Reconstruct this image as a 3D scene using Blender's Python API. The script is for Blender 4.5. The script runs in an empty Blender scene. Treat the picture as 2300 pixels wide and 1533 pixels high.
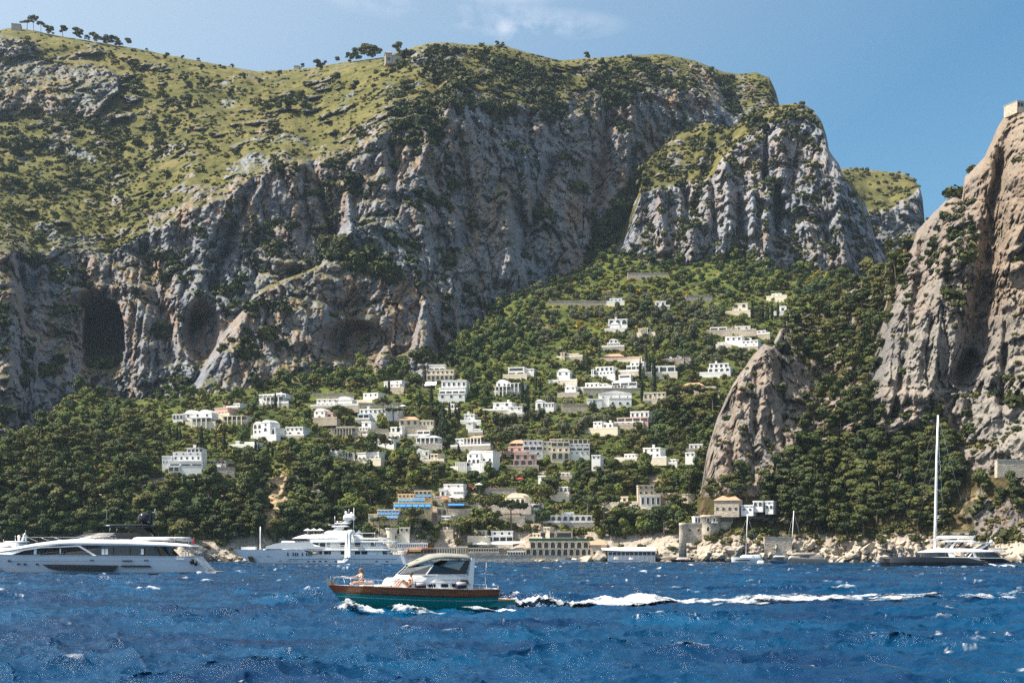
import bpy, bmesh, math, random
import numpy as np
from mathutils import Vector, Matrix
random.seed(11); rng = np.random.default_rng(11)
R = math.radians
S = bpy.context.scene
COL = S.collection

# ------------------------------------------------------------ camera, sky, sun, exposure
F = 3194.4            # focal length in photo pixels (50 mm on 36 mm, 2300 px wide)
HZ = 1240.0           # horizon row
H = 3.2               # eye height above the sea (standing on a boat)
cam_d = bpy.data.cameras.new('camera'); cam = bpy.data.objects.new('camera', cam_d); COL.objects.link(cam)
cam.location = (0, 0, H); cam.rotation_euler = (R(90), 0, 0)
cam_d.lens = 50; cam_d.sensor_width = 36; cam_d.shift_y = (HZ-766.5)/2300
cam_d.clip_start = 0.5; cam_d.clip_end = 20000
S.camera = cam
SUN_EL, SUN_AZ = 54.0, -98.0      # azimuth measured from +Y, negative to the left
W = bpy.data.worlds.new('World'); S.world = W; W.use_nodes = True
def sky_world():
    nt = W.node_tree; nt.nodes.clear(); L = nt.links.new
    sky = nt.nodes.new('ShaderNodeTexSky'); sky.sky_type = 'NISHITA'; sky.sun_disc = False
    sky.sun_elevation = R(SUN_EL); sky.sun_rotation = R(SUN_AZ); sky.altitude = 0
    sky.air_density = 1.0; sky.dust_density = 1.6; sky.ozone_density = 2.0
    # thin fair-weather cirrus: soft patches of stretched noise over the whole dome
    tc = nt.nodes.new('ShaderNodeTexCoord')
    sp = nt.nodes.new('ShaderNodeSeparateXYZ'); L(tc.outputs['Generated'], sp.inputs[0])
    dv = []
    for ax in ('X', 'Y'):
        m = nt.nodes.new('ShaderNodeMath'); m.operation = 'DIVIDE'; L(sp.outputs[ax], m.inputs[0])
        mx = nt.nodes.new('ShaderNodeMath'); mx.operation = 'MAXIMUM'; mx.inputs[1].default_value = 0.05
        L(sp.outputs['Z'], mx.inputs[0]); L(mx.outputs[0], m.inputs[1]); dv.append(m)
    cb = nt.nodes.new('ShaderNodeCombineXYZ'); L(dv[0].outputs[0], cb.inputs[0]); L(dv[1].outputs[0], cb.inputs[1])
    def noise(scale, det, off, sx=1.0, sy=1.0):
        mp = nt.nodes.new('ShaderNodeMapping'); mp.inputs['Location'].default_value = off
        mp.inputs['Scale'].default_value = (sx, sy, 1); L(cb.outputs[0], mp.inputs[0])
        n = nt.nodes.new('ShaderNodeTexNoise'); n.inputs['Scale'].default_value = scale; n.inputs['Detail'].default_value = det
        n.inputs['Roughness'].default_value = 0.62
        L(mp.outputs[0], n.inputs['Vector']); return n
    big = noise(1.1, 2, (CLOUD[0], CLOUD[1], 0)); fine = noise(4.5, 8, (1.7, 3.2, 0), 0.8, 0.35)
    r1 = nt.nodes.new('ShaderNodeMapRange'); r1.inputs[1].default_value = 0.60; r1.inputs[2].default_value = 0.80; L(big.outputs[0], r1.inputs[0])
    r2 = nt.nodes.new('ShaderNodeMapRange'); r2.inputs[1].default_value = 0.40; r2.inputs[2].default_value = 0.66; L(fine.outputs[0], r2.inputs[0])
    acc = r1.outputs[0]
    for u, v, su, sv in ((-0.13, 2.56, 0.22, 0.13), (0.03, 2.70, 0.20, 0.10), (-1.6, 1.9, 0.5, 0.2), (1.9, 1.5, 0.5, 0.2), (0.6, -2.0, 0.6, 0.3)):
        mp = nt.nodes.new('ShaderNodeMapping'); mp.inputs['Location'].default_value = (-u/su, -v/sv, 0); mp.inputs['Scale'].default_value = (1/su, 1/sv, 1); L(cb.outputs[0], mp.inputs[0])
        gr = nt.nodes.new('ShaderNodeTexGradient'); gr.gradient_type = 'SPHERICAL'; L(mp.outputs[0], gr.inputs[0])
        ad = nt.nodes.new('ShaderNodeMath'); ad.operation = 'ADD'; ad.use_clamp = True; L(acc, ad.inputs[0]); L(gr.outputs['Fac'], ad.inputs[1]); acc = ad.outputs[0]
    mu = nt.nodes.new('ShaderNodeMath'); mu.operation = 'MULTIPLY'; L(acc, mu.inputs[0]); L(r2.outputs[0], mu.inputs[1])
    dt = nt.nodes.new('ShaderNodeVectorMath'); dt.operation = 'DOT_PRODUCT'; L(tc.outputs['Generated'], dt.inputs[0])
    dt.inputs[1].default_value = (math.sin(R(SUN_AZ))*math.cos(R(SUN_EL)), math.cos(R(SUN_AZ))*math.cos(R(SUN_EL)), math.sin(R(SUN_EL)))
    gl = nt.nodes.new('ShaderNodeMapRange'); gl.inputs[1].default_value = 0.02; gl.inputs[2].default_value = 1.0; gl.inputs[3].default_value = 0.0; gl.inputs[4].default_value = 0.9; L(dt.outputs['Value'], gl.inputs[0])
    pale = nt.nodes.new('ShaderNodeMix'); pale.data_type = 'RGBA'; L(gl.outputs[0], pale.inputs[0]); pale.inputs[7].default_value = (8.2, 8.3, 8.2, 1)   # hazy brightening round the sun
    mix = nt.nodes.new('ShaderNodeMix'); mix.data_type = 'RGBA'; hs = nt.nodes.new('ShaderNodeHueSaturation'); hs.inputs['Saturation'].default_value = 1.3; hs.inputs['Hue'].default_value = 0.486; hs.inputs['Value'].default_value = 1.08; L(sky.outputs[0], hs.inputs['Color'])
    L(hs.outputs[0], pale.inputs[6])
    L(mu.outputs[0], mix.inputs[0]); L(pale.outputs[2], mix.inputs[6])
    mix.inputs[7].default_value = (9.5, 9.3, 9.6, 1)
    bg = nt.nodes.new('ShaderNodeBackground'); bg.inputs['Strength'].default_value = SKY
    L(mix.outputs[2], bg.inputs[0]); out = nt.nodes.new('ShaderNodeOutputWorld'); L(bg.outputs[0], out.inputs[0])
SKY = 0.076; CLOUD = (1.29, 0.42)
sky_world()
sd = bpy.data.lights.new('sun', 'SUN'); sun = bpy.data.objects.new('sun', sd); COL.objects.link(sun)
sd.energy = 5.0; sd.angle = R(0.53); sd.color = (1.0, 0.92, 0.80)
sdir = Vector((math.sin(R(SUN_AZ))*math.cos(R(SUN_EL)), math.cos(R(SUN_AZ))*math.cos(R(SUN_EL)), math.sin(R(SUN_EL))))
sun.rotation_euler = sdir.to_track_quat('Z', 'Y').to_euler(); sun.location = (-300, 200, 900)
S.view_settings.view_transform = 'Standard'; S.view_settings.look = 'None'
S.view_settings.exposure = 0.92; S.view_settings.gamma = 1.0
S.cycles.use_denoising = False
S.cycles.sample_clamp_direct = 4; S.cycles.sample_clamp_indirect = 3
S.cycles.max_bounces = 6; S.cycles.diffuse_bounces = 3; S.cycles.glossy_bounces = 3; S.cycles.transmission_bounces = 4
S.cycles.transparent_max_bounces = 8; S.cycles.volume_bounces = 0
S.cycles.caustics_reflective = False; S.cycles.caustics_refractive = False

def at(px, py, Y):
    """photo pixel + distance along the view axis (metres) -> point in the place"""
    return Vector(((px-1150)/F*Y, Y, H+(HZ-py)/F*Y))

# ------------------------------------------------------------ helpers
def tag(o, label=None, cat=None, group=None, kind=None):
    if label: o['label'] = label
    if cat: o['category'] = cat
    if group: o['group'] = group
    if kind: o['kind'] = kind
    return o
def link(o, parent=None):
    COL.objects.link(o)
    if parent is not None: o.parent = parent
    return o
def empty(name, loc=(0,0,0), rz=0.0):
    o = bpy.data.objects.new(name, None); o.location = loc; o.rotation_euler = (0,0,rz)
    o.empty_display_size = 0.5
    return link(o)
def meshobj(name, verts, faces, mats, parent=None, smooth=False, mi=None):
    me = bpy.data.meshes.new(name)
    me.from_pydata([tuple(v) for v in verts], [], [tuple(f) for f in faces])
    if not isinstance(mats, (list, tuple)): mats = [mats]
    for m in mats: me.materials.append(m)
    if mi is not None: me.polygons.foreach_set('material_index', mi)
    if smooth: me.polygons.foreach_set('use_smooth', [True]*len(me.polygons))
    me.update()
    return link(bpy.data.objects.new(name, me), parent)
def gridmesh(name, P, mats, wrap=False, smooth=True):
    """P: (rows, cols, 3) array -> mesh of quads"""
    r, c, _ = P.shape
    idx = np.arange(r*c, dtype=np.int32).reshape(r, c)
    q = np.stack([idx[:-1,:-1], idx[:-1,1:], idx[1:,1:], idx[1:,:-1]], -1).reshape(-1, 4)
    me = bpy.data.meshes.new(name)
    me.vertices.add(r*c); me.vertices.foreach_set('co', P.astype(np.float32).reshape(-1))
    me.loops.add(q.size); me.loops.foreach_set('vertex_index', q.reshape(-1))
    me.polygons.add(len(q)); me.polygons.foreach_set('loop_start', np.arange(0, q.size, 4, dtype=np.int32))
    me.polygons.foreach_set('loop_total', np.full(len(q), 4, np.int32))
    if smooth: me.polygons.foreach_set('use_smooth', np.ones(len(q), bool))
    me.materials.append(mats); me.update(calc_edges=True); me.validate()
    return me
def set_attr(me, name, typ, arr):
    a = me.attributes.new(name, typ, 'POINT')
    a.data.foreach_set('color' if typ == 'FLOAT_COLOR' else ('vector' if typ == 'FLOAT_VECTOR' else 'value'), np.ascontiguousarray(arr, np.float32).reshape(-1))

class MB:
    """collects simple solids into one mesh"""
    def __init__(s): s.v = []; s.f = []; s.m = []
    def add(s, v, f, m=0):
        n = len(s.v); s.v += [tuple(p) for p in v]; s.f += [tuple(i+n for i in q) for q in f]; s.m += [m]*len(f); return s
    def box(s, x0, x1, y0, y1, z0, z1, m=0):
        v = [(x0,y0,z0),(x1,y0,z0),(x1,y1,z0),(x0,y1,z0),(x0,y0,z1),(x1,y0,z1),(x1,y1,z1),(x0,y1,z1)]
        return s.add(v, [(0,3,2,1),(4,5,6,7),(0,1,5,4),(1,2,6,5),(2,3,7,6),(3,0,4,7)], m)
    def prism(s, pts, y0, y1, m=0):
        """polygon in x,z extruded along y (y0 = front)"""
        n = len(pts); v = [(p[0],y0,p[1]) for p in pts]+[(p[0],y1,p[1]) for p in pts]
        return s.add(v, [tuple(range(n)), tuple(range(2*n-1, n-1, -1))]+[(i, i+n, (i+1) % n+n, (i+1) % n) for i in range(n)], m)
    def flat(s, pts, z0, z1, m=0):
        """polygon in x,y extruded along z"""
        n = len(pts); v = [(p[0],p[1],z0) for p in pts]+[(p[0],p[1],z1) for p in pts]
        return s.add(v, [tuple(range(n-1,-1,-1)), tuple(range(n, 2*n))]+[(i, (i+1) % n, (i+1) % n+n, i+n) for i in range(n)], m)
    def tube(s, pts, r, n=6, m=0, cap=True):
        pts = [Vector(p) for p in pts]; k = len(pts)
        rr = r if isinstance(r, (list, tuple)) else [r]*k
        base = len(s.v); up = Vector((0,0,1))
        for i, p in enumerate(pts):
            d = (pts[min(i+1,k-1)]-pts[max(i-1,0)]).normalized()
            a = d.cross(up if abs(d.z) < 0.95 else Vector((1,0,0))).normalized(); b = d.cross(a)
            for j in range(n):
                t = 2*math.pi*j/n; s.v.append(tuple(p+a*rr[i]*math.cos(t)+b*rr[i]*math.sin(t)))
        for i in range(k-1):
            for j in range(n):
                q = (base+i*n+j, base+i*n+(j+1) % n, base+(i+1)*n+(j+1) % n, base+(i+1)*n+j); s.f.append(q); s.m.append(m)
        if cap:
            s.f.append(tuple(base+j for j in range(n-1,-1,-1))); s.m.append(m)
            s.f.append(tuple(base+(k-1)*n+j for j in range(n))); s.m.append(m)
        return s
    def lathe(s, prof, c=(0,0,0), n=12, m=0):
        """prof: (radius, z) list about vertical axis at c"""
        base = len(s.v); k = len(prof)
        for r, z in prof:
            for j in range(n):
                t = 2*math.pi*j/n; s.v.append((c[0]+r*math.cos(t), c[1]+r*math.sin(t), c[2]+z))
        for i in range(k-1):
            for j in range(n):
                s.f.append((base+i*n+j, base+i*n+(j+1) % n, base+(i+1)*n+(j+1) % n, base+(i+1)*n+j)); s.m.append(m)
        s.f.append(tuple(base+j for j in range(n-1,-1,-1))); s.m.append(m)
        s.f.append(tuple(base+(k-1)*n+j for j in range(n))); s.m.append(m)
        return s
    def loft(s, secs, m=0, closed=True, caps=True, flip=False):
        """secs: list of equal-length rings of points"""
        n = len(secs[0]); base = len(s.v)
        for r in secs: s.v += [tuple(p) for p in r]
        for i in range(len(secs)-1):
            for j in range(n if closed else n-1):
                q = (base+i*n+j, base+i*n+(j+1) % n, base+(i+1)*n+(j+1) % n, base+(i+1)*n+j)
                s.f.append(q[::-1] if flip else q); s.m.append(m)
        if caps and closed:
            s.f.append(tuple(base+j for j in range(n-1,-1,-1))); s.m.append(m)
            s.f.append(tuple(base+(len(secs)-1)*n+j for j in range(n))); s.m.append(m)
        return s
    def build(s, name, mats, parent=None, smooth=False):
        return meshobj(name, s.v, s.f, mats, parent, smooth, s.m)
def bevel(o, w=0.02, seg=2):
    b = o.modifiers.new('bevel', 'BEVEL'); b.width = w; b.segments = seg; b.limit_method = 'ANGLE'; b.angle_limit = R(35); return o

# ---------- numpy gradient noise
def _h(ix, iy, iz, seed):
    h = (ix*np.uint32(374761393)+iy*np.uint32(668265263)+iz*np.uint32(2147483647 & 0x7feb352d)+np.uint32(seed*1013904223 & 0xffffffff))
    h = (h ^ (h >> np.uint32(13)))*np.uint32(1274126177); return h ^ (h >> np.uint32(16))
def pnoise(x, y, z, seed=0):
    x = np.asarray(x, np.float32); y = np.asarray(y, np.float32)*np.ones_like(x); z = np.asarray(z, np.float32)*np.ones_like(x)
    fx = np.floor(x); fy = np.floor(y); fz = np.floor(z)
    ix = fx.astype(np.int32).astype(np.uint32); iy = fy.astype(np.int32).astype(np.uint32); iz = fz.astype(np.int32).astype(np.uint32)
    x = x-fx; y = y-fy; z = z-fz
    u = x*x*x*(x*(x*6-15)+10); v = y*y*y*(y*(y*6-15)+10); w = z*z*z*(z*(z*6-15)+10)
    def g(dx, dy, dz):
        h = _h(ix+np.uint32(dx), iy+np.uint32(dy), iz+np.uint32(dz), seed)
        a = (h & np.uint32(1023)).astype(np.float32)/511.5-1; b = ((h >> np.uint32(10)) & np.uint32(1023)).astype(np.float32)/511.5-1
        c = ((h >> np.uint32(20)) & np.uint32(1023)).astype(np.float32)/511.5-1
        return a*(x-dx)+b*(y-dy)+c*(z-dz)
    x00 = g(0,0,0)*(1-u)+g(1,0,0)*u; x10 = g(0,1,0)*(1-u)+g(1,1,0)*u
    x01 = g(0,0,1)*(1-u)+g(1,0,1)*u; x11 = g(0,1,1)*(1-u)+g(1,1,1)*u
    return (x00*(1-v)+x10*v)*(1-w)+(x01*(1-v)+x11*v)*w
def fbm(x, y, z, oct=4, seed=0, rough=0.5, ridged=False):
    t = 0; a = 1.0; s = 0
    for i in range(oct):
        n = pnoise(x*2**i, y*2**i, z*2**i, seed+i*7)
        if ridged: n = 1-np.abs(n)*2.2-0.45
        t = t+a*n; s += a; a *= rough
    return t/s
def worley(u, v, seed=0):
    """2-D cells: random value of the nearest cell and distance to its border"""
    fu = np.floor(u); fv = np.floor(v); iu = fu.astype(np.int32).astype(np.uint32); iv = fv.astype(np.int32).astype(np.uint32)
    d1 = np.full(u.shape, 9, np.float32); d2 = d1.copy(); cid = np.zeros(u.shape, np.float32)
    for a in (-1, 0, 1):
        for b in (-1, 0, 1):
            h = _h(iu+np.uint32(a & 0xffffffff), iv+np.uint32(b & 0xffffffff), np.uint32(7), seed)
            du = a+(h & np.uint32(1023)).astype(np.float32)/1023-(u-fu); dv = b+((h >> np.uint32(10)) & np.uint32(1023)).astype(np.float32)/1023-(v-fv)
            d = du*du+dv*dv; near = d < d1
            d2 = np.where(near, d1, np.minimum(d2, d)); cid = np.where(near, ((h >> np.uint32(20)) & np.uint32(1023)).astype(np.float32)/1023, cid); d1 = np.where(near, d, d1)
    return cid, np.sqrt(d2)-np.sqrt(d1)
def poly(p, x):
    p = sorted(p); return np.interp(x, [q[0] for q in p], [q[1] for q in p])
def sstep(a, b, x):
    t = np.clip((x-a)/(b-a), 0, 1); return t*t*(3-2*t)
def lerp3(a, b, t): return np.asarray(a, np.float32)*(1-t[...,None])+np.asarray(b, np.float32)*t[...,None]

# ---------- material helpers
def newmat(name):
    m = bpy.data.materials.new(name); m.use_nodes = True; nt = m.node_tree
    return m, nt, nt.nodes['Principled BSDF']
def tex(nt, scale=5, det=4, rough=0.55, coord='Object', stretch=None):
    tc = nt.nodes.new('ShaderNodeTexCoord'); n = nt.nodes.new('ShaderNodeTexNoise')
    n.inputs['Scale'].default_value = scale; n.inputs['Detail'].default_value = det; n.inputs['Roughness'].default_value = rough
    if stretch:
        mp = nt.nodes.new('ShaderNodeMapping'); mp.inputs['Scale'].default_value = stretch
        nt.links.new(tc.outputs[coord], mp.inputs[0]); nt.links.new(mp.outputs[0], n.inputs['Vector'])
    else: nt.links.new(tc.outputs[coord], n.inputs['Vector'])
    return n
def ramp(nt, src, stops):
    r = nt.nodes.new('ShaderNodeValToRGB'); e = r.color_ramp.elements
    while len(e) < len(stops): e.new(0.5)
    for q, (p, c) in zip(e, stops): q.position = p; q.color = (*c, 1)
    nt.links.new(src, r.inputs[0]); return r
def bump(nt, b, src, strength=0.3, dist=0.02):
    n = nt.nodes.new('ShaderNodeBump'); n.inputs['Strength'].default_value = strength; n.inputs['Distance'].default_value = dist
    nt.links.new(src, n.inputs['Height']); nt.links.new(n.outputs[0], b.inputs['Normal'])
def simple(name, c, rough=0.5, metal=0.0, var=0.12, scale=2.0, spec=0.5, bmp=0.0):
    """paint/plaster/cloth: base colour with slight mottling"""
    m, nt, b = newmat(name)
    n = tex(nt, scale, 5)
    lo = tuple(max(0, x*(1-var)) for x in c); hi = tuple(min(1, x*(1+var*0.7)) for x in c)
    r = ramp(nt, n.outputs[0], [(0.3, lo), (0.7, hi)]); nt.links.new(r.outputs[0], b.inputs['Base Color'])
    b.inputs['Roughness'].default_value = rough; b.inputs['Metallic'].default_value = metal
    b.inputs['Specular IOR Level'].default_value = spec
    if bmp: bump(nt, b, n.outputs[0], bmp, 0.05)
    return m
def glassy(name, c=(0.02,0.025,0.03), rough=0.06):
    m, nt, b = newmat(name); b.inputs['Base Color'].default_value = (*c, 1); b.inputs['Roughness'].default_value = rough
    b.inputs['Specular IOR Level'].default_value = 0.8
    n = tex(nt, 1.5, 2); bump(nt, b, n.outputs[0], 0.05, 0.02); return m
# ------------------------------------------------------------ terrain
# Each piece of land is a surface measured by bearing (photo column) and elevation (photo row);
# the distances come from slopes that start at the shore line about 500 m away.
def table_depth(tab, PX, PY):
    xs = sorted(tab); out = np.zeros_like(PX)
    prof = []
    for x in xs:
        t = sorted(tab[x]); prof.append(([q[0] for q in t], [q[1] for q in t]))
    Ys = np.stack([np.interp(PY, a, b) for a, b in prof])
    # extrapolate above / below with the end slopes
    fi = np.interp(PX, xs, np.arange(len(xs))); i0 = np.clip(np.floor(fi).astype(int), 0, len(xs)-2); t = fi-i0
    t = t*t*(3-2*t)*0.5+t*0.5
    return np.take_along_axis(Ys, i0[None], 0)[0]*(1-t)+np.take_along_axis(Ys, (i0+1)[None], 0)[0]*t
def segdist(PX, PY, x0, y0, x1, y1):
    dx, dy = x1-x0, y1-y0; t = np.clip(((PX-x0)*dx+(PY-y0)*dy)/(dx*dx+dy*dy+1e-6), 0, 1)
    return np.hypot(PX-x0-t*dx, PY-y0-t*dy)
class Land: pass
LANDS = {}
def build_land(name, x0, x1, dx, top, bot, rows, depth, rock, colour, feats=(), rough=1.0, edge=(0.05, 25), jag=3.0, seed=1, wobble=None):
    px = np.arange(x0, x1+dx, dx).astype(np.float32); n = len(px)
    t = poly(top, px); b = poly(bot, px)
    t = t+fbm(px/23, 0*px, 0*px, 4, seed+50, 0.6)*jag*2
    v = np.linspace(0, 1, rows, dtype=np.float32)[:, None]
    PX = np.broadcast_to(px[None], (rows, n)).copy(); PY = b[None]+(t-b)[None]*v
    Y = depth(PX, PY).astype(np.float32)
    for f in feats:
        d = segdist(PX, PY, *f[:4]); Y = Y+f[5]*np.exp(-(d/f[4])**2)
    X = (PX-1150)/F*Y; Z = H+(HZ-PY)/F*Y
    rk = rock(PX, PY, X, Y, Z)            # 0 soil .. 1 bare rock wall
    # rock relief: buttresses, columns, blocks
    wx = fbm(X/60, Y/60, Z/60, 2, seed+3)*22; wz = fbm(X/45+9, Y/45, Z/45, 2, seed+4)*25
    Xa = X+wx; Za = Z+wz
    big = fbm(Xa/62, Y/90, Za/120, 2, seed+5)
    col = fbm(Xa/19, Y/40, Za/75, 3, seed+6, 0.55, True)
    blk = fbm(Xa/9, Y/14, Za/15, 3, seed+8, 0.6, True)
    led = fbm(X/70, Y/70, Za/10, 2, seed+9)
    fin = fbm(X/2.6, Y/3.5, Z/3.8, 3, seed+10, 0.6)
    id1, e1 = worley((Xa+4*fin)/12, (Za+5*fin)/26, seed+30); id2, e2 = worley((X+wx*0.5+2*fin)/4.6, (Za+2*fin)/7.5, seed+31); id3, e3 = worley((X+3*fin)/2.2, (Z+3*fin)/3.0, seed+32)
    cell = -(id1-0.5)*8.5+3.0*np.exp(-(e1/0.10)**2)-(id2-0.5)*4.2+1.6*np.exp(-(e2/0.12)**2)-(id3-0.5)*1.7
    dY = rk*rough*(-42*big-12*col-7.0*blk-10*led-4.5*fin+cell*0.8)
    g = 1-rk
    soil = fbm(X/40, Y/40, Z/40, 3, seed+20)*18+fbm(X/9, Y/9, Z/9, 4, seed+21, 0.6)*4.5
    dY = dY+g*soil
    vt = v+0*PX
    Y = Y+dY+edge[1]*np.clip((vt-1+edge[0])/edge[0], 0, 1)**2
    X = (PX-1150)/F*Y; Z = H+(HZ-PY)/F*Y
    P = np.stack([X, Y, Z], -1)
    du = np.gradient(P, axis=1); dv = np.gradient(P, axis=0)
    N = np.cross(du, dv); N /= np.linalg.norm(N, axis=-1, keepdims=True)+1e-9
    C = colour(PX, PY, X, Y, Z, N, rk)
    me = gridmesh(name, P, MAT_LAND, smooth=False)
    set_attr(me, 'col', 'FLOAT_COLOR', np.concatenate([C, np.ones_like(C[..., :1])], -1))
    o = link(bpy.data.objects.new(name, me)); tag(o, kind='structure')
    L = Land(); L.px, L.t, L.b, L.rows, L.P, L.N, L.rk, L.PX, L.PY = px, t, b, rows, P, N, rk, PX, PY
    L.dx = dx; L.name = name; LANDS[name] = L
    return L
def on(L, px, py):
    """point on a land surface seen at a photo pixel"""
    i = int(np.clip(round((px-L.px[0])/L.dx), 0, len(L.px)-1))
    v = (py-L.b[i])/(L.t[i]-L.b[i]); j = int(np.clip(round(v*(L.rows-1)), 0, L.rows-1))
    return Vector(L.P[j, i])

def land_material():
    m, nt, b = newmat('land')
    a = nt.nodes.new('ShaderNodeAttribute'); a.attribute_name = 'col'
    n = tex(nt, 0.45, 7, 0.68); r = nt.nodes.new('ShaderNodeMapRange'); r.inputs[3].default_value = 0.72; r.inputs[4].default_value = 1.28
    nt.links.new(n.outputs[0], r.inputs[0])
    mx = nt.nodes.new('ShaderNodeVectorMath'); mx.operation = 'SCALE'
    nt.links.new(a.outputs['Color'], mx.inputs[0]); nt.links.new(r.outputs[0], mx.inputs['Scale'])
    nt.links.new(mx.outputs[0], b.inputs['Base Color'])
    b.inputs['Roughness'].default_value = 0.95; b.inputs['Specular IOR Level'].default_value = 0.15
    bump(nt, b, n.outputs[0], 0.9, 1.6); return m
MAT_LAND = land_material()

def rockcol(X, Y, Z, N, warm=0.5, seed=0, pale=0.0):
    base = fbm(X/30, Y/30, Z/45, 4, 101+seed)
    C = lerp3((0.33,0.335,0.345), (0.52,0.505,0.485), sstep(-0.25, 0.25, base))
    st = fbm(X/4.5, Y/4.5, Z/55, 4, 111+seed, 0.6)             # seepage streaks run down the wall
    zone = fbm(X/70, Y/70, Z/45, 2, 121+seed)
    k = sstep(0.0, 0.3, st+0.15)*sstep(-0.2, 0.12, zone)*warm
    C = C*(1-k[...,None])+np.array((0.62,0.37,0.21), np.float32)*k[...,None]
    k2 = sstep(0.1, 0.35, fbm(X/3.5+40, Y/3.5, Z/38, 4, 131+seed, 0.6))*0.55
    C = C*(1-k2[...,None])+np.array((0.15,0.15,0.16), np.float32)*k2[...,None]
    k3 = sstep(0.12, 0.35, fbm(X/6+70, Y/6, Z/30, 4, 141+seed))*0.6
    C = C*(1-k3[...,None])+np.array((0.66,0.62,0.57), np.float32)*k3[...,None]
    return C*(1+pale)*np.array((0.50,0.555,0.65), np.float32)
def grasscol(X, Y, Z, dry=0.5, seed=0):
    a = fbm(X/26, Y/26, Z/26, 4, 201+seed, 0.6)
    C = lerp3((0.105,0.105,0.030), (0.205,0.18,0.062), sstep(-0.25, 0.3, a+(dry-0.5)*0.5))
    b = fbm(X/6, Y/6, Z/6, 4, 211+seed, 0.65)
    k = sstep(-0.08, 0.18, b)*0.7
    C = C*(1-k[...,None])+np.array((0.075,0.085,0.022), np.float32)*k[...,None]
    t = fbm(X/14, Y/14, Z/14, 4, 221+seed, 0.6); k = sstep(0.08, 0.3, t)*0.55
    C = C*(1-k[...,None])+np.array((0.30,0.235,0.12), np.float32)*k[...,None]
    return C*np.float32(0.84)

# ---- main mountain
RIDGE = [(-90,80),(0,68),(28,62),(60,66),(150,84),(290,106),(440,136),(580,161),(650,157),(700,152),(760,142),(868,128),(905,112),
         (960,97),(1000,95),(1060,101),(1130,101),(1180,117),(1260,136),(1320,131),(1400,126),(1490,121),(1560,136),(1620,160),(1650,166),
         (1700,163),(1728,175),(1742,205),(1752,240),(1775,330),(1800,420)]
CTOP = [(-90,565),(0,555),(60,572),(130,562),(250,575),(300,545),(360,520),(430,470),(500,452),(560,402),(640,362),(700,372),(760,362),(800,342),
        (860,302),(930,290),(985,300),(1010,232),(1100,232),(1200,245),(1300,238),(1350,212),(1450,202),(1500,197),(1560,202),(1608,226),(1640,262),(1700,255),(1752,245),(1800,430)]
CBASE = [(-90,1000),(0,985),(95,945),(150,900),(340,900),(440,895),(600,870),(700,850),(900,830),(1000,815),(1060,760),(1120,710),(1200,670),(1300,625),
         (1345,590),(1450,520),(1560,440),(1650,400),(1800,440)]
YB = [(-90,600),(0,610),(200,668),(440,662),(700,700),(950,715),(1010,740),(1100,785),(1200,815),(1300,858),(1400,905),(1500,945),(1650,985),(1800,1000)]
YT = [(-90,690),(0,690),(200,708),(440,712),(700,755),(950,785),(1010,815),(1100,845),(1200,870),(1300,905),(1400,945),(1500,975),(1650,1000),(1800,1010)]
YR = [(-90,975),(0,970),(200,965),(440,960),(650,965),(900,935),(1000,925),(1200,955),(1400,1000),(1500,1020),(1650,1050),(1800,1050)]
def depth_M(PX, PY):
    r, c, b = poly(RIDGE, PX), poly(CTOP, PX), poly(CBASE, PX)
    c = c+fbm(PX/40, PY/60, 0, 3, 61)*22
    yb, yt, yr = poly(YB, PX), poly(YT, PX), poly(YR, PX)
    lo = yb+(yt-yb)*np.clip((b-PY)/(b-c), -0.3, 1)
    hi = yt+(yr-yt)*np.clip((c-PY)/(c-r), 0, 1)
    Y = np.where(PY > c, lo, hi)
    # spur that runs down left from (790,470) to (430,880): ground left of it lies further back
    sx = poly([(430,800),(520,772),(600,712),(650,590),(700,545),(760,505),(820,465),(900,425)], PY)
    w = 14+260*sstep(540, 420, PY)
    k = sstep(w, -w, PX-sx)*(1-(1-sstep(20, 90, PX))*sstep(520, 570, PY))
    Y = Y+k*(26+14*sstep(500, 300, PX))
    # broad niche with the cave
    cx = np.hypot((PX-232)/48, np.clip(745-PY, 0, None)/82+np.clip(PY-745, 0, None)/175)+fbm(PX/30, PY/30, 0, 3, 62)*0.4
    Y = Y+62*sstep(1.05, 0.82, cx)*sstep(860, 745, PY)+9*sstep(1.9, 1.0, cx)
    cv = np.hypot((PX-455)/40, (PY-745)/85); Y = Y+14*sstep(1.1, 0.6, cv)
    cv = np.hypot((PX-800)/85, (PY-765)/45); Y = Y+12*sstep(1.1, 0.6, cv)
    # outcrop high on the left
    k = outcrop(PX, PY); Y = Y-11*k
    # free-standing pinnacles at the foot of the wall
    for ax, ay, bx, by, w, d in ((954,676,945,800,24,18),(868,778,858,850,34,18),(1165,600,1170,650,20,10)):
        t = np.clip((PY-ay)/(by-ay), 0, 1.6); Y = Y-d*sstep(w*(0.25+t), w*(0.10+0.55*t), np.abs(PX-(ax+(bx-ax)*t)))*(PY > ay-2)
    return Y
def outcrop(PX, PY):
    top = poly([(-90,150),(0,125),(60,110),(110,135),(180,140),(235,140),(262,165),(275,260)], PX); bot = poly([(-90,260),(0,262),(60,245),(150,252),(220,250),(262,205),(275,200)], PX)
    n = fbm(PX/30, PY/30, 0, 3, 77)*28
    a = sstep(0, 12, PY-top+n*0.4)*sstep(12, -8, PY-bot+n)*sstep(278, 262, PX+n*0.3)
    t2 = poly([(-90,70),(0,72),(40,80),(75,92),(95,110)], PX); b2 = poly([(-90,170),(0,140),(60,112),(95,112)], PX)
    return np.maximum(a, sstep(0, 8, PY-t2)*sstep(8, -4, PY-b2)*(PX < 95))
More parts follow.
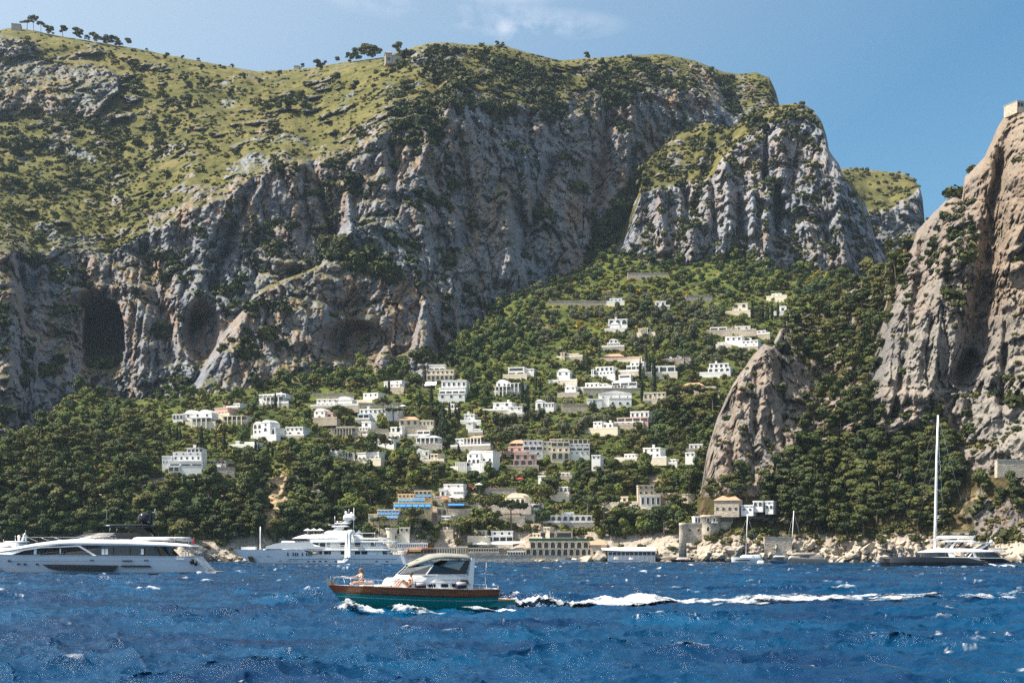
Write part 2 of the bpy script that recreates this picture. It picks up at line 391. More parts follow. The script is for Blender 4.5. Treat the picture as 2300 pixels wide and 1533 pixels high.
def rock_M(PX, PY, X, Y, Z):
    c = poly(CTOP, PX)+fbm(PX/40, PY/60, 0, 3, 61)*22
    k = sstep(-16, 5, PY-c)
    k = np.maximum(k, outcrop(PX, PY))
    n = fbm(X/22, Y/22, Z/14, 4, 63, 0.6)
    patch = sstep(0.04, 0.16, n+0.16*sstep(90, 0, c-PY))*0.75          # ribs of bare limestone in the grass
    summit = sstep(60, 25, np.hypot((PX-975)/1.6, (PY-118)*1.1))*0.8
    return np.clip(np.maximum(np.maximum(k, patch), summit), 0, 1)
def col_M(PX, PY, X, Y, Z, N, rk):
    up = N[..., 2]
    rc = rockcol(X, Y, Z, N, 0.9, 0); gc = grasscol(X, Y, Z, 0.62, 0)
    dark = sstep(420, 900, PX)*sstep(330, 200, PY)*0.0
    # lusher, darker macchia lower left
    lush = sstep(150, 420, PY)*sstep(700, 200, PX)*0.75+sstep(950, 1150, PX)*0.5
    gc = gc*(1-lush[...,None]*0.35)+np.array((0.055,0.075,0.02), np.float32)*lush[...,None]*0.35
    k = sstep(0.25, 0.6, rk)*(1-0.85*sstep(0.62, 0.85, up+fbm(X/5, Y/5, Z/5, 2, 65)*0.25))
    return gc*(1-k[...,None])+rc*k[...,None]
M = build_land('mountain', -330, 1800, 2.1, RIDGE, [(-90,1060),(95,1000),(440,960),(900,900),(1060,830),(1300,690),(1450,590),(1650,480),(1800,470)],
     560, depth_M, rock_M, col_M, edge=(0.03, 30), jag=1.6, seed=1,
     feats=[(1040,330,1060,460,10,9),(1240,360,1180,560,14,12),(1370,260,1330,560,16,14),(1420,230,1400,420,9,-7),(1180,330,1185,470,8,-7),
            (700,360,745,520,12,10),(560,420,480,640,14,10),(1130,440,1150,620,20,-16),(1060,520,960,640,22,8),(880,300,890,480,10,8),(780,440,790,520,8,-10),
            (330,560,380,800,18,8),(100,600,60,900,16,-10),(40,580,60,700,10,12)])

# ---- grassy headland far right behind the crag
TOPC = [(1850,388),(1895,378),(1930,380),(1990,385),(2030,390),(2052,402),(2066,420),(2073,450),(2076,490),(2082,520),(2110,565),(2150,600)]
def depth_C(PX, PY):
    c = poly([(1850,400),(1900,432),(1945,475),(2000,470),(2040,445),(2066,424),(2150,600)], PX)+fbm(PX/30, PY/40, 0, 2, 71)*12
    t = poly(TOPC, PX)
    return np.where(PY > c, 1090+20*np.clip((PY-c)/-100, -1, 0), 1090+95*np.clip((c-PY)/(c-t+8), 0, 1))+0.35*np.clip(PX-2040, 0, 100)
def rock_C(PX, PY, X, Y, Z):
    c = poly([(1850,400),(1900,432),(1945,475),(2000,470),(2040,445),(2066,424),(2150,600)], PX)+fbm(PX/30, PY/40, 0, 2, 71)*12
    return np.clip(sstep(-6, 6, PY-c)+sstep(0.15, 0.3, fbm(X/20, Y/20, Z/12, 4, 72))*0.5, 0, 1)
def col_gen(dry, warm, seed, pale=0.0):
    def f(PX, PY, X, Y, Z, N, rk):
        rc = rockcol(X, Y, Z, N, warm, seed, pale); gc = grasscol(X, Y, Z, dry, seed)
        k = sstep(0.25, 0.6, rk)*(1-0.8*sstep(0.66, 0.9, N[..., 2]+fbm(X/5, Y/5, Z/5, 2, 66+seed)*0.25))
        return gc*(1-k[...,None])+rc*k[...,None]
    return f
CFAR = build_land('far_headland', 1850, 2150, 2.2, TOPC, [(1850,620),(2150,660)], 130, depth_C, rock_C, col_gen(0.62, 0.3, 3), jag=1.0, seed=4)

# ---- pillared crag right of centre
TOPB = [(1322,610),(1335,588),(1350,560),(1385,520),(1415,470),(1438,420),(1444,365),(1475,335),(1540,290),(1590,272),(1640,290),(1672,262),(1700,248),(1745,238),(1775,233),(1802,233),
        (1828,248),(1845,272),(1856,305),(1862,338),(1884,368),(1893,392),(1922,424),(1945,462),(1958,505),(1966,545),(1992,580),(2040,600)]
CB = [(1322,615),(1400,545),(1444,430),(1500,420),(1560,410),(1600,400),(1640,340),(1690,300),(1730,275),(1800,262),(1850,300),(1900,410),(1960,520),(2040,610)]
def depth_B(PX, PY):
    t = poly(TOPB, PX); c = np.maximum(poly(CB, PX), t+2)
    yb = poly([(1322,858),(1450,852),(1600,845),(1750,835),(1900,812),(2040,830)], PX)
    base = poly([(1322,640),(1450,585),(1600,570),(1750,560),(1820,590),(1920,630),(2040,620)], PX)
    lo = yb+32*np.clip((base-PY)/(base-c+10), -0.3, 1); yt = yb+32
    hi = yt+poly([(1322,8),(1444,30),(1560,75),(1640,40),(1750,35),(1850,30),(2040,10)], PX)*np.clip((c-PY)/(c-t+6), 0, 1)
    return np.where(PY > c, lo, hi)
def rock_B(PX, PY, X, Y, Z):
    c = poly(CB, PX)+fbm(PX/25, PY/30, 0, 3, 81)*16
    n = fbm(X/16, Y/16, Z/12, 4, 83, 0.6)
    return np.clip(np.maximum(sstep(-10, 6, PY-c), sstep(0.0, 0.2, n)*0.8), 0, 1)
B = build_land('rock_crag', 1322, 2040, 1.9, TOPB, [(1322,690),(1600,640),(1800,640),(2040,680)], 330, depth_B, rock_B, col_gen(0.5, 0.55, 7, 0.16), jag=2.0, seed=9, rough=0.95,
     feats=[(1722,272,1718,400,6,16),(1602,330,1560,470,9,14),(1600,400,1606,540,7,12),(1660,440,1664,530,6,10),(1480,430,1488,560,11,-14),(1540,400,1545,540,8,9),
            (1632,370,1640,520,11,-14),(1692,430,1690,525,8,-16),(1722,480,1722,560,9,-20),(1760,300,1755,430,14,-9),(1800,480,1830,570,14,-12),(1880,420,1900,590,12,-12),
            (1750,420,1745,530,9,13),(1850,430,1860,560,9,9),(1430,470,1420,540,12,-9),(1550,520,1552,580,12,-10)], edge=(0.06, 18))

# ---- village slope
TOPD = [(-90,1005),(0,985),(60,968),(95,945),(150,890),(200,878),(280,898),(340,896),(440,888),(560,872),(620,850),(700,838),(760,832),(840,818),(900,818),(990,806),(1015,765),
        (1060,742),(1120,692),(1200,652),(1290,612),(1330,590),(1346,568),(1400,574),(1460,578),(1540,582),(1600,562),(1700,545),(1760,545),(1820,575),(1890,622),(1960,622),(2010,592),(2060,562),(2150,600)]
TABD = {-90: [(1266,470),(1130,486),(1060,508),(985,552),(900,612)], 300: [(1266,480),(1150,496),(1060,522),(1000,560),(880,650),(840,675)],
  700: [(1266,497),(1150,511),(1050,540),(1000,575),(900,642),(820,692)], 1000: [(1266,497),(1190,512),(1080,545),(1000,590),(900,650),(780,722),(700,772)],
  1300: [(1266,497),(1190,515),(1080,555),(1000,590),(900,642),(800,702),(700,762),(600,842),(550,870)], 1600: [(1266,492),(1200,505),(1100,545),(1000,590),(900,642),(800,702),(700,752),(640,792),(550,852)],
  1900: [(1266,490),(1100,545),(900,650),(700,752),(620,810),(540,862)], 2150: [(1266,490),(1100,545),(900,650),(700,752),(620,820),(540,862)]}
def depth_D(PX, PY):
    Y = table_depth(TABD, PX, PY)
    Z = H+(HZ-PY)/F*Y
    # cultivated terraces: the ground steps up behind low walls
    k = sstep(0.0, 0.2, fbm(PX/160, PY/90, 0, 2, 95)+0.08)*sstep(25, 45, Z)
    per = 3.4; ph = (Z+fbm(PX/90, PY/60, 0, 2, 96)*3)/per; saw = ph-np.floor(ph)
    return Y+k*(sstep(0.0, 0.8, saw)-saw)*per*1.3
def rock_D(PX, PY, X, Y, Z):
    n = fbm(X/18, Y/18, Z/12, 4, 91, 0.6)
    k = sstep(0.0, 0.16, n)*0.8*sstep(1030, 1090, PY)+sstep(0.3, 0.4, n)*0.4
    k = np.maximum(k, sstep(16, 5, Z)*0.9)
    # earth slide in the wood
    d = np.minimum(segdist(PX, PY, 632, 1070, 606, 1175), segdist(PX, PY, 250, 1080, 225, 1110)); k = np.maximum(k, sstep(20, 10, d+n*20))
    return np.clip(k, 0, 1)
def col_D(PX, PY, X, Y, Z, N, rk):
    a = fbm(X/24, Y/24, Z/14, 4, 93, 0.6)
    gc = lerp3((0.042,0.062,0.018), (0.11,0.13,0.03), sstep(-0.2, 0.25, a+0.12*sstep(1030, 700, PY)))
    k = sstep(0.16, 0.32, fbm(X/12, Y/12, Z/3, 4, 94))*0.7
    gc = gc*(1-k[...,None])+np.array((0.30,0.22,0.14), np.float32)*k[...,None]
    rc = rockcol(X, Y, Z, N, 0.4, 5, 0.1)*np.array((1.35,1.08,0.78), np.float32); sh = sstep(14, 4, Z)
    rc = rc*(1-sh[...,None]*0.6)+np.array((0.50,0.45,0.37), np.float32)*sh[...,None]*0.6
    d = np.minimum(segdist(PX, PY, 632, 1070, 606, 1175), segdist(PX, PY, 250, 1080, 225, 1110)); sl = sstep(26, 12, d)
    rc = rc*(1-sl[...,None])+np.array((0.46,0.34,0.20), np.float32)*sl[...,None]
    k = sstep(0.2, 0.5, rk); C = gc*(1-k[...,None])+rc*k[...,None]
    wet = sstep(2.2, 0.9, Z+fbm(X/4, Y/4, 0, 2, 97)*1.2)                   # tide band: dark wet rock
    return C*(1-wet[...,None]*0.72)
D = build_land('village_slope', -330, 2150, 3.4, TOPD, [(-90,1272),(2150,1272)], 400, depth_D, rock_D, col_D, jag=2.0, seed=14, rough=0.35, edge=(0.02, 6))

# ---- right-hand headland: pinnacle, wooded saddle, big cliff
TOPE = [(1566,1120),(1575,1098),(1588,1015),(1612,935),(1648,858),(1690,800),(1715,772),(1738,768),(1760,725),(1800,702),(1868,660),(1905,648),(1935,632),(1990,596),(2030,548),(2062,516),
        (2100,474),(2128,448),(2142,437),(2160,442),(2167,398),(2212,352),(2228,316),(2240,288),(2262,252),(2280,240),(2330,236)]
TABE = {1560: [(1272,474),(1120,500),(1060,540)], 1610: [(1272,470),(1110,486),(1000,505),(930,530)], 1660: [(1272,468),(1110,482),(950,500),(860,508),(780,530)],
  1720: [(1272,466),(1100,488),(1000,498),(860,505),(800,512),(760,530)], 1770: [(1272,466),(1110,480),(1000,500),(900,512),(800,535),(700,590)],
  1850: [(1272,462),(1150,474),(1050,492),(960,508),(850,540),(700,585),(640,605)], 1950: [(1272,456),(1150,466),(1000,490),(900,505),(800,520),(700,545),(600,600)],
  2000: [(1272,452),(1150,462),(1000,486),(900,492),(700,512),(600,530),(540,560)], 2060: [(1272,446),(1150,457),(960,480),(900,484),(700,498),(520,535)],
  2160: [(1272,436),(1100,456),(960,474),(800,482),(700,488),(550,500),(440,530)], 2240: [(1272,424),(1180,436),(1100,446),(960,462),(800,472),(600,485),(400,500),(280,520)],
  2330: [(1272,412),(1180,425),(1080,438),(1020,446),(950,450),(700,462),(400,478),(240,500)]}
def depth_E(PX, PY):
    Y = table_depth(TABE, PX, PY)
    # dark recess between the two big faces
    sx = poly([(300,2262),(450,2232),(600,2222),(700,2214),(780,2200),(850,2160)], PY)
    k = np.exp(-((PX-sx)/poly([(300,12),(500,20),(700,30),(850,34)], PY))**2)*sstep(280, 420, PY)*sstep(900, 830, PY)
    return Y+17*k
def cliff_E(PX, PY):
    n = fbm(PX/40, PY/50, 0, 3, 151)*34
    left = poly([(430,2100),(520,2060),(600,2035),(700,2000),(800,1965),(900,1950),(960,1985)], PY)
    big = sstep(-12, 14, PX-left+n*0.5)*sstep(980, 940, PY+n+np.clip(2060-PX, 0, 100)*0.2)
    pr = poly([(770,1780),(850,1830),(950,1830),(1050,1760),(1110,1710)], PY); pin = sstep(18, -18, PX-pr+n*1.3)*sstep(1125, 1095, PY)*(PX > 1560)
    edge2 = sstep(2120, 2180, PX)*sstep(1100, 1010, PY)                      # bare wall right of the big cliff
    return np.clip(np.maximum(np.maximum(big, pin), edge2), 0, 1)
def rock_E(PX, PY, X, Y, Z):
    k = cliff_E(PX, PY); n = fbm(X/12, Y/12, Z/12, 4, 153, 0.6)
    k = np.maximum(k, sstep(-0.08, 0.15, n)*0.8*sstep(1010, 930, PY)); k = np.maximum(k, sstep(0.05, 0.25, n)*0.75)
    k = np.maximum(k, sstep(12, 6, Z)*0.9)
    low = sstep(2130, 2230, PX+n*260)*sstep(1070, 1120, PY+n*160)
    return np.clip(np.maximum(k, low*0.55), 0, 1)
def col_E(PX, PY, X, Y, Z, N, rk):
    rc = rockcol(X, Y, Z, N, 0.35, 9, 0.0)
    rc = rc*np.array((1.10,0.93,0.73), np.float32)
    br = sstep(2160, 2230, PX)*sstep(900, 500, PY)*0.55                       # browner upper face
    rc = rc*(1-br[...,None])+np.array((0.30,0.225,0.155), np.float32)*br[...,None]
    sh = sstep(10, 4, Z+fbm(X/9, Y/9, Z/9, 2, 158)*8)
    rc = rc*(1-sh[...,None]*0.7)+np.array((0.56,0.49,0.39), np.float32)*sh[...,None]*0.7
    gc = grasscol(X, Y, Z, 0.5, 13)*np.array((0.66,0.60,0.72), np.float32)
    sand = sstep(2110, 2190, PX)*sstep(1060, 1120, PY)*sstep(-0.1, 0.2, fbm(X/8, Y/8, Z/8, 3, 157))
    gc = gc*(1-sand[...,None])+np.array((0.40,0.30,0.18), np.float32)*sand[...,None]
    k = sstep(0.2, 0.5, rk); C = gc*(1-k[...,None])+rc*k[...,None]
    wet = sstep(2.2, 0.9, Z+fbm(X/4, Y/4, 0, 2, 97)*1.2)
    return C*(1-wet[...,None]*0.72)
E = build_land('right_headland', 1566, 2640, 1.8, TOPE, [(1566,1274),(2330,1274)], 480, depth_E, rock_E, col_E, jag=3.0, seed=21, rough=0.75, edge=(0.03, 22),
     feats=[(1640,900,1650,1080,10,6),(1700,830,1690,1080,9,5),(2080,480,2040,900,12,4),(2120,560,2090,900,9,-4),(2260,700,2250,900,10,5),(2060,640,2010,930,8,4)])
# ------------------------------------------------------------ sea
def spectrum(N, Lm, lmin, lmax, hs, seed, wind=R(250), spread=1.2):
    r = np.random.default_rng(seed); k1 = 2*np.pi*np.fft.fftfreq(N, Lm/N); KX, KY = np.meshgrid(k1, k1)
    K = np.hypot(KX, KY); K[0,0] = 1e-6; lam = 2*np.pi/K
    th = np.arctan2(KY, KX); c = np.cos(th-wind)
    A = K**-2.0*np.exp(-(lam/lmax)**2)*(lam > lmin)*(0.15+np.clip(c, 0, 1)**spread)*np.where(c < 0, 0.25, 1)
    h = (r.normal(size=(N,N))+1j*r.normal(size=(N,N)))*A; h[0,0] = 0
    z = np.real(np.fft.ifft2(h)); s = hs/4/z.std(); h = h*s
    z = np.real(np.fft.ifft2(h)); dx = np.real(np.fft.ifft2(-1j*KX/K*h)); dy = np.real(np.fft.ifft2(-1j*KY/K*h))
    jxx = np.real(np.fft.ifft2(KX*KX/K*h)); jyy = np.real(np.fft.ifft2(KY*KY/K*h)); jxy = np.real(np.fft.ifft2(KX*KY/K*h))
    J = (1-1.3*jxx)*(1-1.3*jyy)-(1.3*jxy)**2
    return dict(N=N, L=Lm, f=np.stack([dx, dy, z, J], -1).astype(np.float32))
def sample(T, X, Y):
    N = T['N']; u = (X/T['L']*N) % N; v = (Y/T['L']*N) % N
    i = np.floor(u).astype(int); j = np.floor(v).astype(int); a = (u-i)[..., None].astype(np.float32); b = (v-j)[..., None].astype(np.float32)
    f = T['f']; i2 = (i+1) % N; j2 = (j+1) % N; i %= N; j %= N
    return (f[j,i]*(1-a)+f[j,i2]*a)*(1-b)+(f[j2,i]*(1-a)+f[j2,i2]*a)*b
SW1 = spectrum(512, 137.0, 1.6, 8.5, 0.84, 5, R(255), 1.6); SW2 = spectrum(512, 41.0, 0.20, 2.0, 0.30, 6, R(238), 1.0)
def sea_height(x, y):
    a = sample(SW1, np.array([x]), np.array([y]))[0]; return float(a[2])
def make_sea():
    dense = np.linspace(-0.40, 0.40, 620); side = 0.40*np.geomspace(1.02, 14, 36)
    tx = np.concatenate([-side[::-1], dense, side])
    ys = np.concatenate([np.linspace(1.0, 26, 30)[:-1], np.geomspace(26, 640, 980)])
    Yg, Tg = np.meshgrid(ys, tx, indexing='ij'); Xg = Yg*Tg
    a = sample(SW1, Xg, Yg); b = sample(SW2, Xg, Yg)
    calm = (1-0.6*sstep(380, 520, Yg))[..., None]
    D_ = a*calm; fade = sstep(330, 90, Yg)[..., None]
    P = np.stack([Xg, Yg, 0*Xg], -1)
    gust = (0.75+1.1*np.clip(fbm(Xg/18, Yg/26, 0, 3, 301), -0.4, 0.6))[..., None]
    P += D_[..., :3]*np.array((-1.1, -1.1, 1.0))*gust+b[..., :3]*fade*np.array((-1.0, -1.0, 1.0))*gust
    foam = sstep(0.10, -0.30, a[..., 3])*sstep(0.05, 0.3, fbm(Xg/0.8, Yg/0.8, 0, 3, 302)+0.12)+0.7*sstep(-0.35, -0.8, b[..., 3])*sstep(0.55, 0.3, a[..., 3])
    # torn foam patches of passing boats in the right foreground
    def patch(cx, cy, rx, ry, s):
        d = np.hypot((Xg-cx)/rx, (Yg-cy)/ry); n = fbm(Xg/0.9, Yg/1.6, 0, 4, s, 0.65); return sstep(1.1, 0.3, d)*sstep(0.12, 0.30, n)
    w = lambda px, py: ((px-1150)/F*H*F/(py-HZ), H*F/(py-HZ))
    for px, py, rx, ry, s in ((2130,1430,4.5,3.2,311),(2230,1500,3.2,1.6,312),(760,1415,1.6,1.0,313),(2200,1465,3.0,2.0,314),(1900,1490,1.5,0.8,315)):
        x, y = w(px, py); foam = foam+0.8*patch(x, y, rx, ry, s)
    me = gridmesh('sea', P, MAT_SEA, smooth=True)
    set_attr(me, 'foam', 'FLOAT', np.clip(foam, 0, 1))
    o = link(bpy.data.objects.new('sea', me)); tag(o, kind='structure'); return o
def sea_material():
    m, nt, b = newmat('sea_water'); L = nt.links.new
    a = nt.nodes.new('ShaderNodeAttribute'); a.attribute_name = 'foam'
    n = tex(nt, 0.09, 3); r = ramp(nt, n.outputs[0], [(0.35, (0.0, 0.019, 0.064)), (0.7, (0.0, 0.054, 0.132))])
    mix = nt.nodes.new('ShaderNodeMix'); mix.data_type = 'RGBA'; L(a.outputs['Fac'], mix.inputs[0]); L(r.outputs[0], mix.inputs[6]); mix.inputs[7].default_value = (0.78,0.82,0.85,1)
    L(mix.outputs[2], b.inputs['Base Color'])
    rm = nt.nodes.new('ShaderNodeMapRange'); rm.inputs[3].default_value = 0.10; rm.inputs[4].default_value = 0.7; L(a.outputs['Fac'], rm.inputs[0]); L(rm.outputs[0], b.inputs['Roughness'])
    b.inputs['IOR'].default_value = 1.333; b.inputs['Specular IOR Level'].default_value = 0.25
    t1 = tex(nt, 3.4, 6, 0.66, stretch=(0.8, 1.2, 1)); t2 = tex(nt, 0.7, 5, 0.62, stretch=(0.7, 1.2, 1))
    ad = nt.nodes.new('ShaderNodeMath'); ad.operation = 'MULTIPLY_ADD'; L(t2.outputs[0], ad.inputs[0]); ad.inputs[1].default_value = 2.2; L(t1.outputs[0], ad.inputs[2])
    bump(nt, b, ad.outputs[0], 0.8, 0.10); return m
MAT_SEA = sea_material()
SEA = make_sea()
# ------------------------------------------------------------ buildings
M_WHITE = simple('lime_wash_white', (0.80,0.79,0.77), 0.85, var=0.10, scale=0.6)
M_CREAM = simple('cream_plaster', (0.74,0.66,0.52), 0.85, var=0.10, scale=0.6)
M_YELLOW = simple('ochre_plaster', (0.84,0.63,0.36), 0.85, var=0.10, scale=0.6)
M_PINK = simple('pink_plaster', (0.58,0.40,0.34), 0.85, var=0.12, scale=0.6)
M_BLUEW = simple('pale_blue_plaster', (0.62,0.70,0.76), 0.85, var=0.08, scale=0.6)
def stone_mat(name, c, sc=1.6):
    m, nt, b = newmat(name)
    v = nt.nodes.new('ShaderNodeTexVoronoi'); v.inputs['Scale'].default_value = sc; tc = nt.nodes.new('ShaderNodeTexCoord')
    mp = nt.nodes.new('ShaderNodeMapping'); mp.inputs['Scale'].default_value = (1, 1, 1.7); nt.links.new(tc.outputs['Object'], mp.inputs[0]); nt.links.new(mp.outputs[0], v.inputs['Vector'])
    n = tex(nt, 0.5, 6); mx = nt.nodes.new('ShaderNodeMix'); mx.data_type = 'RGBA'; mx.inputs[0].default_value = 0.5
    r1 = ramp(nt, v.outputs['Color'], [(0.2, tuple(x*0.65 for x in c)), (0.8, tuple(min(1, x*1.25) for x in c))])
    r2 = ramp(nt, n.outputs[0], [(0.35, tuple(x*0.7 for x in c)), (0.65, tuple(min(1, x*1.15) for x in c))])
    nt.links.new(r1.outputs[0], mx.inputs[6]); nt.links.new(r2.outputs[0], mx.inputs[7]); nt.links.new(mx.outputs[2], b.inputs['Base Color'])
    b.inputs['Roughness'].default_value = 0.95; bump(nt, b, v.outputs['Distance'], 0.5, 0.15); return m
M_STONE = stone_mat('rubble_stone', (0.50,0.43,0.34)); M_STONE2 = stone_mat('grey_stone', (0.42,0.38,0.33))
M_GLASS = glassy('window_glass', (0.025,0.035,0.045)); M_SHUT = simple('green_shutter', (0.06,0.12,0.10), 0.6)
M_TILE = simple('roof_tile', (0.45,0.27,0.17), 0.9, var=0.25, scale=3); M_GREY = simple('grey_roof', (0.42,0.42,0.42), 0.8, var=0.15)
M_AWN_B = simple('blue_awning', (0.03,0.22,0.55), 0.7); M_AWN_W = simple('white_canvas', (0.82,0.80,0.75), 0.8); M_AWN_O = simple('orange_awning', (0.75,0.20,0.06), 0.7)
M_AWN_Y = simple('yellow_awning', (0.75,0.55,0.10), 0.7); M_RED = simple('red_paint', (0.50,0.05,0.04), 0.6); M_GREENP = simple('green_fence', (0.02,0.09,0.05), 0.7)
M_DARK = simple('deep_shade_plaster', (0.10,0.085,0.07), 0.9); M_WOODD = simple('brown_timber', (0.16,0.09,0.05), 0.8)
WALLS = dict(w=M_WHITE, c=M_CREAM, y=M_YELLOW, p=M_PINK, b=M_BLUEW, s=M_STONE, g=M_STONE2)
LANDMARK = []   # (label, photo rectangle)
KEEP = []       # photo rectangles of buildings, so trees are not planted in front of them

def _unit(name, fn, mats):
    mb = MB(); fn(mb); o = mb.build(name, mats); COL.objects.unlink(o); me = o.data; bpy.data.objects.remove(o); return me
def arch_pts(n=7, spring=0.55):
    return [(-0.5,0),(0.5,0)]+[(0.5*math.cos(math.pi*i/n), spring+(1-spring)*math.sin(math.pi*i/n)) for i in range(n+1)]
def _ring(mb, pts, grow, y0, y1, m):
    c = [(p[0]*(1+grow*2), p[1]*(1+grow)) if p[1] > 0 else (p[0]*(1+grow*2), p[1]) for p in pts]; n = len(pts)
    v = [(p[0],y0,p[1]) for p in c]+[(p[0],y0,p[1]) for p in pts]+[(p[0],y1,p[1]) for p in c]+[(p[0],y1,p[1]) for p in pts]
    f = []
    for i in range(n):
        j = (i+1) % n; f += [(i,j,n+j,n+i), (i,2*n+i,2*n+j,j), (n+i,n+j,3*n+j,3*n+i)]
    mb.add(v, f, m)
RECT = [(-0.5,0),(0.5,0),(0.5,1),(-0.5,1)]
WIN = {}
def win_mesh(shape, wall):
    k = (shape, wall.name)
    if k not in WIN:
        pts = arch_pts() if shape == 'a' else RECT
        fr = _unit('window', lambda mb: _ring(mb, pts, 0.09, -0.10, 0.05, 0), [wall]); pn = _unit('pane', lambda mb: mb.prism(pts, -0.02, 0.03), [M_GLASS])
        WIN[k] = (fr, pn)
    return WIN[k]
def put(name, me, parent, loc=(0,0,0), scale=(1,1,1), rz=0):
    o = bpy.data.objects.new(name, me); o.location = loc; o.scale = scale; o.rotation_euler = (0,0,rz); return link(o, parent)
def window(parent, shape, wall, x, y, z, w, h):
    fr, pn = win_mesh(shape, wall); o = put('window', fr, parent, (x, y, z), (w, 1, h)); put('pane', pn, o); return o

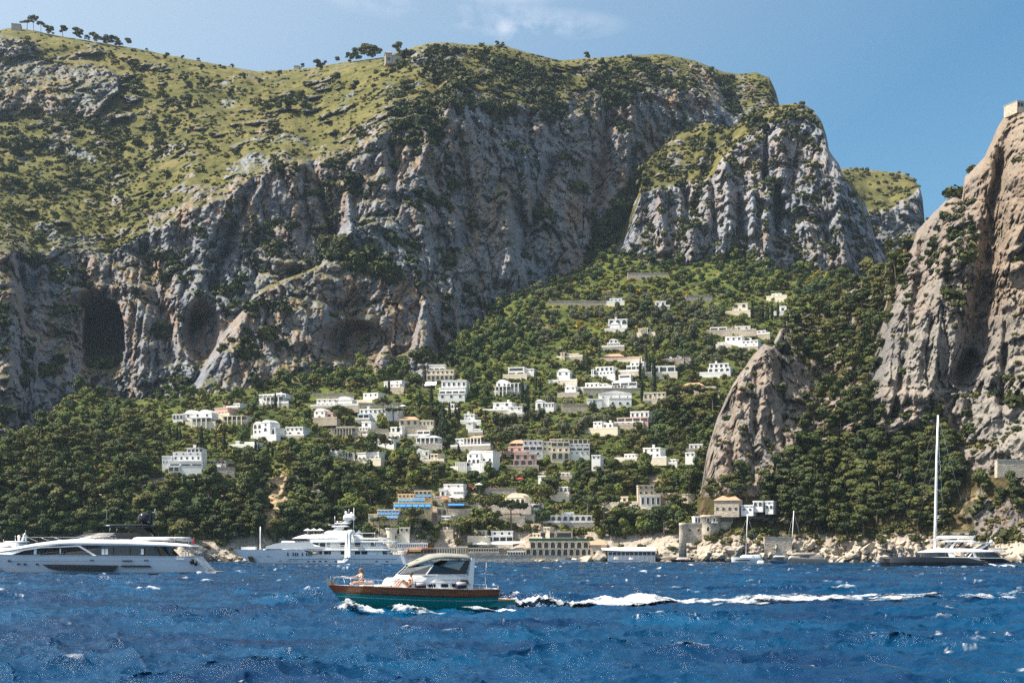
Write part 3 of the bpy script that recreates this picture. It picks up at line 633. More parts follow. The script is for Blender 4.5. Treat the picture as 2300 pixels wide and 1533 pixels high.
def house(label, wall, blocks, L=None, name='villa', yaw=None, cat='house', extra=None, Yfix=None, group=None):
    """blocks: (x0, x1, ytop, ybase, rows, roof, setback) measured in the photo.
    rows: storeys from the top, e.g. 'w3/a2' = 3 square windows over 2 arched; roof: t parapet, v barrel vaults, d dome, g gable, c chimney, p pergola"""
    L = L or D
    b0 = max(blocks, key=lambda q: q[3]); xc = (b0[0]+b0[1])/2
    if Yfix: Yw = Yfix
    else:
        ys = [on(L, x, b0[3]-k).y for x in np.linspace(b0[0], b0[1], 5) for k in (0, 0.35*(b0[3]-b0[2]))]
        ys += [on(L, q[0]+(q[1]-q[0])*fx, q[3]-(q[3]-q[2])*fy).y-(q[6] if len(q) > 6 else 0)-0.8 for q in blocks for fx in (0.0, 0.3, 0.7, 1.0) for fy in (0, 0.4, 0.8)]
        Yw = min(ys)-0.8
    o = at(xc, b0[3], Yw); s = Yw/F
    root = empty(name, o, R(yaw if yaw is not None else random.uniform(-26, -8)))
    tag(root, label, cat, group)
    LANDMARK.append((label, min(q[0] for q in blocks), max(q[1] for q in blocks), min(q[2] for q in blocks), max(q[3] for q in blocks)))
    wm = WALLS[wall]
    for q in blocks:
        x0, x1, yt, yb, rows, roof = q[:6]; sb = q[6] if len(q) > 6 else 0.0; m = WALLS[q[7]] if len(q) > 7 else wm
        KEEP.append((x0, x1, yt, yb))
        a, b = (x0-xc)*s, (x1-xc)*s; z1, z0 = (b0[3]-yt)*s, (b0[3]-yb)*s; hgt = z1-z0; dp = 7.0
        par = 0.5 if 't' in roof else 0.15
        mb = MB().box(a, b, sb, sb+dp, z0-(4.5 if L is D else 1.8), z1-par); mb.build('wall', m, root)
        rf = MB(); e = 0.12
        if 'g' in roof:
            rf.prism([(a-e, z1-par),(b+e, z1-par),((a+b)/2, z1+hgt*0.35)], sb-e, sb+dp+e)
        elif 'h' in roof:
            zz = z1-par; rf.add([(a-.4,sb-.4,zz),(b+.4,sb-.4,zz),(b+.4,sb+dp+.4,zz),(a-.4,sb+dp+.4,zz),(a+(b-a)*.25,sb+dp/2,zz+1.7),(b-(b-a)*.25,sb+dp/2,zz+1.7)],
                    [(3,2,1,0),(0,1,5,4),(1,2,5),(2,3,4,5),(3,0,4)])
        else:
            rf.box(a-e, b+e, sb-e, sb+0.18, z1-par, z1); rf.box(a-e, b+e, sb+dp-0.2, sb+dp+e, z1-par, z1)
            rf.box(a-e, a+0.18, sb+0.18, sb+dp-0.2, z1-par, z1-0.002); rf.box(b-0.18, b+e, sb+0.18, sb+dp-0.2, z1-par, z1-0.002)
            rf.box(a+0.18, b-0.18, sb+0.18, sb+dp-0.2, z1-par-0.1, z1-par+0.03)
        rfo = rf.build('roof', M_TILE if ('h' in roof and 'W' not in roof) else (M_GREY if 'G' in roof else m), root)
        if 'v' in roof:
            nv = max(1, int(round((b-a)/5.5))); wv = (b-a)/nv
            for i in range(nv):
                cx = a+wv*(i+0.5); pts = [(cx+wv*0.42*math.cos(math.pi*k/8), z1-0.05+wv*0.22*math.sin(math.pi*k/8)) for k in range(9)]
                MB().prism(pts[::-1], sb+0.25, sb+dp-0.25).build('vault', m, rfo)
        if 'd' in roof:
            rr = (b-a)*0.16+0.5
            MB().lathe([(rr*math.cos(t), rr*0.85*math.sin(t)) for t in np.linspace(0, 1.45, 7)], ((a+b)/2+(b-a)*0.1, sb+3, z1-0.2), 14).build('dome', m, rfo, True)
        if 'c' in roof:
            cx = a+(b-a)*random.uniform(0.2, 0.8)
            MB().box(cx-0.4, cx+0.4, sb+2, sb+2.8, z1-0.4, z1+1.1).box(cx-0.55, cx+0.55, sb+1.85, sb+2.95, z1+1.1, z1+1.3).build('chimney', m, rfo)
        rl = [r for r in rows.split('/')] if rows else []
        for k, r in enumerate(rl):
            if not r or r == '-': continue
            n = int(r[1:]); hh = hgt/len(rl); zb = z1-(k+1)*hh; cw = (b-a)/n
            for i in range(n):
                cx = a+cw*(i+0.5)
                if r[0] == 'w': window(root, 'w', m, cx, sb, zb+hh*0.26, min(cw*0.42, hh*0.42), hh*0.46)
                elif r[0] == 'f': window(root, 'w', m, cx, sb, zb+hh*0.10, min(cw*0.5, hh*0.55), hh*0.66)
                elif r[0] == 'a': window(root, 'a', m, cx, sb, zb+hh*0.08, min(cw*0.66, hh*0.72), hh*0.74)
                elif r[0] == 'b': window(root, 'w', m, cx, sb, zb+hh*0.18, cw*0.84, hh*0.58)      # band of glass
                elif r[0] == 'p':                                                                # pergola on posts in front
                    if i == 0:
                        MB().box(a, b, sb-3.0, sb-0.05, zb+hh*0.86, zb+hh*0.96).build('pergola', m, root)
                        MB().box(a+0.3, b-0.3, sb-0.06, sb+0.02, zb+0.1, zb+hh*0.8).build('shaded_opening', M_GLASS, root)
                    MB().box(cx-0.18, cx+0.18, sb-2.95, sb-2.6, zb-2.5, zb+hh*0.86).build('post', m, root)
                elif r[0] == 'B':                                                                # blue blinds
                    window(root, 'w', m, cx, sb, zb+hh*0.12, cw*0.5, hh*0.5)
                    MB().add([(cx-cw*.42,sb-.05,zb+hh*.72),(cx+cw*.42,sb-.05,zb+hh*.72),(cx+cw*.42,sb-1.5,zb+hh*.42),(cx-cw*.42,sb-1.5,zb+hh*.42),
                              (cx-cw*.42,sb-.05,zb+hh*.66),(cx+cw*.42,sb-.05,zb+hh*.66),(cx+cw*.42,sb-1.5,zb+hh*.28),(cx-cw*.42,sb-1.5,zb+hh*.28)],
                             [(3,2,1,0),(4,5,6,7),(0,4,7,3),(1,2,6,5),(3,7,6,2)]).build('awning', M_AWN_B, root)
                elif r[0] == 'r':                                                                # round arcade opening
                    window(root, 'a', M_CREAM if m is M_STONE else m, cx, sb, zb+hh*0.04, cw*0.70, hh*0.84)
    if extra: extra(root, xc, b0[3], s)
    if name == 'villa' and L is D:                                       # terrace with a low parapet in front
        lo = [q for q in blocks if q[3] > b0[3]-4]; a = (min(q[0] for q in lo)-xc)*s-random.uniform(0.5, 4); b = (max(q[1] for q in lo)-xc)*s+random.uniform(0.5, 4); d = random.uniform(1.5, 3.5)
        tw = random.choice((M_STONE, M_STONE2, wm, M_CREAM)); t = MB().box(a, b, -d, -0.02, -3.2, -0.25).build('terrace', tw, root)
        MB().box(a, b, -d-0.04, -d+0.2, -0.25, 0.55).build('parapet', random.choice((wm, tw)), t)
    return root

def garden_wall(label, x0, x1, yt, yb, mat='s', L=None, setb=-0.6, rail=None, name='terrace_wall', Yfix=None):
    L = L or D; xc = (x0+x1)/2
    Yw = Yfix or min(on(L, x, yb).y for x in np.linspace(x0, x1, 5))+setb
    s = Yw/F; root = empty(name, at(xc, yb, Yw)); tag(root, label, 'wall'); w = (x1-x0)*s/2; h = (yb-yt)*s
    MB().box(-w, w, 0, 2.5, -3, h).build('wall', WALLS[mat], root)
    MB().box(-w-0.1, w+0.1, -0.12, 2.6, h, h+0.22).build('coping', WALLS[mat], root)
    if rail: MB().box(-w, w, 0.0, 0.08, h+0.22, h+1.5).build('railing', rail, root)
    KEEP.append((x0, x1, yt, yb)); return root
def parasol(label, px, py, Y, mat, r=1.7, group=None):
    o = empty('parasol', at(px, py, Y)); tag(o, label, 'parasol', group)
    MB().tube([(0,0,-1.5),(0,0,2.3)], 0.05, 6).build('pole', M_WHITE, o)
    MB().lathe([(r,2.0),(r*0.55,2.35),(0.05,2.65)], (0,0,0), 8).build('canopy', mat, o); return o

house('white villa with a round roof dome and columned upper porch', 'w', [(573,639,883,893,'b6','t',2.0),(589,639,891,906,'p5/-','t'),(612,622,880,884,'','d',3)], cat='villa')
house('long low white villa with barrel vaults and three arches', 'w', [(383,408,928,940,'a3','t'),(408,476,926,938,'w3','tv',0.5),(430,476,938,950,'p4','t')], cat='villa')
house('small pink house under the dark trees left of the domed villa', 'p', [(479,514,915,932,'-/a4','tc')], cat='villa')
house('orange garden terrace building with closed parasols on its roof', 'c', [(500,556,934,946,'p5','t')], cat='villa')
house('white villa of two tall blocks with a big arched window', 'w', [(562,586,950,974,'a2/w2','v'),(587,612,948,980,'w1/a1/-','v',-1.0),(612,622,960,978,'a1','t')], cat='villa')
house('low white house with an arch behind grey retaining wall', 'w', [(640,682,958,978,'w4/a2','t')], cat='villa')
house('white house with a tall arched niche beside red flowers', 'w', [(704,731,922,941,'w2/a1','v'),(731,748,926,941,'w1','t',1,'p')], cat='villa')
house('stepped white hotel on the left of the wooded slope', 'w', [(412,447,1003,1014,'p4','tc',6),(384,448,1013,1031,'w4/f5','t',3),(361,383,1022,1040,'-/w3','t',2),(380,455,1034,1046,'-/b3','t',0),(380,404,1046,1060,'b2','t',-1)], yaw=0, name='hotel', cat='hotel')
garden_wall('long grey terrace wall below the stepped white hotel', 444, 527, 1050, 1060, 'g')
house('low white pool house above the long grey terrace wall', 'w', [(468,508,1034,1041,'b4','G'),(490,504,1045,1054,'w2','t',-2)], cat='villa')
house('low white villa with green windows left of the dark retaining wall', 'w', [(710,760,895,912,'w4/w5','t'),(755,793,898,912,'-/b2','v')], cat='villa')
house('white house half hidden by a cypress above a long pergola', 'w', [(814,851,882,901,'w3/-','t')], cat='villa')
house('white and pink villa at the foot of the rock pinnacle', 'w', [(856,902,854,862,'w2','t',1),(872,900,861,873,'a2/w3','t')], cat='villa')
house('big stepped villa with balustrade and arched ground floor', 'c', [(961,998,816,831,'-/b3','t',3,'w'),(957,1019,829,841,'w6','tc',1.5),(958,1018,841,852,'a6','t',0)], name='grand_villa', yaw=-4, cat='villa')
def glare(root, xc, yb, s):
    n = (sdir+Vector((0.02,-1,-0.10)).normalized()).normalized()   # sloped glazing that mirrors the sun
house('white hotel block with square windows above a terrace', 'w', [(990,1047,853,870,'w5','t',1),(986,1046,869,884,'-/b4','t',0),(985,1046,884,897,'w3','t',-2)], name='hotel', cat='hotel')
house('long white house with roof chimneys and a round-headed blue window', 'w', [(805,868,917,929,'w6','tc',1),(868,897,915,926,'a2','tc'),(806,832,929,942,'b2','t',-1.5,'b')], cat='villa')
house('white cube house on a stone base beside dark pines', 'w', [(810,832,945,960,'w1','t',1),(806,834,958,967,'w4','t'),(804,826,967,977,'a2','t',-0.5,'s')], cat='villa')
house('cream palazzo with pilasters on a high rubble wall', 'c', [(896,940,940,957,'w3','th'),(940,974,943,956,'w4','t',0.5)], name='palazzo', yaw=-5, cat='villa')
garden_wall('high rubble wall under the cream palazzo', 904, 958, 957, 973, 's')
garden_wall('curved stone wall beside the white cube house', 826, 872, 964, 980, 's')
house('white house with two arched doors left of the rubble wall', 'w', [(876,904,958,974,'a2/w2','t')], cat='villa')
house('tiny white belvedere with one arch among cypresses', 'w', [(1012,1020,906,920,'a1','t')], cat='villa')
house('white cottage half hidden behind tall cypresses', 'w', [(1042,1066,929,946,'w2/w1','tc')], cat='villa')
house('flat white cottage above the umbrella pines', 'w', [(847,880,985,994,'w2','t')], cat='villa')
house('white house with awnings left of the cypress pair', 'w', [(934,986,983,1000,'p5/w3','v')], cat='villa')
house('white villa with arcaded loggia and blue windows', 'w', [(1023,1045,984,1002,'w2/w2','t',-0.5),(1045,1095,984,1002,'p6/a5','th')], cat='villa')
house('white villa with big arches behind the row of umbrella pines', 'w', [(800,854,1015,1033,'-/a5','t'),(756,784,1014,1024,'p4','t',1)], cat='villa')
house('small white gate house with one arch left of the umbrella pines', 'w', [(742,756,1005,1017,'a1','t')], cat='villa')
house('modern white house with a wide blue picture window', 'w', [(1141,1178,824,844,'b1/b2','t'),(1178,1198,827,840,'w2/-','t',2)], cat='villa')
house('plain white cube house among dark trees', 'w', [(1250,1280,833,855,'w2/-','v')], cat='villa')
house('two storey white villa with tall windows and corner columns', 'w', [(1337,1378,823,843,'f4/f5','t'),(1330,1338,829,843,'p2','t')], cat='villa')
house('white villa with a wavy roof line above a vine pergola', 'w', [(1114,1140,857,870,'w2','v'),(1136,1173,861,870,'p4','t',1),(1115,1150,869,880,'p4','t',-2)], cat='villa')
house('white house with one tall arched window beside a palm', 'w', [(1106,1150,903,921,'a2/w3','tc')], cat='villa')
house('small white house right of the cypress group', 'w', [(1142,1173,912,930,'w2/-','t')], cat='villa')
house('white house with a rounded vault front and terrace', 'w', [(1203,1220,900,922,'w1','v',-0.5),(1218,1245,904,916,'w4','t')], cat='villa')
house('plain white stepped house on the middle terraces', 'w', [(1268,1294,867,885,'w2/-','t'),(1268,1278,862,868,'','t',2)], cat='villa')
house('long low white house above the terraced walls', 'w', [(1314,1345,859,872,'w3','t'),(1345,1363,861,870,'w2','t',1)], cat='villa')
house('white house with a dark columned porch on a stone terrace', 'w', [(1374,1430,857,866,'b3','t',1),(1370,1406,866,873,'p5','t',0)], cat='villa')
house('large white palazzo with a curved pediment and arched windows', 'w', [(1345,1419,880,893,'-/w4','tg',1.5),(1318,1352,894,907,'w1','t',0.5),(1368,1418,892,909,'-/a3','t',0)], name='palazzo', yaw=-3, cat='villa')
house('white terraced house left of the pink balconied villa', 'w', [(1332,1352,946,964,'w2/w1','t'),(1352,1377,950,963,'w2','tc',1)], cat='villa')
house('sloping white and pink villa with balconies and square windows', 'w', [(1412,1455,922,938,'w4','t',3),(1384,1455,936,947,'b4','t',1.5,'p'),(1379,1445,946,955,'a5','t')], cat='villa')
house('large white and cream hotel with three big arches', 'w', [(1175,1219,988,1024,'w4/b3/w2','t'),(1219,1240,990,1024,'w2/w2/-','t',0.5,'c'),(1238,1279,991,1016,'b3/w3','t',0,'c'),(1238,1279,1015,1031,'r3','t',-1.2,'c'),(1279,1325,995,1020,'w4/b3/w4','t',1.0)], name='hotel', yaw=0, cat='hotel')
house('pale pergola building at the back of the large hotel', 'c', [(1236,1262,983,991,'w3','t',4),(1262,1325,985,993,'p6','t',4)], name='hotel_annex', yaw=0, cat='hotel')
house('pink house with white shutters over three dark arches', 'p', [(1155,1205,1018,1032,'f3','t'),(1153,1198,1031,1047,'r3','t',-0.3)], cat='villa', yaw=-2)
house('pink loggia house between the pines and the large hotel', 'p', [(1143,1175,992,1002,'b2','th',1.5),(1141,1176,1002,1016,'w2','t',0)], cat='villa')
house('white ruin-like villa with tall arches and terrace columns', 'w', [(1050,1082,1018,1041,'w2/a3','v'),(1082,1110,1013,1040,'-/w2','t',1),(1030,1060,1038,1050,'p6','t',-1),(1090,1106,1037,1047,'p4','t',-1)], cat='villa')
house('small pale blue house high on the upper terraces', 'b', [(1369,1397,670,679,'w3','t')], cat='villa')
house('small white house beside an umbrella pine on the upper slope', 'w', [(1471,1495,676,689,'w2','t')], cat='villa')
house('pale cream farmhouse with two arched windows high on the right', 'c', [(1645,1679,681,701,'a2/w1','t')], cat='villa')
house('tiny white cottage on the topmost terrace', 'w', [(1733,1755,659,668,'w2','t')], cat='villa')
house('tiny white cottage behind three cypresses at the rock edge', 'w', [(1750,1766,687,702,'w1','t')], cat='villa')
house('white house with three arched windows above a vaulted base', 'w', [(1366,1409,716,729,'a3','tc',0.5),(1370,1392,728,740,'-/w2','v',-0.5)], cat='villa')
house('small white gabled chapel-like house on the slope', 'w', [(1368,1388,763,770,'a2','g'),(1364,1392,769,779,'w4','t')], cat='villa')
house('long flat white building high on the right slope', 'w', [(1595,1632,734,745,'b2','t'),(1632,1652,737,745,'b2','G'),(1650,1684,733,742,'w2','t',1)], cat='villa')
house('small white house with three arches at the wood edge', 'w', [(1690,1720,742,751,'a3','t')], cat='villa')
house('white farmhouse of two wings above the rock pinnacle', 'w', [(1628,1666,753,775,'w3/-','t'),(1666,1703,764,779,'w4/a2','tc',-0.4)], cat='villa')
house('pale blue-white house behind a domed pine', 'b', [(1495,1539,798,808,'w4','tc')], cat='villa')
house('white villa with a dark band window between cypresses', 'w', [(1463,1516,821,838,'b3','t')], cat='villa')
house('white villa with balconies over three arches near the pinnacle', 'w', [(1592,1636,815,826,'f4','tc',0.5),(1590,1640,825,838,'a4','t')], cat='villa')
house('stepped white villa left of a cypress clump', 'w', [(1414,1446,812,822,'w3','t',1),(1407,1440,820,834,'b3','t')], cat='villa')
house('white cube house with a broad band window below the stepped villa', 'w', [(1389,1417,841,857,'b1/-','t')], cat='villa')
house('cream house with one arched door beside a lone cypress', 'c', [(1444,1466,880,897,'w2','t',0.5),(1466,1495,880,902,'w3/a1','t')], cat='villa')
house('long beige house half buried in umbrella pines', 'c', [(1530,1580,862,877,'w4','th'),(1580,1606,867,880,'w2','t',1)], cat='villa')
house('tall white corner house behind the dark trees near the pinnacle', 'w', [(1548,1578,996,1010,'w3','t')], cat='villa')
house('white two storey house with roof terrace below the pinnacle', 'w', [(1446,1486,1006,1029,'w3/w3','tc'),(1400,1425,1018,1030,'w3','t',1)], cat='villa')
# yellow hotel by the harbour
house('ochre yellow hotel in steps with rows of blue awnings', 'y', [(927,966,1098,1116,'a4/B4','t',9),(890,926,1106,1127,'w4/B4','t',8),(922,952,1115,1128,'B5','t',6),(882,967,1126,1144,'B6','t',4),(846,896,1143,1157,'b6/B6','tW',2,'w'),(896,945,1143,1155,'B4','t',3),(827,847,1153,1167,'w3/B2','t',0.5),(840,894,1157,1167,'B6','t',0)], name='stepped_hotel', yaw=0, cat='hotel')
house('white cubic house right of the yellow hotel', 'w', [(995,1040,1086,1104,'w2/-','t',1),(989,1003,1098,1117,'w1','t',-1),(1020,1043,1102,1108,'b3','t',-0.5)], cat='villa')
house('terrace restaurant with a long blue awning on a stone wall', 's', [(1004,1060,1142,1157,'','t'),(982,1004,1141,1156,'a2','t',-0.5)], name='restaurant', cat='restaurant', yaw=0,
  extra=lambda r, xc, yb, s: (MB().add([((1006-xc)*s,3,(yb-1130)*s),((1042-xc)*s,3,(yb-1130)*s),((1042-xc)*s,-0.6,(yb-1134)*s),((1006-xc)*s,-0.6,(yb-1134)*s),
     ((1006-xc)*s,3,(yb-1131)*s),((1042-xc)*s,3,(yb-1131)*s),((1042-xc)*s,-0.6,(yb-1135.5)*s),((1006-xc)*s,-0.6,(yb-1135.5)*s)],[(3,2,1,0),(4,5,6,7),(0,4,7,3),(1,2,6,5),(3,7,6,2)]).build('awning', M_AWN_B, r),
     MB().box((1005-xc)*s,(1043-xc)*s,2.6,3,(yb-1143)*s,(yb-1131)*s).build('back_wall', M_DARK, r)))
house('long cream house with scalloped roof above the pines', 'c', [(1136,1184,1117,1134,'a4','v'),(1090,1137,1127,1136,'p6','t',1)], cat='villa')
house('white modern house with stepped terraces above the beach', 'w', [(1174,1213,1130,1142,'b2','t',3),(1172,1200,1141,1155,'b2','t',1),(1150,1176,1139,1150,'w2','t',2),(1130,1168,1150,1162,'-','t',-1,'s')], cat='villa')
house('narrow white house behind the beach pines', 'w', [(989,1010,1157,1172,'b2/b2','t',1),(994,1006,1174,1192,'w2/w1','t')], cat='villa')
house('pale stone fort with a round corner tower near the yacht stern', 'c', [(896,919,1183,1208,'w2/-','t',1),(860,896,1198,1213,'w2','t',0,'s')], name='fort', cat='fort', yaw=0,
  extra=lambda r, xc, yb, s: MB().lathe([(2.2,-4),(2.1,(yb-1188)*s),(2.4,(yb-1187)*s),(2.4,(yb-1185)*s)], ((878-xc)*s, 1.5, 0), 14).build('tower', M_CREAM, r))
house('white beach house with terrace and long white sun roof', 'w', [(1103,1152,1191,1203,'w3','t',2),(1092,1152,1202,1217,'b4','t',0)], name='beach_house', cat='house', yaw=0,
  extra=lambda r, xc, yb, s: MB().add([((1062-xc)*s,-4,(yb-1221)*s),((1150-xc)*s,-4,(yb-1221)*s),((1184-xc)*s,-3,(yb-1215)*s),((1064-xc)*s,1,(yb-1216)*s),
     ((1062-xc)*s,-4,(yb-1222)*s),((1150-xc)*s,-4,(yb-1222)*s),((1184-xc)*s,-3,(yb-1216)*s),((1064-xc)*s,1,(yb-1217)*s)],[(0,1,2,3),(7,6,5,4),(0,4,5,1),(1,5,6,2)]).build('sun_roof', M_AWN_W, r))
house('low waterfront restaurant with a row of dark windows', 'c', [(1052,1120,1229,1239,'b12','tG'),(1050,1122,1239,1246,'','t',-0.8,'g')], name='waterfront_restaurant', cat='restaurant', yaw=0)
house('grey roofed waterfront pavilion with tall glazed bays', 'c', [(976,1026,1228,1244,'f9','tG'),(1026,1050,1226,1244,'f6','t',-0.4)], name='waterfront_pavilion', cat='restaurant', yaw=0)
house('row of blue bathing cabins above the beach', 'b', [(893,960,1218,1229,'f16','t')], name='bathing_cabins', cat='beach huts', yaw=0)
house('orange beach bar with yellow awnings left of the pavilion', 'p', [(915,974,1230,1244,'b8','t')], name='beach_bar', cat='bar', yaw=0,
  extra=lambda r, xc, yb, s: (MB().box((948-xc)*s,(973-xc)*s,-2.2,-0.1,(yb-1231)*s,(yb-1229)*s).build('awning', M_AWN_O, r), MB().box((916-xc)*s,(946-xc)*s,-2.4,-0.1,(yb-1237)*s,(yb-1235)*s).build('awning', M_AWN_Y, r)))
house('stone arcade of two tiers of blind arches on the waterfront', 's', [(1190,1324,1214,1231,'r9','t',2.2),(1180,1332,1230,1247,'r11','t',0)], name='stone_arcade', cat='building', yaw=0,
  extra=lambda r, xc, yb, s: MB().box((1188-xc)*s,(1322-xc)*s,2.3,2.4,(yb-1214)*s,(yb-1208)*s).build('green_screen', M_GREENP, r))
house('stone house with sloping tiled roof right of the arcade', 's', [(1326,1362,1222,1246,'-/w2','h')], name='stone_house', yaw=-8)
house('square stone building above the arcade', 'g', [(1210,1286,1192,1209,'b2','t')], name='stone_house', yaw=0)
house('long white villa with arches behind pines above the arcade', 'w', [(1236,1330,1156,1172,'a7','tc'),(1262,1288,1149,1157,'','t',2)], cat='villa', yaw=-4)
house('old grey stone palazzo with square windows', 's', [(1434,1470,1088,1111,'w3/w3','t',1),(1470,1499,1095,1110,'w2','t',1.5),(1438,1484,1111,1134,'f4','t',0,'w'),(1499,1560,1109,1124,'w4','t',1)], name='palazzo', yaw=0, cat='villa',
  extra=lambda r, xc, yb, s: MB().lathe([(2.6,-5),(2.5,(yb-1112)*s),(2.7,(yb-1111)*s),(2.7,(yb-1109)*s)], ((1548-xc)*s, 1.0, 0), 14).build('tower', M_STONE, r))
house('beige house wall behind leaning pines', 'c', [(1366,1410,1114,1129,'w3','t')], cat='villa')
house('white house with a stone loggia left of the grey palazzo', 'w', [(1255,1276,1092,1108,'a2','t'),(1205,1222,1066,1074,'w1','t')], cat='villa')
def piles(r, xc, yb, s):
    for i in range(11): MB().box((1366+10*i-xc)*s-0.15, (1366+10*i-xc)*s+0.15, -0.2, 0.1, -1.5, (yb-1246)*s).build('pile', M_WHITE, r)
    MB().add([((1352-xc)*s,4,(yb-1229)*s),((1476-xc)*s,4,(yb-1227)*s),((1470-xc)*s,-1,(yb-1236)*s),((1400-xc)*s,-1,(yb-1236)*s),((1352-xc)*s,-1,(yb-1234)*s),
       ((1352-xc)*s,4,(yb-1230)*s),((1476-xc)*s,4,(yb-1228)*s),((1470-xc)*s,-1,(yb-1237)*s),((1400-xc)*s,-1,(yb-1237)*s),((1352-xc)*s,-1,(yb-1235)*s)],
       [(4,3,2,1,0),(5,6,7,8,9),(0,5,9,4),(4,9,8,3),(3,8,7,2)]).build('canvas_roof', M_AWN_W, r)
house('white canopied restaurant on piles over the water', 'w', [(1366,1472,1236,1248,'b11','G')], name='pier_restaurant', cat='restaurant', yaw=0, extra=piles)
garden_wall('long stone quay along the beach front', 880, 1190, 1246, 1256, 'g', Yfix=492, name='quay')
house('small white house above the stepped white hotel', 'w', [(520,540,905,914,'w2','t')], cat='villa')
house('white cottage with a terrace below the two-block villa', 'w', [(548,572,992,1000,'w3','t'),(520,530,988,998,'','t',1)], cat='villa')
house('low house on stone piers among vines left of the cube house', 'g', [(745,800,962,972,'p8','t'),(750,795,956,963,'w4','t',2)], cat='villa')
house('white pool terrace right of the rubble wall', 'w', [(936,966,966,978,'b2','t')], cat='villa')
house('white wall and gate among the cypress pair', 'w', [(1046,1062,946,952,'a1','t'),(1064,1080,962,970,'w1','t')], cat='villa')
house('narrow white chapel with pinnacles beside dark trees', 'w', [(936,946,1012,1030,'a1','g'),(952,962,1010,1026,'w1','t',1)], cat='villa')
house('pale ruined tower house with arches above the beach slope', 'c', [(966,984,1018,1034,'a2/w2','t')], cat='villa')
house('brown roofed farm building on the vine terraces', 'p', [(1355,1400,798,804,'b5','h'),(1408,1440,800,806,'b4','t',1)], cat='villa')
house('small ruined pergola house on the upper terraces', 'c', [(1436,1460,738,750,'p5','t')], cat='villa')
house('low stone shed with pale roof left of the plain cube house', 'c', [(1268,1300,794,802,'w3','t'),(1262,1276,792,800,'p2','t',-1)], cat='villa')
house('white garden house beneath the white farmhouse wings', 'w', [(1612,1630,768,776,'w2','t')], cat='villa')
house('white boundary house at the pinnacle foot', 'w', [(1540,1562,1016,1026,'w2','t'),(1500,1518,1030,1040,'w2','t')], cat='villa')
house('small white house at the end of the vineyard terraces', 'w', [(1260,1280,1060,1070,'w2','t'),(1330,1350,1022,1032,'w2','t')], cat='villa')
house('cream house with blue shutters behind the beach pines', 'c', [(1065,1092,1190,1206,'w3/a3','t')], cat='villa')
house('pale house under the leaning pines above the arcade', 'c', [(1196,1214,1196,1208,'w2','t'),(1220,1234,1182,1192,'w2','t',1)], cat='villa')
house('white bathing pavilion on the rocks left of the arcade', 'w', [(1140,1176,1236,1246,'b6','t')], name='bathing_pavilion', cat='building', yaw=-6)
# round castle on the shore
def castle(r, xc, yb, s):
    for cx, w, y0, y1 in ((1598,21,1156,1226),(1534,8,1174,1226)):
        rr = w*s; MB().lathe([(rr*1.12,-4),(rr*1.02,(yb-(y0+(y1-y0)*0.45))*s),(rr,(yb-y0-6)*s),(rr*1.1,(yb-y0-5)*s),(rr*1.1,(yb-y0)*s)], ((cx-xc)*s, rr*0.6, -(yb-y1)*s*0), 20).build('round_tower', M_STONE, r, True)
    for cx, z in ((1589,1172),(1603,1172),(1589,1192)):
        window(r, 'a', M_WHITE, (cx-xc)*s, -21*s*0.47, (yb-z)*s, 0.8, 1.5)
    MB().box((1597-xc)*s,(1610-xc)*s,-21*s*0.47-1.0,-21*s*0.4,(yb-1174)*s,(yb-1171)*s).build('balcony', M_WHITE, r)
house('round stone castle house on the rocky shore', 's', [(1540,1580,1173,1206,'-/w2/-','t',1),(1618,1648,1156,1209,'b1/-/w2','t',2),(1562,1582,1158,1174,'a3','t',2,'w'),(1597,1672,1208,1226,'','t',0)], name='castle', cat='castle', yaw=0, extra=castle, L=E, Yfix=474)
house('dark stone annex right of the round castle', 'g', [(1648,1706,1160,1182,'w3','tG',3),(1648,1700,1182,1208,'a3/w3','t',2)], name='stone_house', yaw=0, L=E, Yfix=474)
house('stone cottage with a tiled hip roof behind the castle', 's', [(1604,1660,1122,1148,'-/w4','h')], name='stone_house', L=E)
house('white terraced villa right of the stone cottage', 'w', [(1690,1712,1124,1137,'a2','t',1),(1716,1734,1124,1142,'w1/a2','t',2),(1664,1692,1133,1146,'w3/a2','t',0)], cat='villa', L=E)
garden_wall('tall pale retaining wall behind the sailing boats', 1717, 1778, 1206, 1236, 's', E)
garden_wall('grey road wall above the arch on the far right', 2240, 2345, 1033, 1050, 's', E, name='road_wall', setb=1.0)
# watch towers and walls on the skyline
house('small stone watch tower on the far left summit', 'g', [(26,46,53,68,'','t')], L=M, name='watch_tower', cat='tower', yaw=12)
house('ruined stone hut with a dark doorway on the ridge', 'g', [(866,880,118,136,'-/a1','h'),(880,902,124,136,'','t',0.5)], L=M, name='stone_hut', cat='hut', yaw=10)
house('tiny stone hut on the ridge left of the pines', 'g', [(660,672,147,152,'','t')], L=M, name='stone_hut', cat='hut', yaw=0)
house('framed glass lookout on the far right cliff top', 's', [(2280,2330,228,244,'b6','G')], L=E, name='lookout', cat='building', yaw=20)
for x0, x1, yt, yb, lb in ((1410,1500,613,618,'long stone terrace wall on the upper slope'),(1230,1370,676,682,'stone terrace wall left of the pale blue house'),
        (700,795,884,889,'grey terrace wall above the green windowed villa'),(1310,1440,872,880,'stone terrace wall above the large white palazzo'),(1262,1320,908,922,'stone wall with two dark arches below the white palazzo'),
        (1540,1600,664,672,'earth terrace wall among vines'),(805,905,905,912,'dark retaining wall above the long white house'),(1000,1200,1128,1134,'stone wall above the beach pines'),
        (985,1160,1096,1102,'vineyard wall right of the white cubic house')):
    garden_wall(lb, x0, x1, yt, yb, random.choice('sg'))
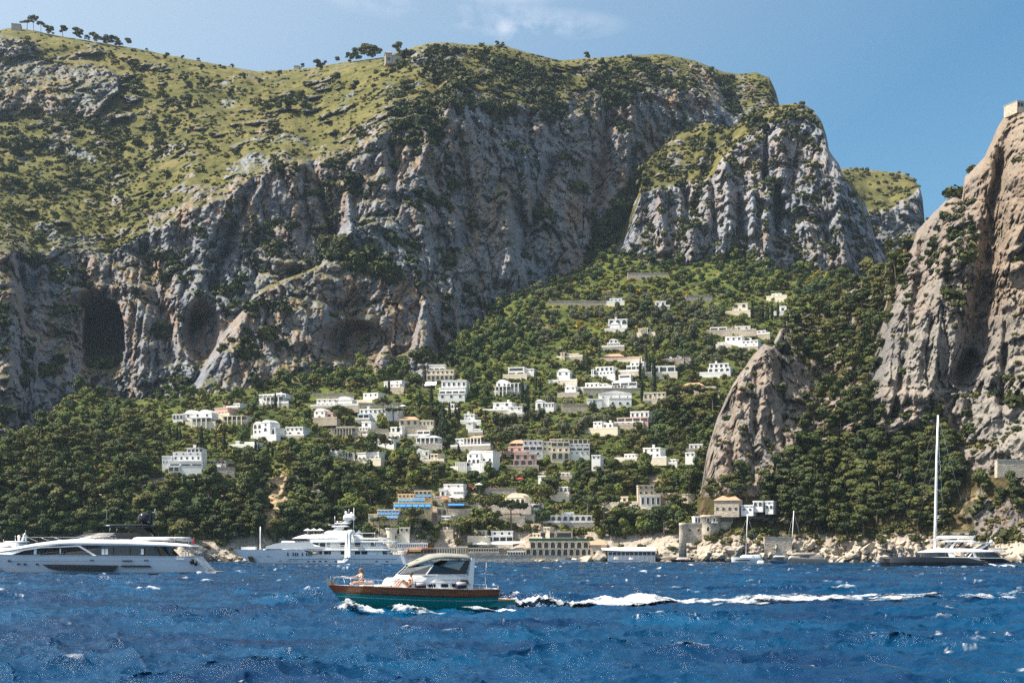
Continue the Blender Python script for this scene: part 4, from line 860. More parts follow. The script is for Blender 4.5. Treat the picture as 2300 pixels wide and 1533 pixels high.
# sloped glazing that catches the sun
def glazing():
    Yw = on(D, 964, 868).y-2; s = Yw/F; o = empty('glass_canopy', at(964, 868, Yw)); tag(o, 'sloping glass canopy flashing in the sun left of the white hotel', 'canopy')
    n = (sdir+(cam.location-o.location).normalized()).normalized(); t = n.cross(Vector((0,0,1))).normalized(); u = t.cross(n).normalized()
    if u.z < 0: u = -u
    if t.x < 0: t = -t
    g, nt, b = newmat('sun_glass'); b.inputs['Base Color'].default_value = (0.9,0.9,0.9,1); b.inputs['Metallic'].default_value = 1.0; b.inputs['Roughness'].default_value = 0.22
    for i in range(6):
        c = t*((i-2.5)*1.25)+Vector((0,0,1.4)); q = [c-t*0.58-u*0.9, c+t*0.58-u*0.9, c+t*0.58+u*0.9, c-t*0.58+u*0.9]
        MB().add([p for p in q]+[p-n*0.05 for p in q], [(0,1,2,3),(7,6,5,4),(0,4,5,1),(1,5,6,2),(2,6,7,3),(3,7,4,0)]).build('pane', g, o)
    for sgn in (-1, 1):
        for k in (0, 1):
            p = t*(sgn*3.6)+Vector((0, 0.9*(k*2-1), 0)); MB().box(p.x-0.08, p.x+0.08, p.y-0.08, p.y+0.08, -2, 1.0+1.2*k).build('post', M_WHITE, o)
    KEEP.append((940, 990, 850, 872))
glazing()
for i, (px, py, m, lb) in enumerate(((1018,1128,M_AWN_W,'left of two white parasols over the blue awning terrace'),(1033,1128,M_AWN_W,'right of two white parasols over the blue awning terrace'),(999,1132,M_AWN_O,'orange parasol on the round terrace tower'),
       (1076,1100,M_AWN_W,'white parasol on the vineyard terrace'),(1168,1087,M_RED,'red parasol above the vineyard'),(988,884,M_AWN_Y,'yellow parasol on the white hotel terrace'),(905,922,M_AWN_W,'white parasol beside the round-headed blue window'))):
    parasol(lb, px, py, on(D, px, py+4).y-2.0, m)
# ------------------------------------------------------------ vegetation
def leafmat(name, c1, c2, c3=None):
    m, nt, b = newmat(name); L = nt.links.new
    oi = nt.nodes.new('ShaderNodeObjectInfo'); r = ramp(nt, oi.outputs['Random'], [(0.0, c1), (0.55, c2), (1.0, c3 or c2)])
    n = tex(nt, 0.9, 4); mr = nt.nodes.new('ShaderNodeMapRange'); mr.inputs[3].default_value = 0.6; mr.inputs[4].default_value = 1.4; L(n.outputs[0], mr.inputs[0])
    sc = nt.nodes.new('ShaderNodeVectorMath'); sc.operation = 'SCALE'; L(r.outputs[0], sc.inputs[0]); L(mr.outputs[0], sc.inputs['Scale'])
    L(sc.outputs[0], b.inputs['Base Color']); b.inputs['Roughness'].default_value = 0.75; b.inputs['Specular IOR Level'].default_value = 0.25
    return m
L_PINE = leafmat('pine_needles', (0.038,0.055,0.018), (0.070,0.087,0.024), (0.122,0.118,0.032))
L_BROAD = leafmat('broad_leaves', (0.038,0.062,0.023), (0.084,0.118,0.030), (0.167,0.186,0.042))
L_OLIVE = leafmat('olive_leaves', (0.084,0.095,0.049), (0.110,0.122,0.061), (0.144,0.152,0.076))
L_CYP = leafmat('cypress_leaves', (0.020,0.033,0.015), (0.030,0.046,0.018))
L_SHRUB = leafmat('macchia_leaves', (0.065,0.074,0.021), (0.114,0.110,0.032), (0.167,0.144,0.046))
L_VINE = leafmat('vine_leaves', (0.099,0.137,0.027), (0.129,0.160,0.030), (0.182,0.175,0.038))
L_FLOWER = leafmat('broom_flowers', (0.289,0.182,0.015), (0.342,0.228,0.023)); L_BOUG = leafmat('bougainvillea', (0.228,0.015,0.046), (0.289,0.023,0.053))
L_DARKB = leafmat('oak_leaves', (0.027,0.040,0.014), (0.047,0.061,0.019), (0.076,0.084,0.024))
M_BARK = simple('bark', (0.16,0.12,0.09), 0.95, var=0.3, scale=4)
def leaves(rs, puffs, n, size, up=0.35):
    """n leaf tufts spread over the surfaces of ellipsoid puffs -> verts, faces"""
    V = []; Fc = []; wts = np.array([p[3]*p[3]+p[3]*p[4] for p in puffs]); wts /= wts.sum()
    for _ in range(n):
        p = puffs[rs.choice(len(puffs), p=wts)]
        d = rs.normal(size=3); d[2] += up; d /= np.linalg.norm(d); rad = 0.80+0.24*rs.random()
        c = np.array([p[0]+d[0]*p[3]*rad, p[1]+d[1]*p[3]*rad, p[2]+d[2]*p[4]*rad])
        nrm = d+rs.normal(size=3)*0.45; nrm /= np.linalg.norm(nrm)
        a = np.cross(nrm, rs.normal(size=3)); a /= np.linalg.norm(a)+1e-9; b = np.cross(nrm, a); s = size*(0.6+0.8*rs.random())
        k = len(V); V += [c-a*s*0.55-b*s*0.4, c+a*s*0.5-b*s*0.45, c+a*s*0.6+b*s*0.4, c-a*s*0.3+b*s*0.6]; Fc.append((k,k+1,k+2,k+3))
    return V, Fc
def mkmesh(name, V, Fc, mat):
    me = bpy.data.meshes.new(name); me.from_pydata([tuple(v) for v in V], [], Fc); me.materials.append(mat); return me
def trunkmesh(name, segs):
    mb = MB()
    for pts, rr in segs: mb.tube(pts, rr, 6)
    me = bpy.data.meshes.new(name); me.from_pydata(mb.v, [], mb.f); me.materials.append(M_BARK); return me
PROTO = {}
def proto(kind, i, puffs, segs, n, size, mat, up=0.35):
    rs = np.random.default_rng(hash((len(kind), i, n)) % 99991)
    V, Fc = leaves(rs, puffs, n, size, up)
    PROTO.setdefault(kind, []).append((mkmesh(kind+'_crown', V, Fc, mat), trunkmesh(kind+'_trunk', segs) if segs else None))
rs = np.random.default_rng(77)
for i in range(5):                                             # Aleppo pine: leaning stem, layered uneven pads
    h = 8.5; pf = []; sg = [([(0,0,-1.5),(0.25,0.1,h*0.35),(0.7,0.2,h*0.62),(0.9,0.2,h*0.9)], [0.28,0.22,0.16,0.06])]
    for k in range(10):
        a = rs.uniform(0, 6.28); t = rs.uniform(0.34, 1.0); r = (1.12-t)*3.8*rs.uniform(0.45, 1.0)+0.3
        x, y, z = 0.6*t+r*math.cos(a), r*math.sin(a), h*t; w = rs.uniform(1.1, 2.3); pf.append((x, y, z, w, w*rs.uniform(0.30, 0.50)))
        if k % 2 == 0: sg.append(([(0.5*t,0.15,h*t*0.78),(x*0.6,y*0.6,z*0.93),(x,y,z)], [0.09,0.06,0.03]))
    proto('pine', i, pf, sg, 1150, 0.52, L_PINE)
for i in range(3):                                             # stone pine: bare stem, flat umbrella
    h = 9.0; pf = []; sg = [([(0,0,-1.5),(0.1,0,h*0.4),(0.3,0.1,h*0.72)], [0.3,0.24,0.18])]
    for k in range(15):
        a = rs.uniform(0, 6.28); r = 4.3*math.sqrt(rs.random()); x, y = 0.3+r*math.cos(a), r*math.sin(a); z = h*0.93-0.055*r*r+rs.uniform(-0.2, 0.3); w = rs.uniform(1.1, 1.6)
        pf.append((x, y, z, w, w*0.5))
        if k % 2 == 0: sg.append(([(0.3,0.1,h*0.70),(x*0.55,y*0.55,h*0.80),(x,y,z-0.3)], [0.12,0.07,0.03]))
    proto('umbrella_pine', i, pf, sg, 1300, 0.5, L_PINE)
for kind, mat in (('broad_tree', L_BROAD), ('olive_tree', L_OLIVE)):
    for i in range(4):
        h = 6.2 if kind == 'broad_tree' else 4.6; pf = []; sg = [([(0,0,-1.5),(0.1,0.1,h*0.3),(0.1,0,h*0.6)], [0.25,0.2,0.1])]
        for k in range(12):
            a = rs.uniform(0, 6.28); t = rs.uniform(0.32, 0.95); r = 2.5*math.sin(min(1, t*1.15)*2.6)*rs.uniform(0.35, 1.0); w = rs.uniform(0.8, 2.1)
            x, y, z = r*math.cos(a), r*math.sin(a), h*t; pf.append((x, y, z, w, w*rs.uniform(0.7, 0.95)))
            if k % 3 == 0: sg.append(([(0.1,0,h*0.35),(x*0.6,y*0.6,z*0.85),(x,y,z)], [0.1,0.06,0.03]))
        proto(kind, i, pf, sg, 1000, 0.50, mat)
for i in range(2):
    h = 9.5; pf = [(0.08*math.sin(k*2.1), 0.08*math.cos(k*1.7), h*(0.10+0.88*k/11), max(0.22, 1.05*math.sin(math.pi*min(1, 0.22+0.80*k/11))**0.8), 0.9) for k in range(12)]
    proto('cypress', i, pf, [([(0,0,-1.5),(0,0,h*0.6)], [0.2,0.08])], 800, 0.40, L_CYP, 0.5)
for i in range(4):
    pf = [(rs.uniform(-0.9,0.9), rs.uniform(-0.9,0.9), rs.uniform(0.2,0.8), rs.uniform(0.5,0.95), rs.uniform(0.4,0.8)) for _ in range(6)]
    proto('shrub', i, pf, None, 190, 0.46, L_SHRUB); proto('vine', i, pf, None, 170, 0.42, L_VINE)
    proto('dark_bush', i, pf, None, 190, 0.46, L_DARKB)
proto('broom', 0, [(0,0,0.5,0.8,0.5),(0.7,0.3,0.4,0.6,0.4)], None, 120, 0.4, L_FLOWER); proto('boug', 0, [(0,0,0.5,0.8,0.5),(0.9,0.1,0.4,0.7,0.4)], None, 120, 0.4, L_BOUG)

def pick(L, n, weight, sep, occupied=None, seed=0):
    """random cells of a land surface by weight, kept sep(photo px) apart; returns (j,i) list"""
    r = np.random.default_rng(seed)
    w = weight(L).astype(np.float64); w = np.clip(w, 0, None)
    colh = np.abs(L.b-L.t)/L.rows; w = w*colh[None]
    c = np.cumsum(w.reshape(-1)); 
    if c[-1] <= 0: return []
    k = np.searchsorted(c, r.random(n)*c[-1]); J, I = np.divmod(k, w.shape[1]); out = []
    occ = occupied if occupied is not None else {}
    for j, i in zip(J, I):
        x, y = L.PX[j, i]/sep, L.PY[j, i]/(sep*0.7); cx, cy = int(x//1), int(y//1); ok = True
        for a in (-1,0,1):
            for b in (-1,0,1):
                for q in occ.get((cx+a, cy+b), ()):
                    if (q[0]-x)**2+(q[1]-y)**2 < 1: ok = False; break
        if ok: occ.setdefault((cx, cy), []).append((x, y)); out.append((j, i))
    return out
def clear(px, py, w, h, keep=0.06):
    for x0, x1, y0, y1 in KEEP:
        if px+w*0.42 > x0 and px-w*0.42 < x1 and py > y1-1 and py-h < y1-(y1-y0)*0.12: return False
    return True
def inpoly(PX, PY, pts):
    r = np.zeros(PX.shape, bool); n = len(pts)
    for k in range(n):
        (x0, y0), (x1, y1) = pts[k], pts[(k+1) % n]
        c = ((y0 > PY) != (y1 > PY)) & (PX < (x1-x0)*(PY-y0)/((y1-y0) if y1 != y0 else 1e-9)+x0); r ^= c
    return r
PLANTED = []                                                    # kind, point, size, rotation, photo x, photo y
SIZE = dict(pine=(8.5, 7.0), umbrella_pine=(9.5, 9.0), broad_tree=(6.5, 6.0), olive_tree=(4.8, 5.5), cypress=(9.5, 2.2))
def plant(kind, L, cells, smin, smax, check=True, seed=0):
    r = np.random.default_rng(seed+5)
    for j, i in cells:
        p = L.P[j, i]; s = r.uniform(smin, smax); hh, ww = SIZE[kind]; f = F/p[1]*s
        if check and not clear(L.PX[j, i], L.PY[j, i], ww*f, hh*f): continue
        PLANTED.append((kind, Vector(p), s, r.uniform(0, 6.28), float(L.PX[j, i]), float(L.PY[j, i])))
occD = {}; occE = {}
def wD_pine(L):
    PX, PY = L.PX, L.PY; z = L.P[..., 2]; w = np.zeros(PX.shape)
    w[inpoly(PX, PY, [(-90,1045),(360,1062),(560,1066),(760,1045),(990,1050),(1000,1085),(880,1100),(820,1150),(780,1236),(-90,1250)])] = 1.0
    w[inpoly(PX, PY, [(1190,1075),(1560,1040),(1620,1110),(1600,1200),(1500,1215),(1330,1200),(1200,1140)])] = 0.8
    w[inpoly(PX, PY, [(1480,880),(1640,860),(1600,960),(1580,1090),(1440,1050),(1400,1010),(1480,960)])] = 0.9
    w[inpoly(PX, PY, [(960,1150),(1200,1140),(1190,1200),(1020,1212)])] = 0.5
    w[inpoly(PX, PY, [(-90,1000),(350,960),(360,1060),(-90,1050)])] = 0.6
    n = fbm(L.P[...,0]/25, L.P[...,1]/25, z/25, 3, 401); sl = (segdist(PX, PY, 632, 1075, 604, 1205) < 24) | (segdist(PX, PY, 250, 1080, 225, 1110) < 20) | (segdist(PX, PY, 815, 1065, 835, 1090) < 16)
    n2 = fbm(L.P[...,0]/11, L.P[...,1]/11, z/11, 3, 405); return w*sstep(-0.16, 0.08, n+0.10)*(0.25+sstep(-0.12, 0.08, n2+0.04))*(~sl)*(z > 5)
def wD_broad(L):
    PX, PY = L.PX, L.PY; z = L.P[..., 2]; w = np.full(PX.shape, 0.20)
    w[inpoly(PX, PY, [(590,890),(640,850),(1000,800),(1120,690),(1330,600),(1380,640),(1230,760),(1150,810),(960,830),(820,870)])] = 1.0
    w[inpoly(PX, PY, [(1340,570),(1760,545),(1960,620),(1960,700),(1760,660),(1540,650),(1380,620)])] = 1.0
    w[inpoly(PX, PY, [(90,950),(200,880),(600,870),(560,910),(380,930),(200,1010),(-90,1040)])] = 1.0
    w[inpoly(PX, PY, [(980,830),(1110,850),(1110,930),(1060,980),(990,960)])] = 0.8
    w[inpoly(PX, PY, [(1040,1080),(1200,1050),(1330,1055),(1200,1130)])] = 0.25
    w[PY > 1215] = 0; w[segdist(PX, PY, 632, 1075, 604, 1205) < 24] = 0; n = fbm(L.P[...,0]/16, L.P[...,1]/16, z/16, 3, 402)
    return w*sstep(-0.3, 0.1, n)
def wE_pine(L):
    PX, PY = L.PX, L.PY; z = L.P[..., 2]; w = np.zeros(PX.shape)
    w[inpoly(PX, PY, [(1745,720),(1870,650),(2040,560),(2030,640),(1990,760),(1960,880),(1900,860),(1800,830),(1740,790)])] = 0.75
    w[inpoly(PX, PY, [(1690,1040),(1760,980),(1960,950),(2010,965),(2170,990),(2160,1060),(2120,1200),(1960,1215),(1800,1205),(1640,1150),(1590,1130),(1600,1090),(1680,1080)])] = 1.0
    w[inpoly(PX, PY, [(1740,830),(1960,900),(1960,960),(1760,990)])] = 0.22
    w[inpoly(PX, PY, [(2180,1100),(2330,1070),(2330,1160),(2200,1190)])] = 0.12
    w[inpoly(PX, PY, [(2170,980),(2330,960),(2330,1040),(2180,1060)])] = 0.10
    n = fbm(L.P[...,0]/14, L.P[...,1]/14, z/14, 3, 403)
    return w*sstep(-0.25, 0.05, n+0.06)*(z > 7)*(1-0.93*cliff_E(PX, PY))
# named umbrella pines and cypresses first, at their own places
UMB = [(740,1032,1.0),(762,1034,0.9),(800,1036,1.05),(822,1036,1.0),(846,1035,1.1),(868,1034,0.9),(757,966,1.1),(775,960,1.2),(860,950,1.2),(885,950,1.05),(962,958,1.1),(1110,1036,1.5),(1130,1040,1.3),
       (1425,702,1.1),(1453,712,1.1),(1555,912,1.3),(1590,905,1.2),(1530,930,1.4),(1500,945,1.2),(1560,955,1.5),(1600,925,1.2),(922,1206,1.25),(942,1202,1.0),(1025,1222,1.5),(1032,1224,1.3),(1060,1212,1.3),(1090,1190,1.3),(852,1204,0.8),
       (1150,1200,1.3),(1320,1180,1.4),(1355,1196,1.5),(1500,1150,1.3),(1516,1156,1.2),(1535,822,1.0),(1515,830,1.0),(500,1058,1.0),(545,1060,1.1),(1215,1170,1.5),(1240,1120,1.3)]
CYP = [(382,985,.9),(396,990,1.0),(404,992,.9),(451,1010,1.2),(455,1040,1.1),(503,1005,1.0),(521,912+5,.8),(618,922,.9),(574,1025,.9),(582,1028,.8),(602,1024,.8),(612,1026,.8),(866,884,.8),(872,886,.9),(830,902,1.2),(942,930,1.1),(968,918,1.2),
       (1010,945,1.1),(1023,948,1.2),(1030,950,1.0),(996,992,1.6),(1003,994,1.7),(990,990,1.4),(1040,1000,.8),(895,985,.8),(1030,1022,.8),(1172,906,1.1),(1182,906,.9),(1204,880,1.0),(1213,880,.8),(1172,888,1.2),(1180,925,.9),(1186,927,.9),
       (1345,805,1.0),(1320,835,1.1),(1453,830,1.3),(1460,838,1.1),(1437,852,1.2),(1445,855,1.1),(1470,852,1.2),(1485,842,1.1),(1468,902,1.6),(1440,905,1.2),(1705,725,1.0),(1715,720,1.0),(1733,718,1.1),(1746,712,1.1),(1722,724,1.1),(1690,722,1.2),
       (145,1010,1.0),(152,1012,1.0),(1062,880,1.2),(1125,870,1.1),(980,1002,1.0)]
for k, (px, py, s) in enumerate(UMB): PLANTED.append(('umbrella_pine', on(D, px, py), s*0.85, k*1.7, px, py)); occD.setdefault((int(px//17), int(py//(17*.7))), []).append((px/17, py/(17*.7)))
for k, (px, py, s) in enumerate(CYP): PLANTED.append(('cypress', on(D, px, py), s*0.8, k*1.3, px, py))
plant('pine', D, pick(D, 1400, wD_pine, 18, occD, 1), 0.55, 1.2, True, 1)
plant('pine', E, pick(E, 1100, wE_pine, 19, occE, 2), 0.6, 1.2, True, 2)
OLIVE = lambda L: (inpoly(L.PX, L.PY, [(1110,935),(1270,905),(1420,910),(1380,940),(1330,975),(1170,985),(1120,985)])*1.0+inpoly(L.PX, L.PY, [(1590,780),(1680,775),(1660,815),(1560,820)])*0.8+inpoly(L.PX, L.PY, [(1180,640),(1640,700),(1560,790),(1200,800)])*0.12)
plant('olive_tree', D, pick(D, 900, OLIVE, 15, occD, 3), 0.75, 1.1, True, 3)
plant('broad_tree', D, pick(D, 3600, wD_broad, 15, occD, 4), 0.45, 1.1, True, 4)
# lone trees on the mountain
def wM_tree(L):
    PX, PY, up = L.PX, L.PY, L.N[..., 2]; n = fbm(PX/90, PY/60, 0, 3, 411)
    c = poly(CTOP, PX); g = (PY < c-12)*(up > 0.35)*(PY > poly(RIDGE, PX)+12)
    return g*(0.25+1.2*sstep(0.0, 0.25, n)+1.2*((PX > 200) & (PX < 480) & (PY > 190) & (PY < 360)))
plant('pine', M, pick(M, 110, wM_tree, 20, {}, 5), 0.55, 0.95, False, 5)
NM = len(PLANTED)
RIDGE_T = [(60,66,.8,1),(75,68,1.0,1),(92,72,.8,1),(105,76,.8,0),(118,78,.8,0),(140,80,1.1,1),(170,86,1.0,0),(182,88,.9,0),(192,90,.6,0),(208,92,.9,0),(220,96,.8,0),(232,98,.7,0),(241,99,.8,0),(250,100,.8,0),(258,101,.8,0),(266,103,.7,0),(287,105,.8,0),
           (330,114,.35,0),(412,131,.4,0),(445,137,.4,0),(520,152,.45,0),(681,152,.5,0),(712,160,1.0,0),(730,147,.5,0),(758,141,.6,0),(782,139,.9,0),(800,136,1.0,0),(818,133,1.3,0),(832,132,1.2,0),(846,131,1.1,0),(892,120,1.0,0),(1116,103,.5,0),(1130,104,.4,0),(1317,133,.7,0),
           (760,190,1.0,0),(678,235,1.1,0),(580,252,1.1,0),(600,250,.8,0),(618,250,1.1,0),(640,250,1.2,0),(655,248,1.1,0),(610,300,1.0,0),(620,302,.9,0),(385,250,1.1,0),(418,240,1.1,0),(365,225,1.0,0),(308,210,1.2,0),(345,310,1.2,0),(360,340,1.1,0),(210,300,1.1,0),(235,305,1.0,0),(305,165,.9,0),(308,385,.9,0),(322,384,.8,0)]
for k, (px, py, s, u) in enumerate(RIDGE_T):
    q = on(M, px, py+3); PLANTED.append(('umbrella_pine' if u else 'pine', q+Vector((0, 0, -0.3)), s*1.05, k*2.3, px, py))

_U = 'first second third fourth fifth sixth seventh eighth ninth tenth eleventh twelfth thirteenth fourteenth fifteenth sixteenth seventeenth eighteenth nineteenth'.split()
ORD = ['nearest']+_U[1:]+[(t[:-1]+'ieth') if u is None else t+'-'+u for t in ('twenty', 'thirty', 'forty', 'fifty', 'sixty', 'seventy', 'eighty', 'ninety') for u in [None]+_U[:9]]
STOP = {'with','a','an','the','of','in','on','and','above','below','under','behind','beside','left','right','among','at','its','one','two','three','to','over','by','between','half','from'}
def aliases():
    """short, distinct names for the buildings that plants are described by"""
    out = []; seen = set()
    for lb, x0, x1, y0, y1 in LANDMARK:
        w = lb.split()
        for n in range(5, 11):
            q = w[:n]
            while q and q[-1] in STOP: q = q[:-1]
            t = ' '.join(q)
            if t not in seen and len(q) > 2: break
        seen.add(t); out.append((t, x0, x1, y0, y1))
    return out+[('long silver motor yacht', 0, 440, 1190, 1290), ('white superyacht', 525, 915, 1150, 1268), ('dark catamaran', 1987, 2226, 1230, 1272), ('bronze motor cruiser', 1762, 1858, 1240, 1266), ('dark cave in the cliff', 185, 275, 665, 800),
        ('sharp rock pinnacle', 1640, 1740, 780, 950), ('big right cliff', 2000, 2300, 400, 900), ('earth slide in the wood', 600, 640, 1070, 1170), ('pillared crag', 1400, 1900, 300, 560), ('grey outcrop high on the left', 0, 265, 130, 250)]
def name_things(items):
    """items: (object, kind words, group, px, py): a label by landmark, side and rank of nearness"""
    al = aliases(); b = {}
    for o, kw, grp, px, py in items:
        best = None
        for t, x0, x1, y0, y1 in al:
            dx = max(x0-px, 0, px-x1); dy = max(y0-py, 0, py-y1); d = math.hypot(dx, dy*1.3)
            if best is None or d < best[0]:
                rel = ('left of' if px < x0 else 'right of') if dx > dy else ('above' if py < (y0+y1)/2 else 'below')
                best = (d, t, rel)
        b.setdefault((kw, best[1], best[2]), []).append((best[0], o, grp))
    for (kw, t, rel), lst in b.items():
        lst.sort(key=lambda q: q[0])
        for n, (d, o, grp) in enumerate(lst):
            lb = ('%s %s %s the %s' % (ORD[n], kw, rel, t)) if n < len(ORD) else 'one of the outer %s %s the %s' % (kw, rel, t)
            tag(o, ' '.join(lb.split()[:16]), None, grp)
NAMELATER = []
WORDS = dict(pine='dark layered pine', umbrella_pine='flat-topped umbrella pine', broad_tree='round leafy tree', olive_tree='grey-green olive tree', cypress='tall narrow dark cypress')
NAMES = dict(pine='pine_tree', umbrella_pine='umbrella_pine', broad_tree='leafy_tree', olive_tree='olive_tree', cypress='cypress_tree')
def instancer(name, label, pts, protos, cat=None):
    """uncountable growth: one object, tufts set on points by geometry nodes"""
    coll = bpy.data.collections.new(name+'_tufts')
    for k, me in enumerate(protos): coll.objects.link(bpy.data.objects.new('%s_tuft_%02d' % (name, k), me))
    me = bpy.data.meshes.new(name); me.from_pydata([p[0] for p in pts], [], [])
    a = me.attributes.new('scl', 'FLOAT', 'POINT'); a.data.foreach_set('value', [p[1] for p in pts])
    a = me.attributes.new('rot', 'FLOAT', 'POINT'); a.data.foreach_set('value', [p[2] for p in pts])
    a = me.attributes.new('idx', 'INT', 'POINT'); a.data.foreach_set('value', [p[3] % len(protos) for p in pts])
    o = link(bpy.data.objects.new(name, me)); tag(o, label, cat, kind='stuff')
    g = bpy.data.node_groups.new(name, 'GeometryNodeTree')
    g.interface.new_socket('Geometry', in_out='INPUT', socket_type='NodeSocketGeometry'); g.interface.new_socket('Geometry', in_out='OUTPUT', socket_type='NodeSocketGeometry')
    gi = g.nodes.new('NodeGroupInput'); go = g.nodes.new('NodeGroupOutput'); ip = g.nodes.new('GeometryNodeInstanceOnPoints'); ci = g.nodes.new('GeometryNodeCollectionInfo')
    ci.inputs['Collection'].default_value = coll; ci.inputs['Separate Children'].default_value = True; ci.inputs['Reset Children'].default_value = True
    def na(n, t):
        q = g.nodes.new('GeometryNodeInputNamedAttribute'); q.data_type = t; q.inputs['Name'].default_value = n; return q
    sc, ro, ix = na('scl', 'FLOAT'), na('rot', 'FLOAT'), na('idx', 'INT'); cx = g.nodes.new('ShaderNodeCombineXYZ')
    L = g.links.new; L(gi.outputs[0], ip.inputs['Points']); L(ci.outputs[0], ip.inputs['Instance']); ip.inputs['Pick Instance'].default_value = True
    L(ix.outputs[0], ip.inputs['Instance Index']); L(ro.outputs[0], cx.inputs[2]); L(cx.outputs[0], ip.inputs['Rotation']); L(sc.outputs[0], ip.inputs['Scale'])
    L(ip.outputs[0], go.inputs[0]); o.modifiers.new('tufts', 'NODES').node_group = g; return o
def raise_trees():
    lim = 300
    for kind in WORDS:
        items = [p for p in PLANTED if p[0] == kind]
        items.sort(key=lambda p: (not -15 < p[4] < 2315, -p[2]/p[1].y)); pr = PROTO[kind]
        for n, (k, q, s, rz, px, py) in enumerate([p for p in items[:lim] if -15 < p[4] < 2315]):
            root = empty(NAMES[kind], q, rz); q1 = 0.8+0.45*((n*53) % 17)/17; root.scale = (s*q1, s*(1.9-q1)*0.95, s*(0.75+0.55*((n*37) % 13)/13))
            tag(root, None, 'tree'); NAMELATER.append((root, WORDS[kind], NAMES[kind].replace('_', ' ')+'s on the slopes', px, py))
            c, t = pr[n % len(pr)]; put('crown', c, root); put('trunk', t, root)
        rest = [p for p in items[:lim] if not -15 < p[4] < 2315]+items[lim:]
        if rest:
            instancer(NAMES[kind].split('_')[0]+'_wood', 'mass of '+NAMES[kind].replace('_', ' ')+'s too many to count on the slopes', [(tuple(p[1]), p[2], p[3], n) for n, p in enumerate(rest)], [c for c, t in pr])
raise_trees()
name_things(NAMELATER)

def growth(name, label, L, n, weight, sep, kind, smin, smax, seed, check=True):
    r = np.random.default_rng(seed); pts = []
    for j, i in pick(L, n, weight, sep, {}, seed):
        s = r.uniform(smin, smax)*(1+0.8*(r.random() < 0.1)); f = F/L.P[j, i, 1]*s
        if check and not clear(L.PX[j, i], L.PY[j, i], 2.6*f, 1.6*f): continue
        p = L.P[j, i]; pts.append(((p[0], p[1], p[2]-0.15*s), s, r.uniform(0, 6.28), int(r.integers(0, 99))))
    if pts: instancer(name, label, pts, [c for c, t in PROTO[kind]])
def wM_shrub(L):
    PX, PY, up = L.PX, L.PY, L.N[..., 2]; P = L.P; n = fbm(P[...,0]/20, P[...,1]/20, P[...,2]/20, 3, 421); c = poly(CTOP, PX)
    g = (PY < c+2)*sstep(0.35, 0.6, up)*(0.2+1.3*sstep(0.0, 0.25, n)+1.2*sstep(900, 1050, PX)+0.8*sstep(200, 420, PY)*sstep(500, 250, PX))*(PY > poly(RIDGE, PX)+3)
    ledge = (PY >= c)*sstep(0.6, 0.85, up)*0.6*sstep(0.0, 0.15, n)
    return g+ledge
growth('macchia_scrub', 'dark scrub bushes dotted over the mountain slopes and ledges', M, 8500, wM_shrub, 5, 'shrub', 0.35, 1.0, 31, False)
def wM_wood(L):
    PX, PY, up = L.PX, L.PY, L.N[..., 2]; P = L.P; n = fbm(P[...,0]/26, P[...,1]/26, P[...,2]/20, 3, 423); c = poly(CTOP, PX)
    top = (PY < c+30)*((PX > 880) & (PX < 1560))*sstep(0.0, 0.15, n+0.05)*(PY > poly(RIDGE, PX)+14)
    low = inpoly(PX, PY, [(0,230),(260,250),(330,330),(200,470),(0,420)])*sstep(0.0, 0.2, n+0.05)*0.18
    led = (PY > c)*sstep(0.6, 0.85, up)*sstep(0.03, 0.18, n)*0.8
    gul = sstep(14, 4, segdist(PX, PY, 1620, 175, 1650, 250))*1.5+(sstep(26, 8, segdist(PX, PY, 1440, 400, 1330, 575))+sstep(30, 10, segdist(PX, PY, 870, 610, 740, 560)))*1.2
    return top+low+led+gul
growth('holm_oak_thicket', 'dark green oak thicket in the gullies below the ridge', M, 3200, wM_wood, 8, 'dark_bush', 1.2, 2.6, 33, False)
def w_led(a, b, seed):
    def f(L):
        up = L.N[..., 2]; P = L.P; n = fbm(P[...,0]/14, P[...,1]/14, P[...,2]/14, 3, seed); return sstep(a, b, up)*sstep(-0.12, 0.12, n)*(P[..., 2] > 6)
    return f
growth('crag_scrub', 'scrub growing on the ledges of the pillared crag', B, 1300, w_led(0.5, 0.8, 431), 6, 'shrub', 0.6, 1.5, 35, False)
growth('crag_bushes', 'dark bushes in the clefts of the pillared crag', B, 420, lambda L: 0.5*w_led(0.5, 0.8, 433)(L)+sstep(14, 5, segdist(L.PX, L.PY, 1600, 330, 1560, 470))+sstep(14, 5, segdist(L.PX, L.PY, 1720, 400, 1745, 450)), 9, 'dark_bush', 1.0, 2.2, 36, False)
growth('far_scrub', 'dark scrub on the far grassy headland', CFAR, 220, w_led(0.45, 0.8, 435), 7, 'shrub', 0.8, 2.0, 37, False)
growth('headland_scrub', 'olive green scrub on the rocks of the right headland', E, 2600, lambda L: w_led(0.5, 0.8, 437)(L)*(1-0.8*cliff_E(L.PX, L.PY)), 7, 'shrub', 0.35, 0.9, 38)
growth('headland_bushes', 'dark bushes clinging to the right headland cliffs', E, 300, lambda L: w_led(0.55, 0.8, 439)(L)*0.4+0.7*inpoly(L.PX, L.PY, [(2100,480),(2180,470),(2200,560),(2130,640),(2080,600)]), 11, 'dark_bush', 0.8, 1.7, 39)
def wD_vine(L):
    PX, PY = L.PX, L.PY; P = L.P; n = fbm(P[...,0]/18, P[...,1]/18, P[...,2]/10, 3, 441)
    return (PY < 1200)*(0.4+sstep(-0.1, 0.15, n)*0.8+1.2*inpoly(PX, PY, [(1300,690),(1640,690),(1640,800),(1300,800)])+1.0*inpoly(PX, PY, [(1000,1060),(1240,1050),(1240,1125),(1000,1110)]))*(~inpoly(PX, PY, [(-90,1060),(560,1066),(820,1100),(800,1240),(-90,1250)]))
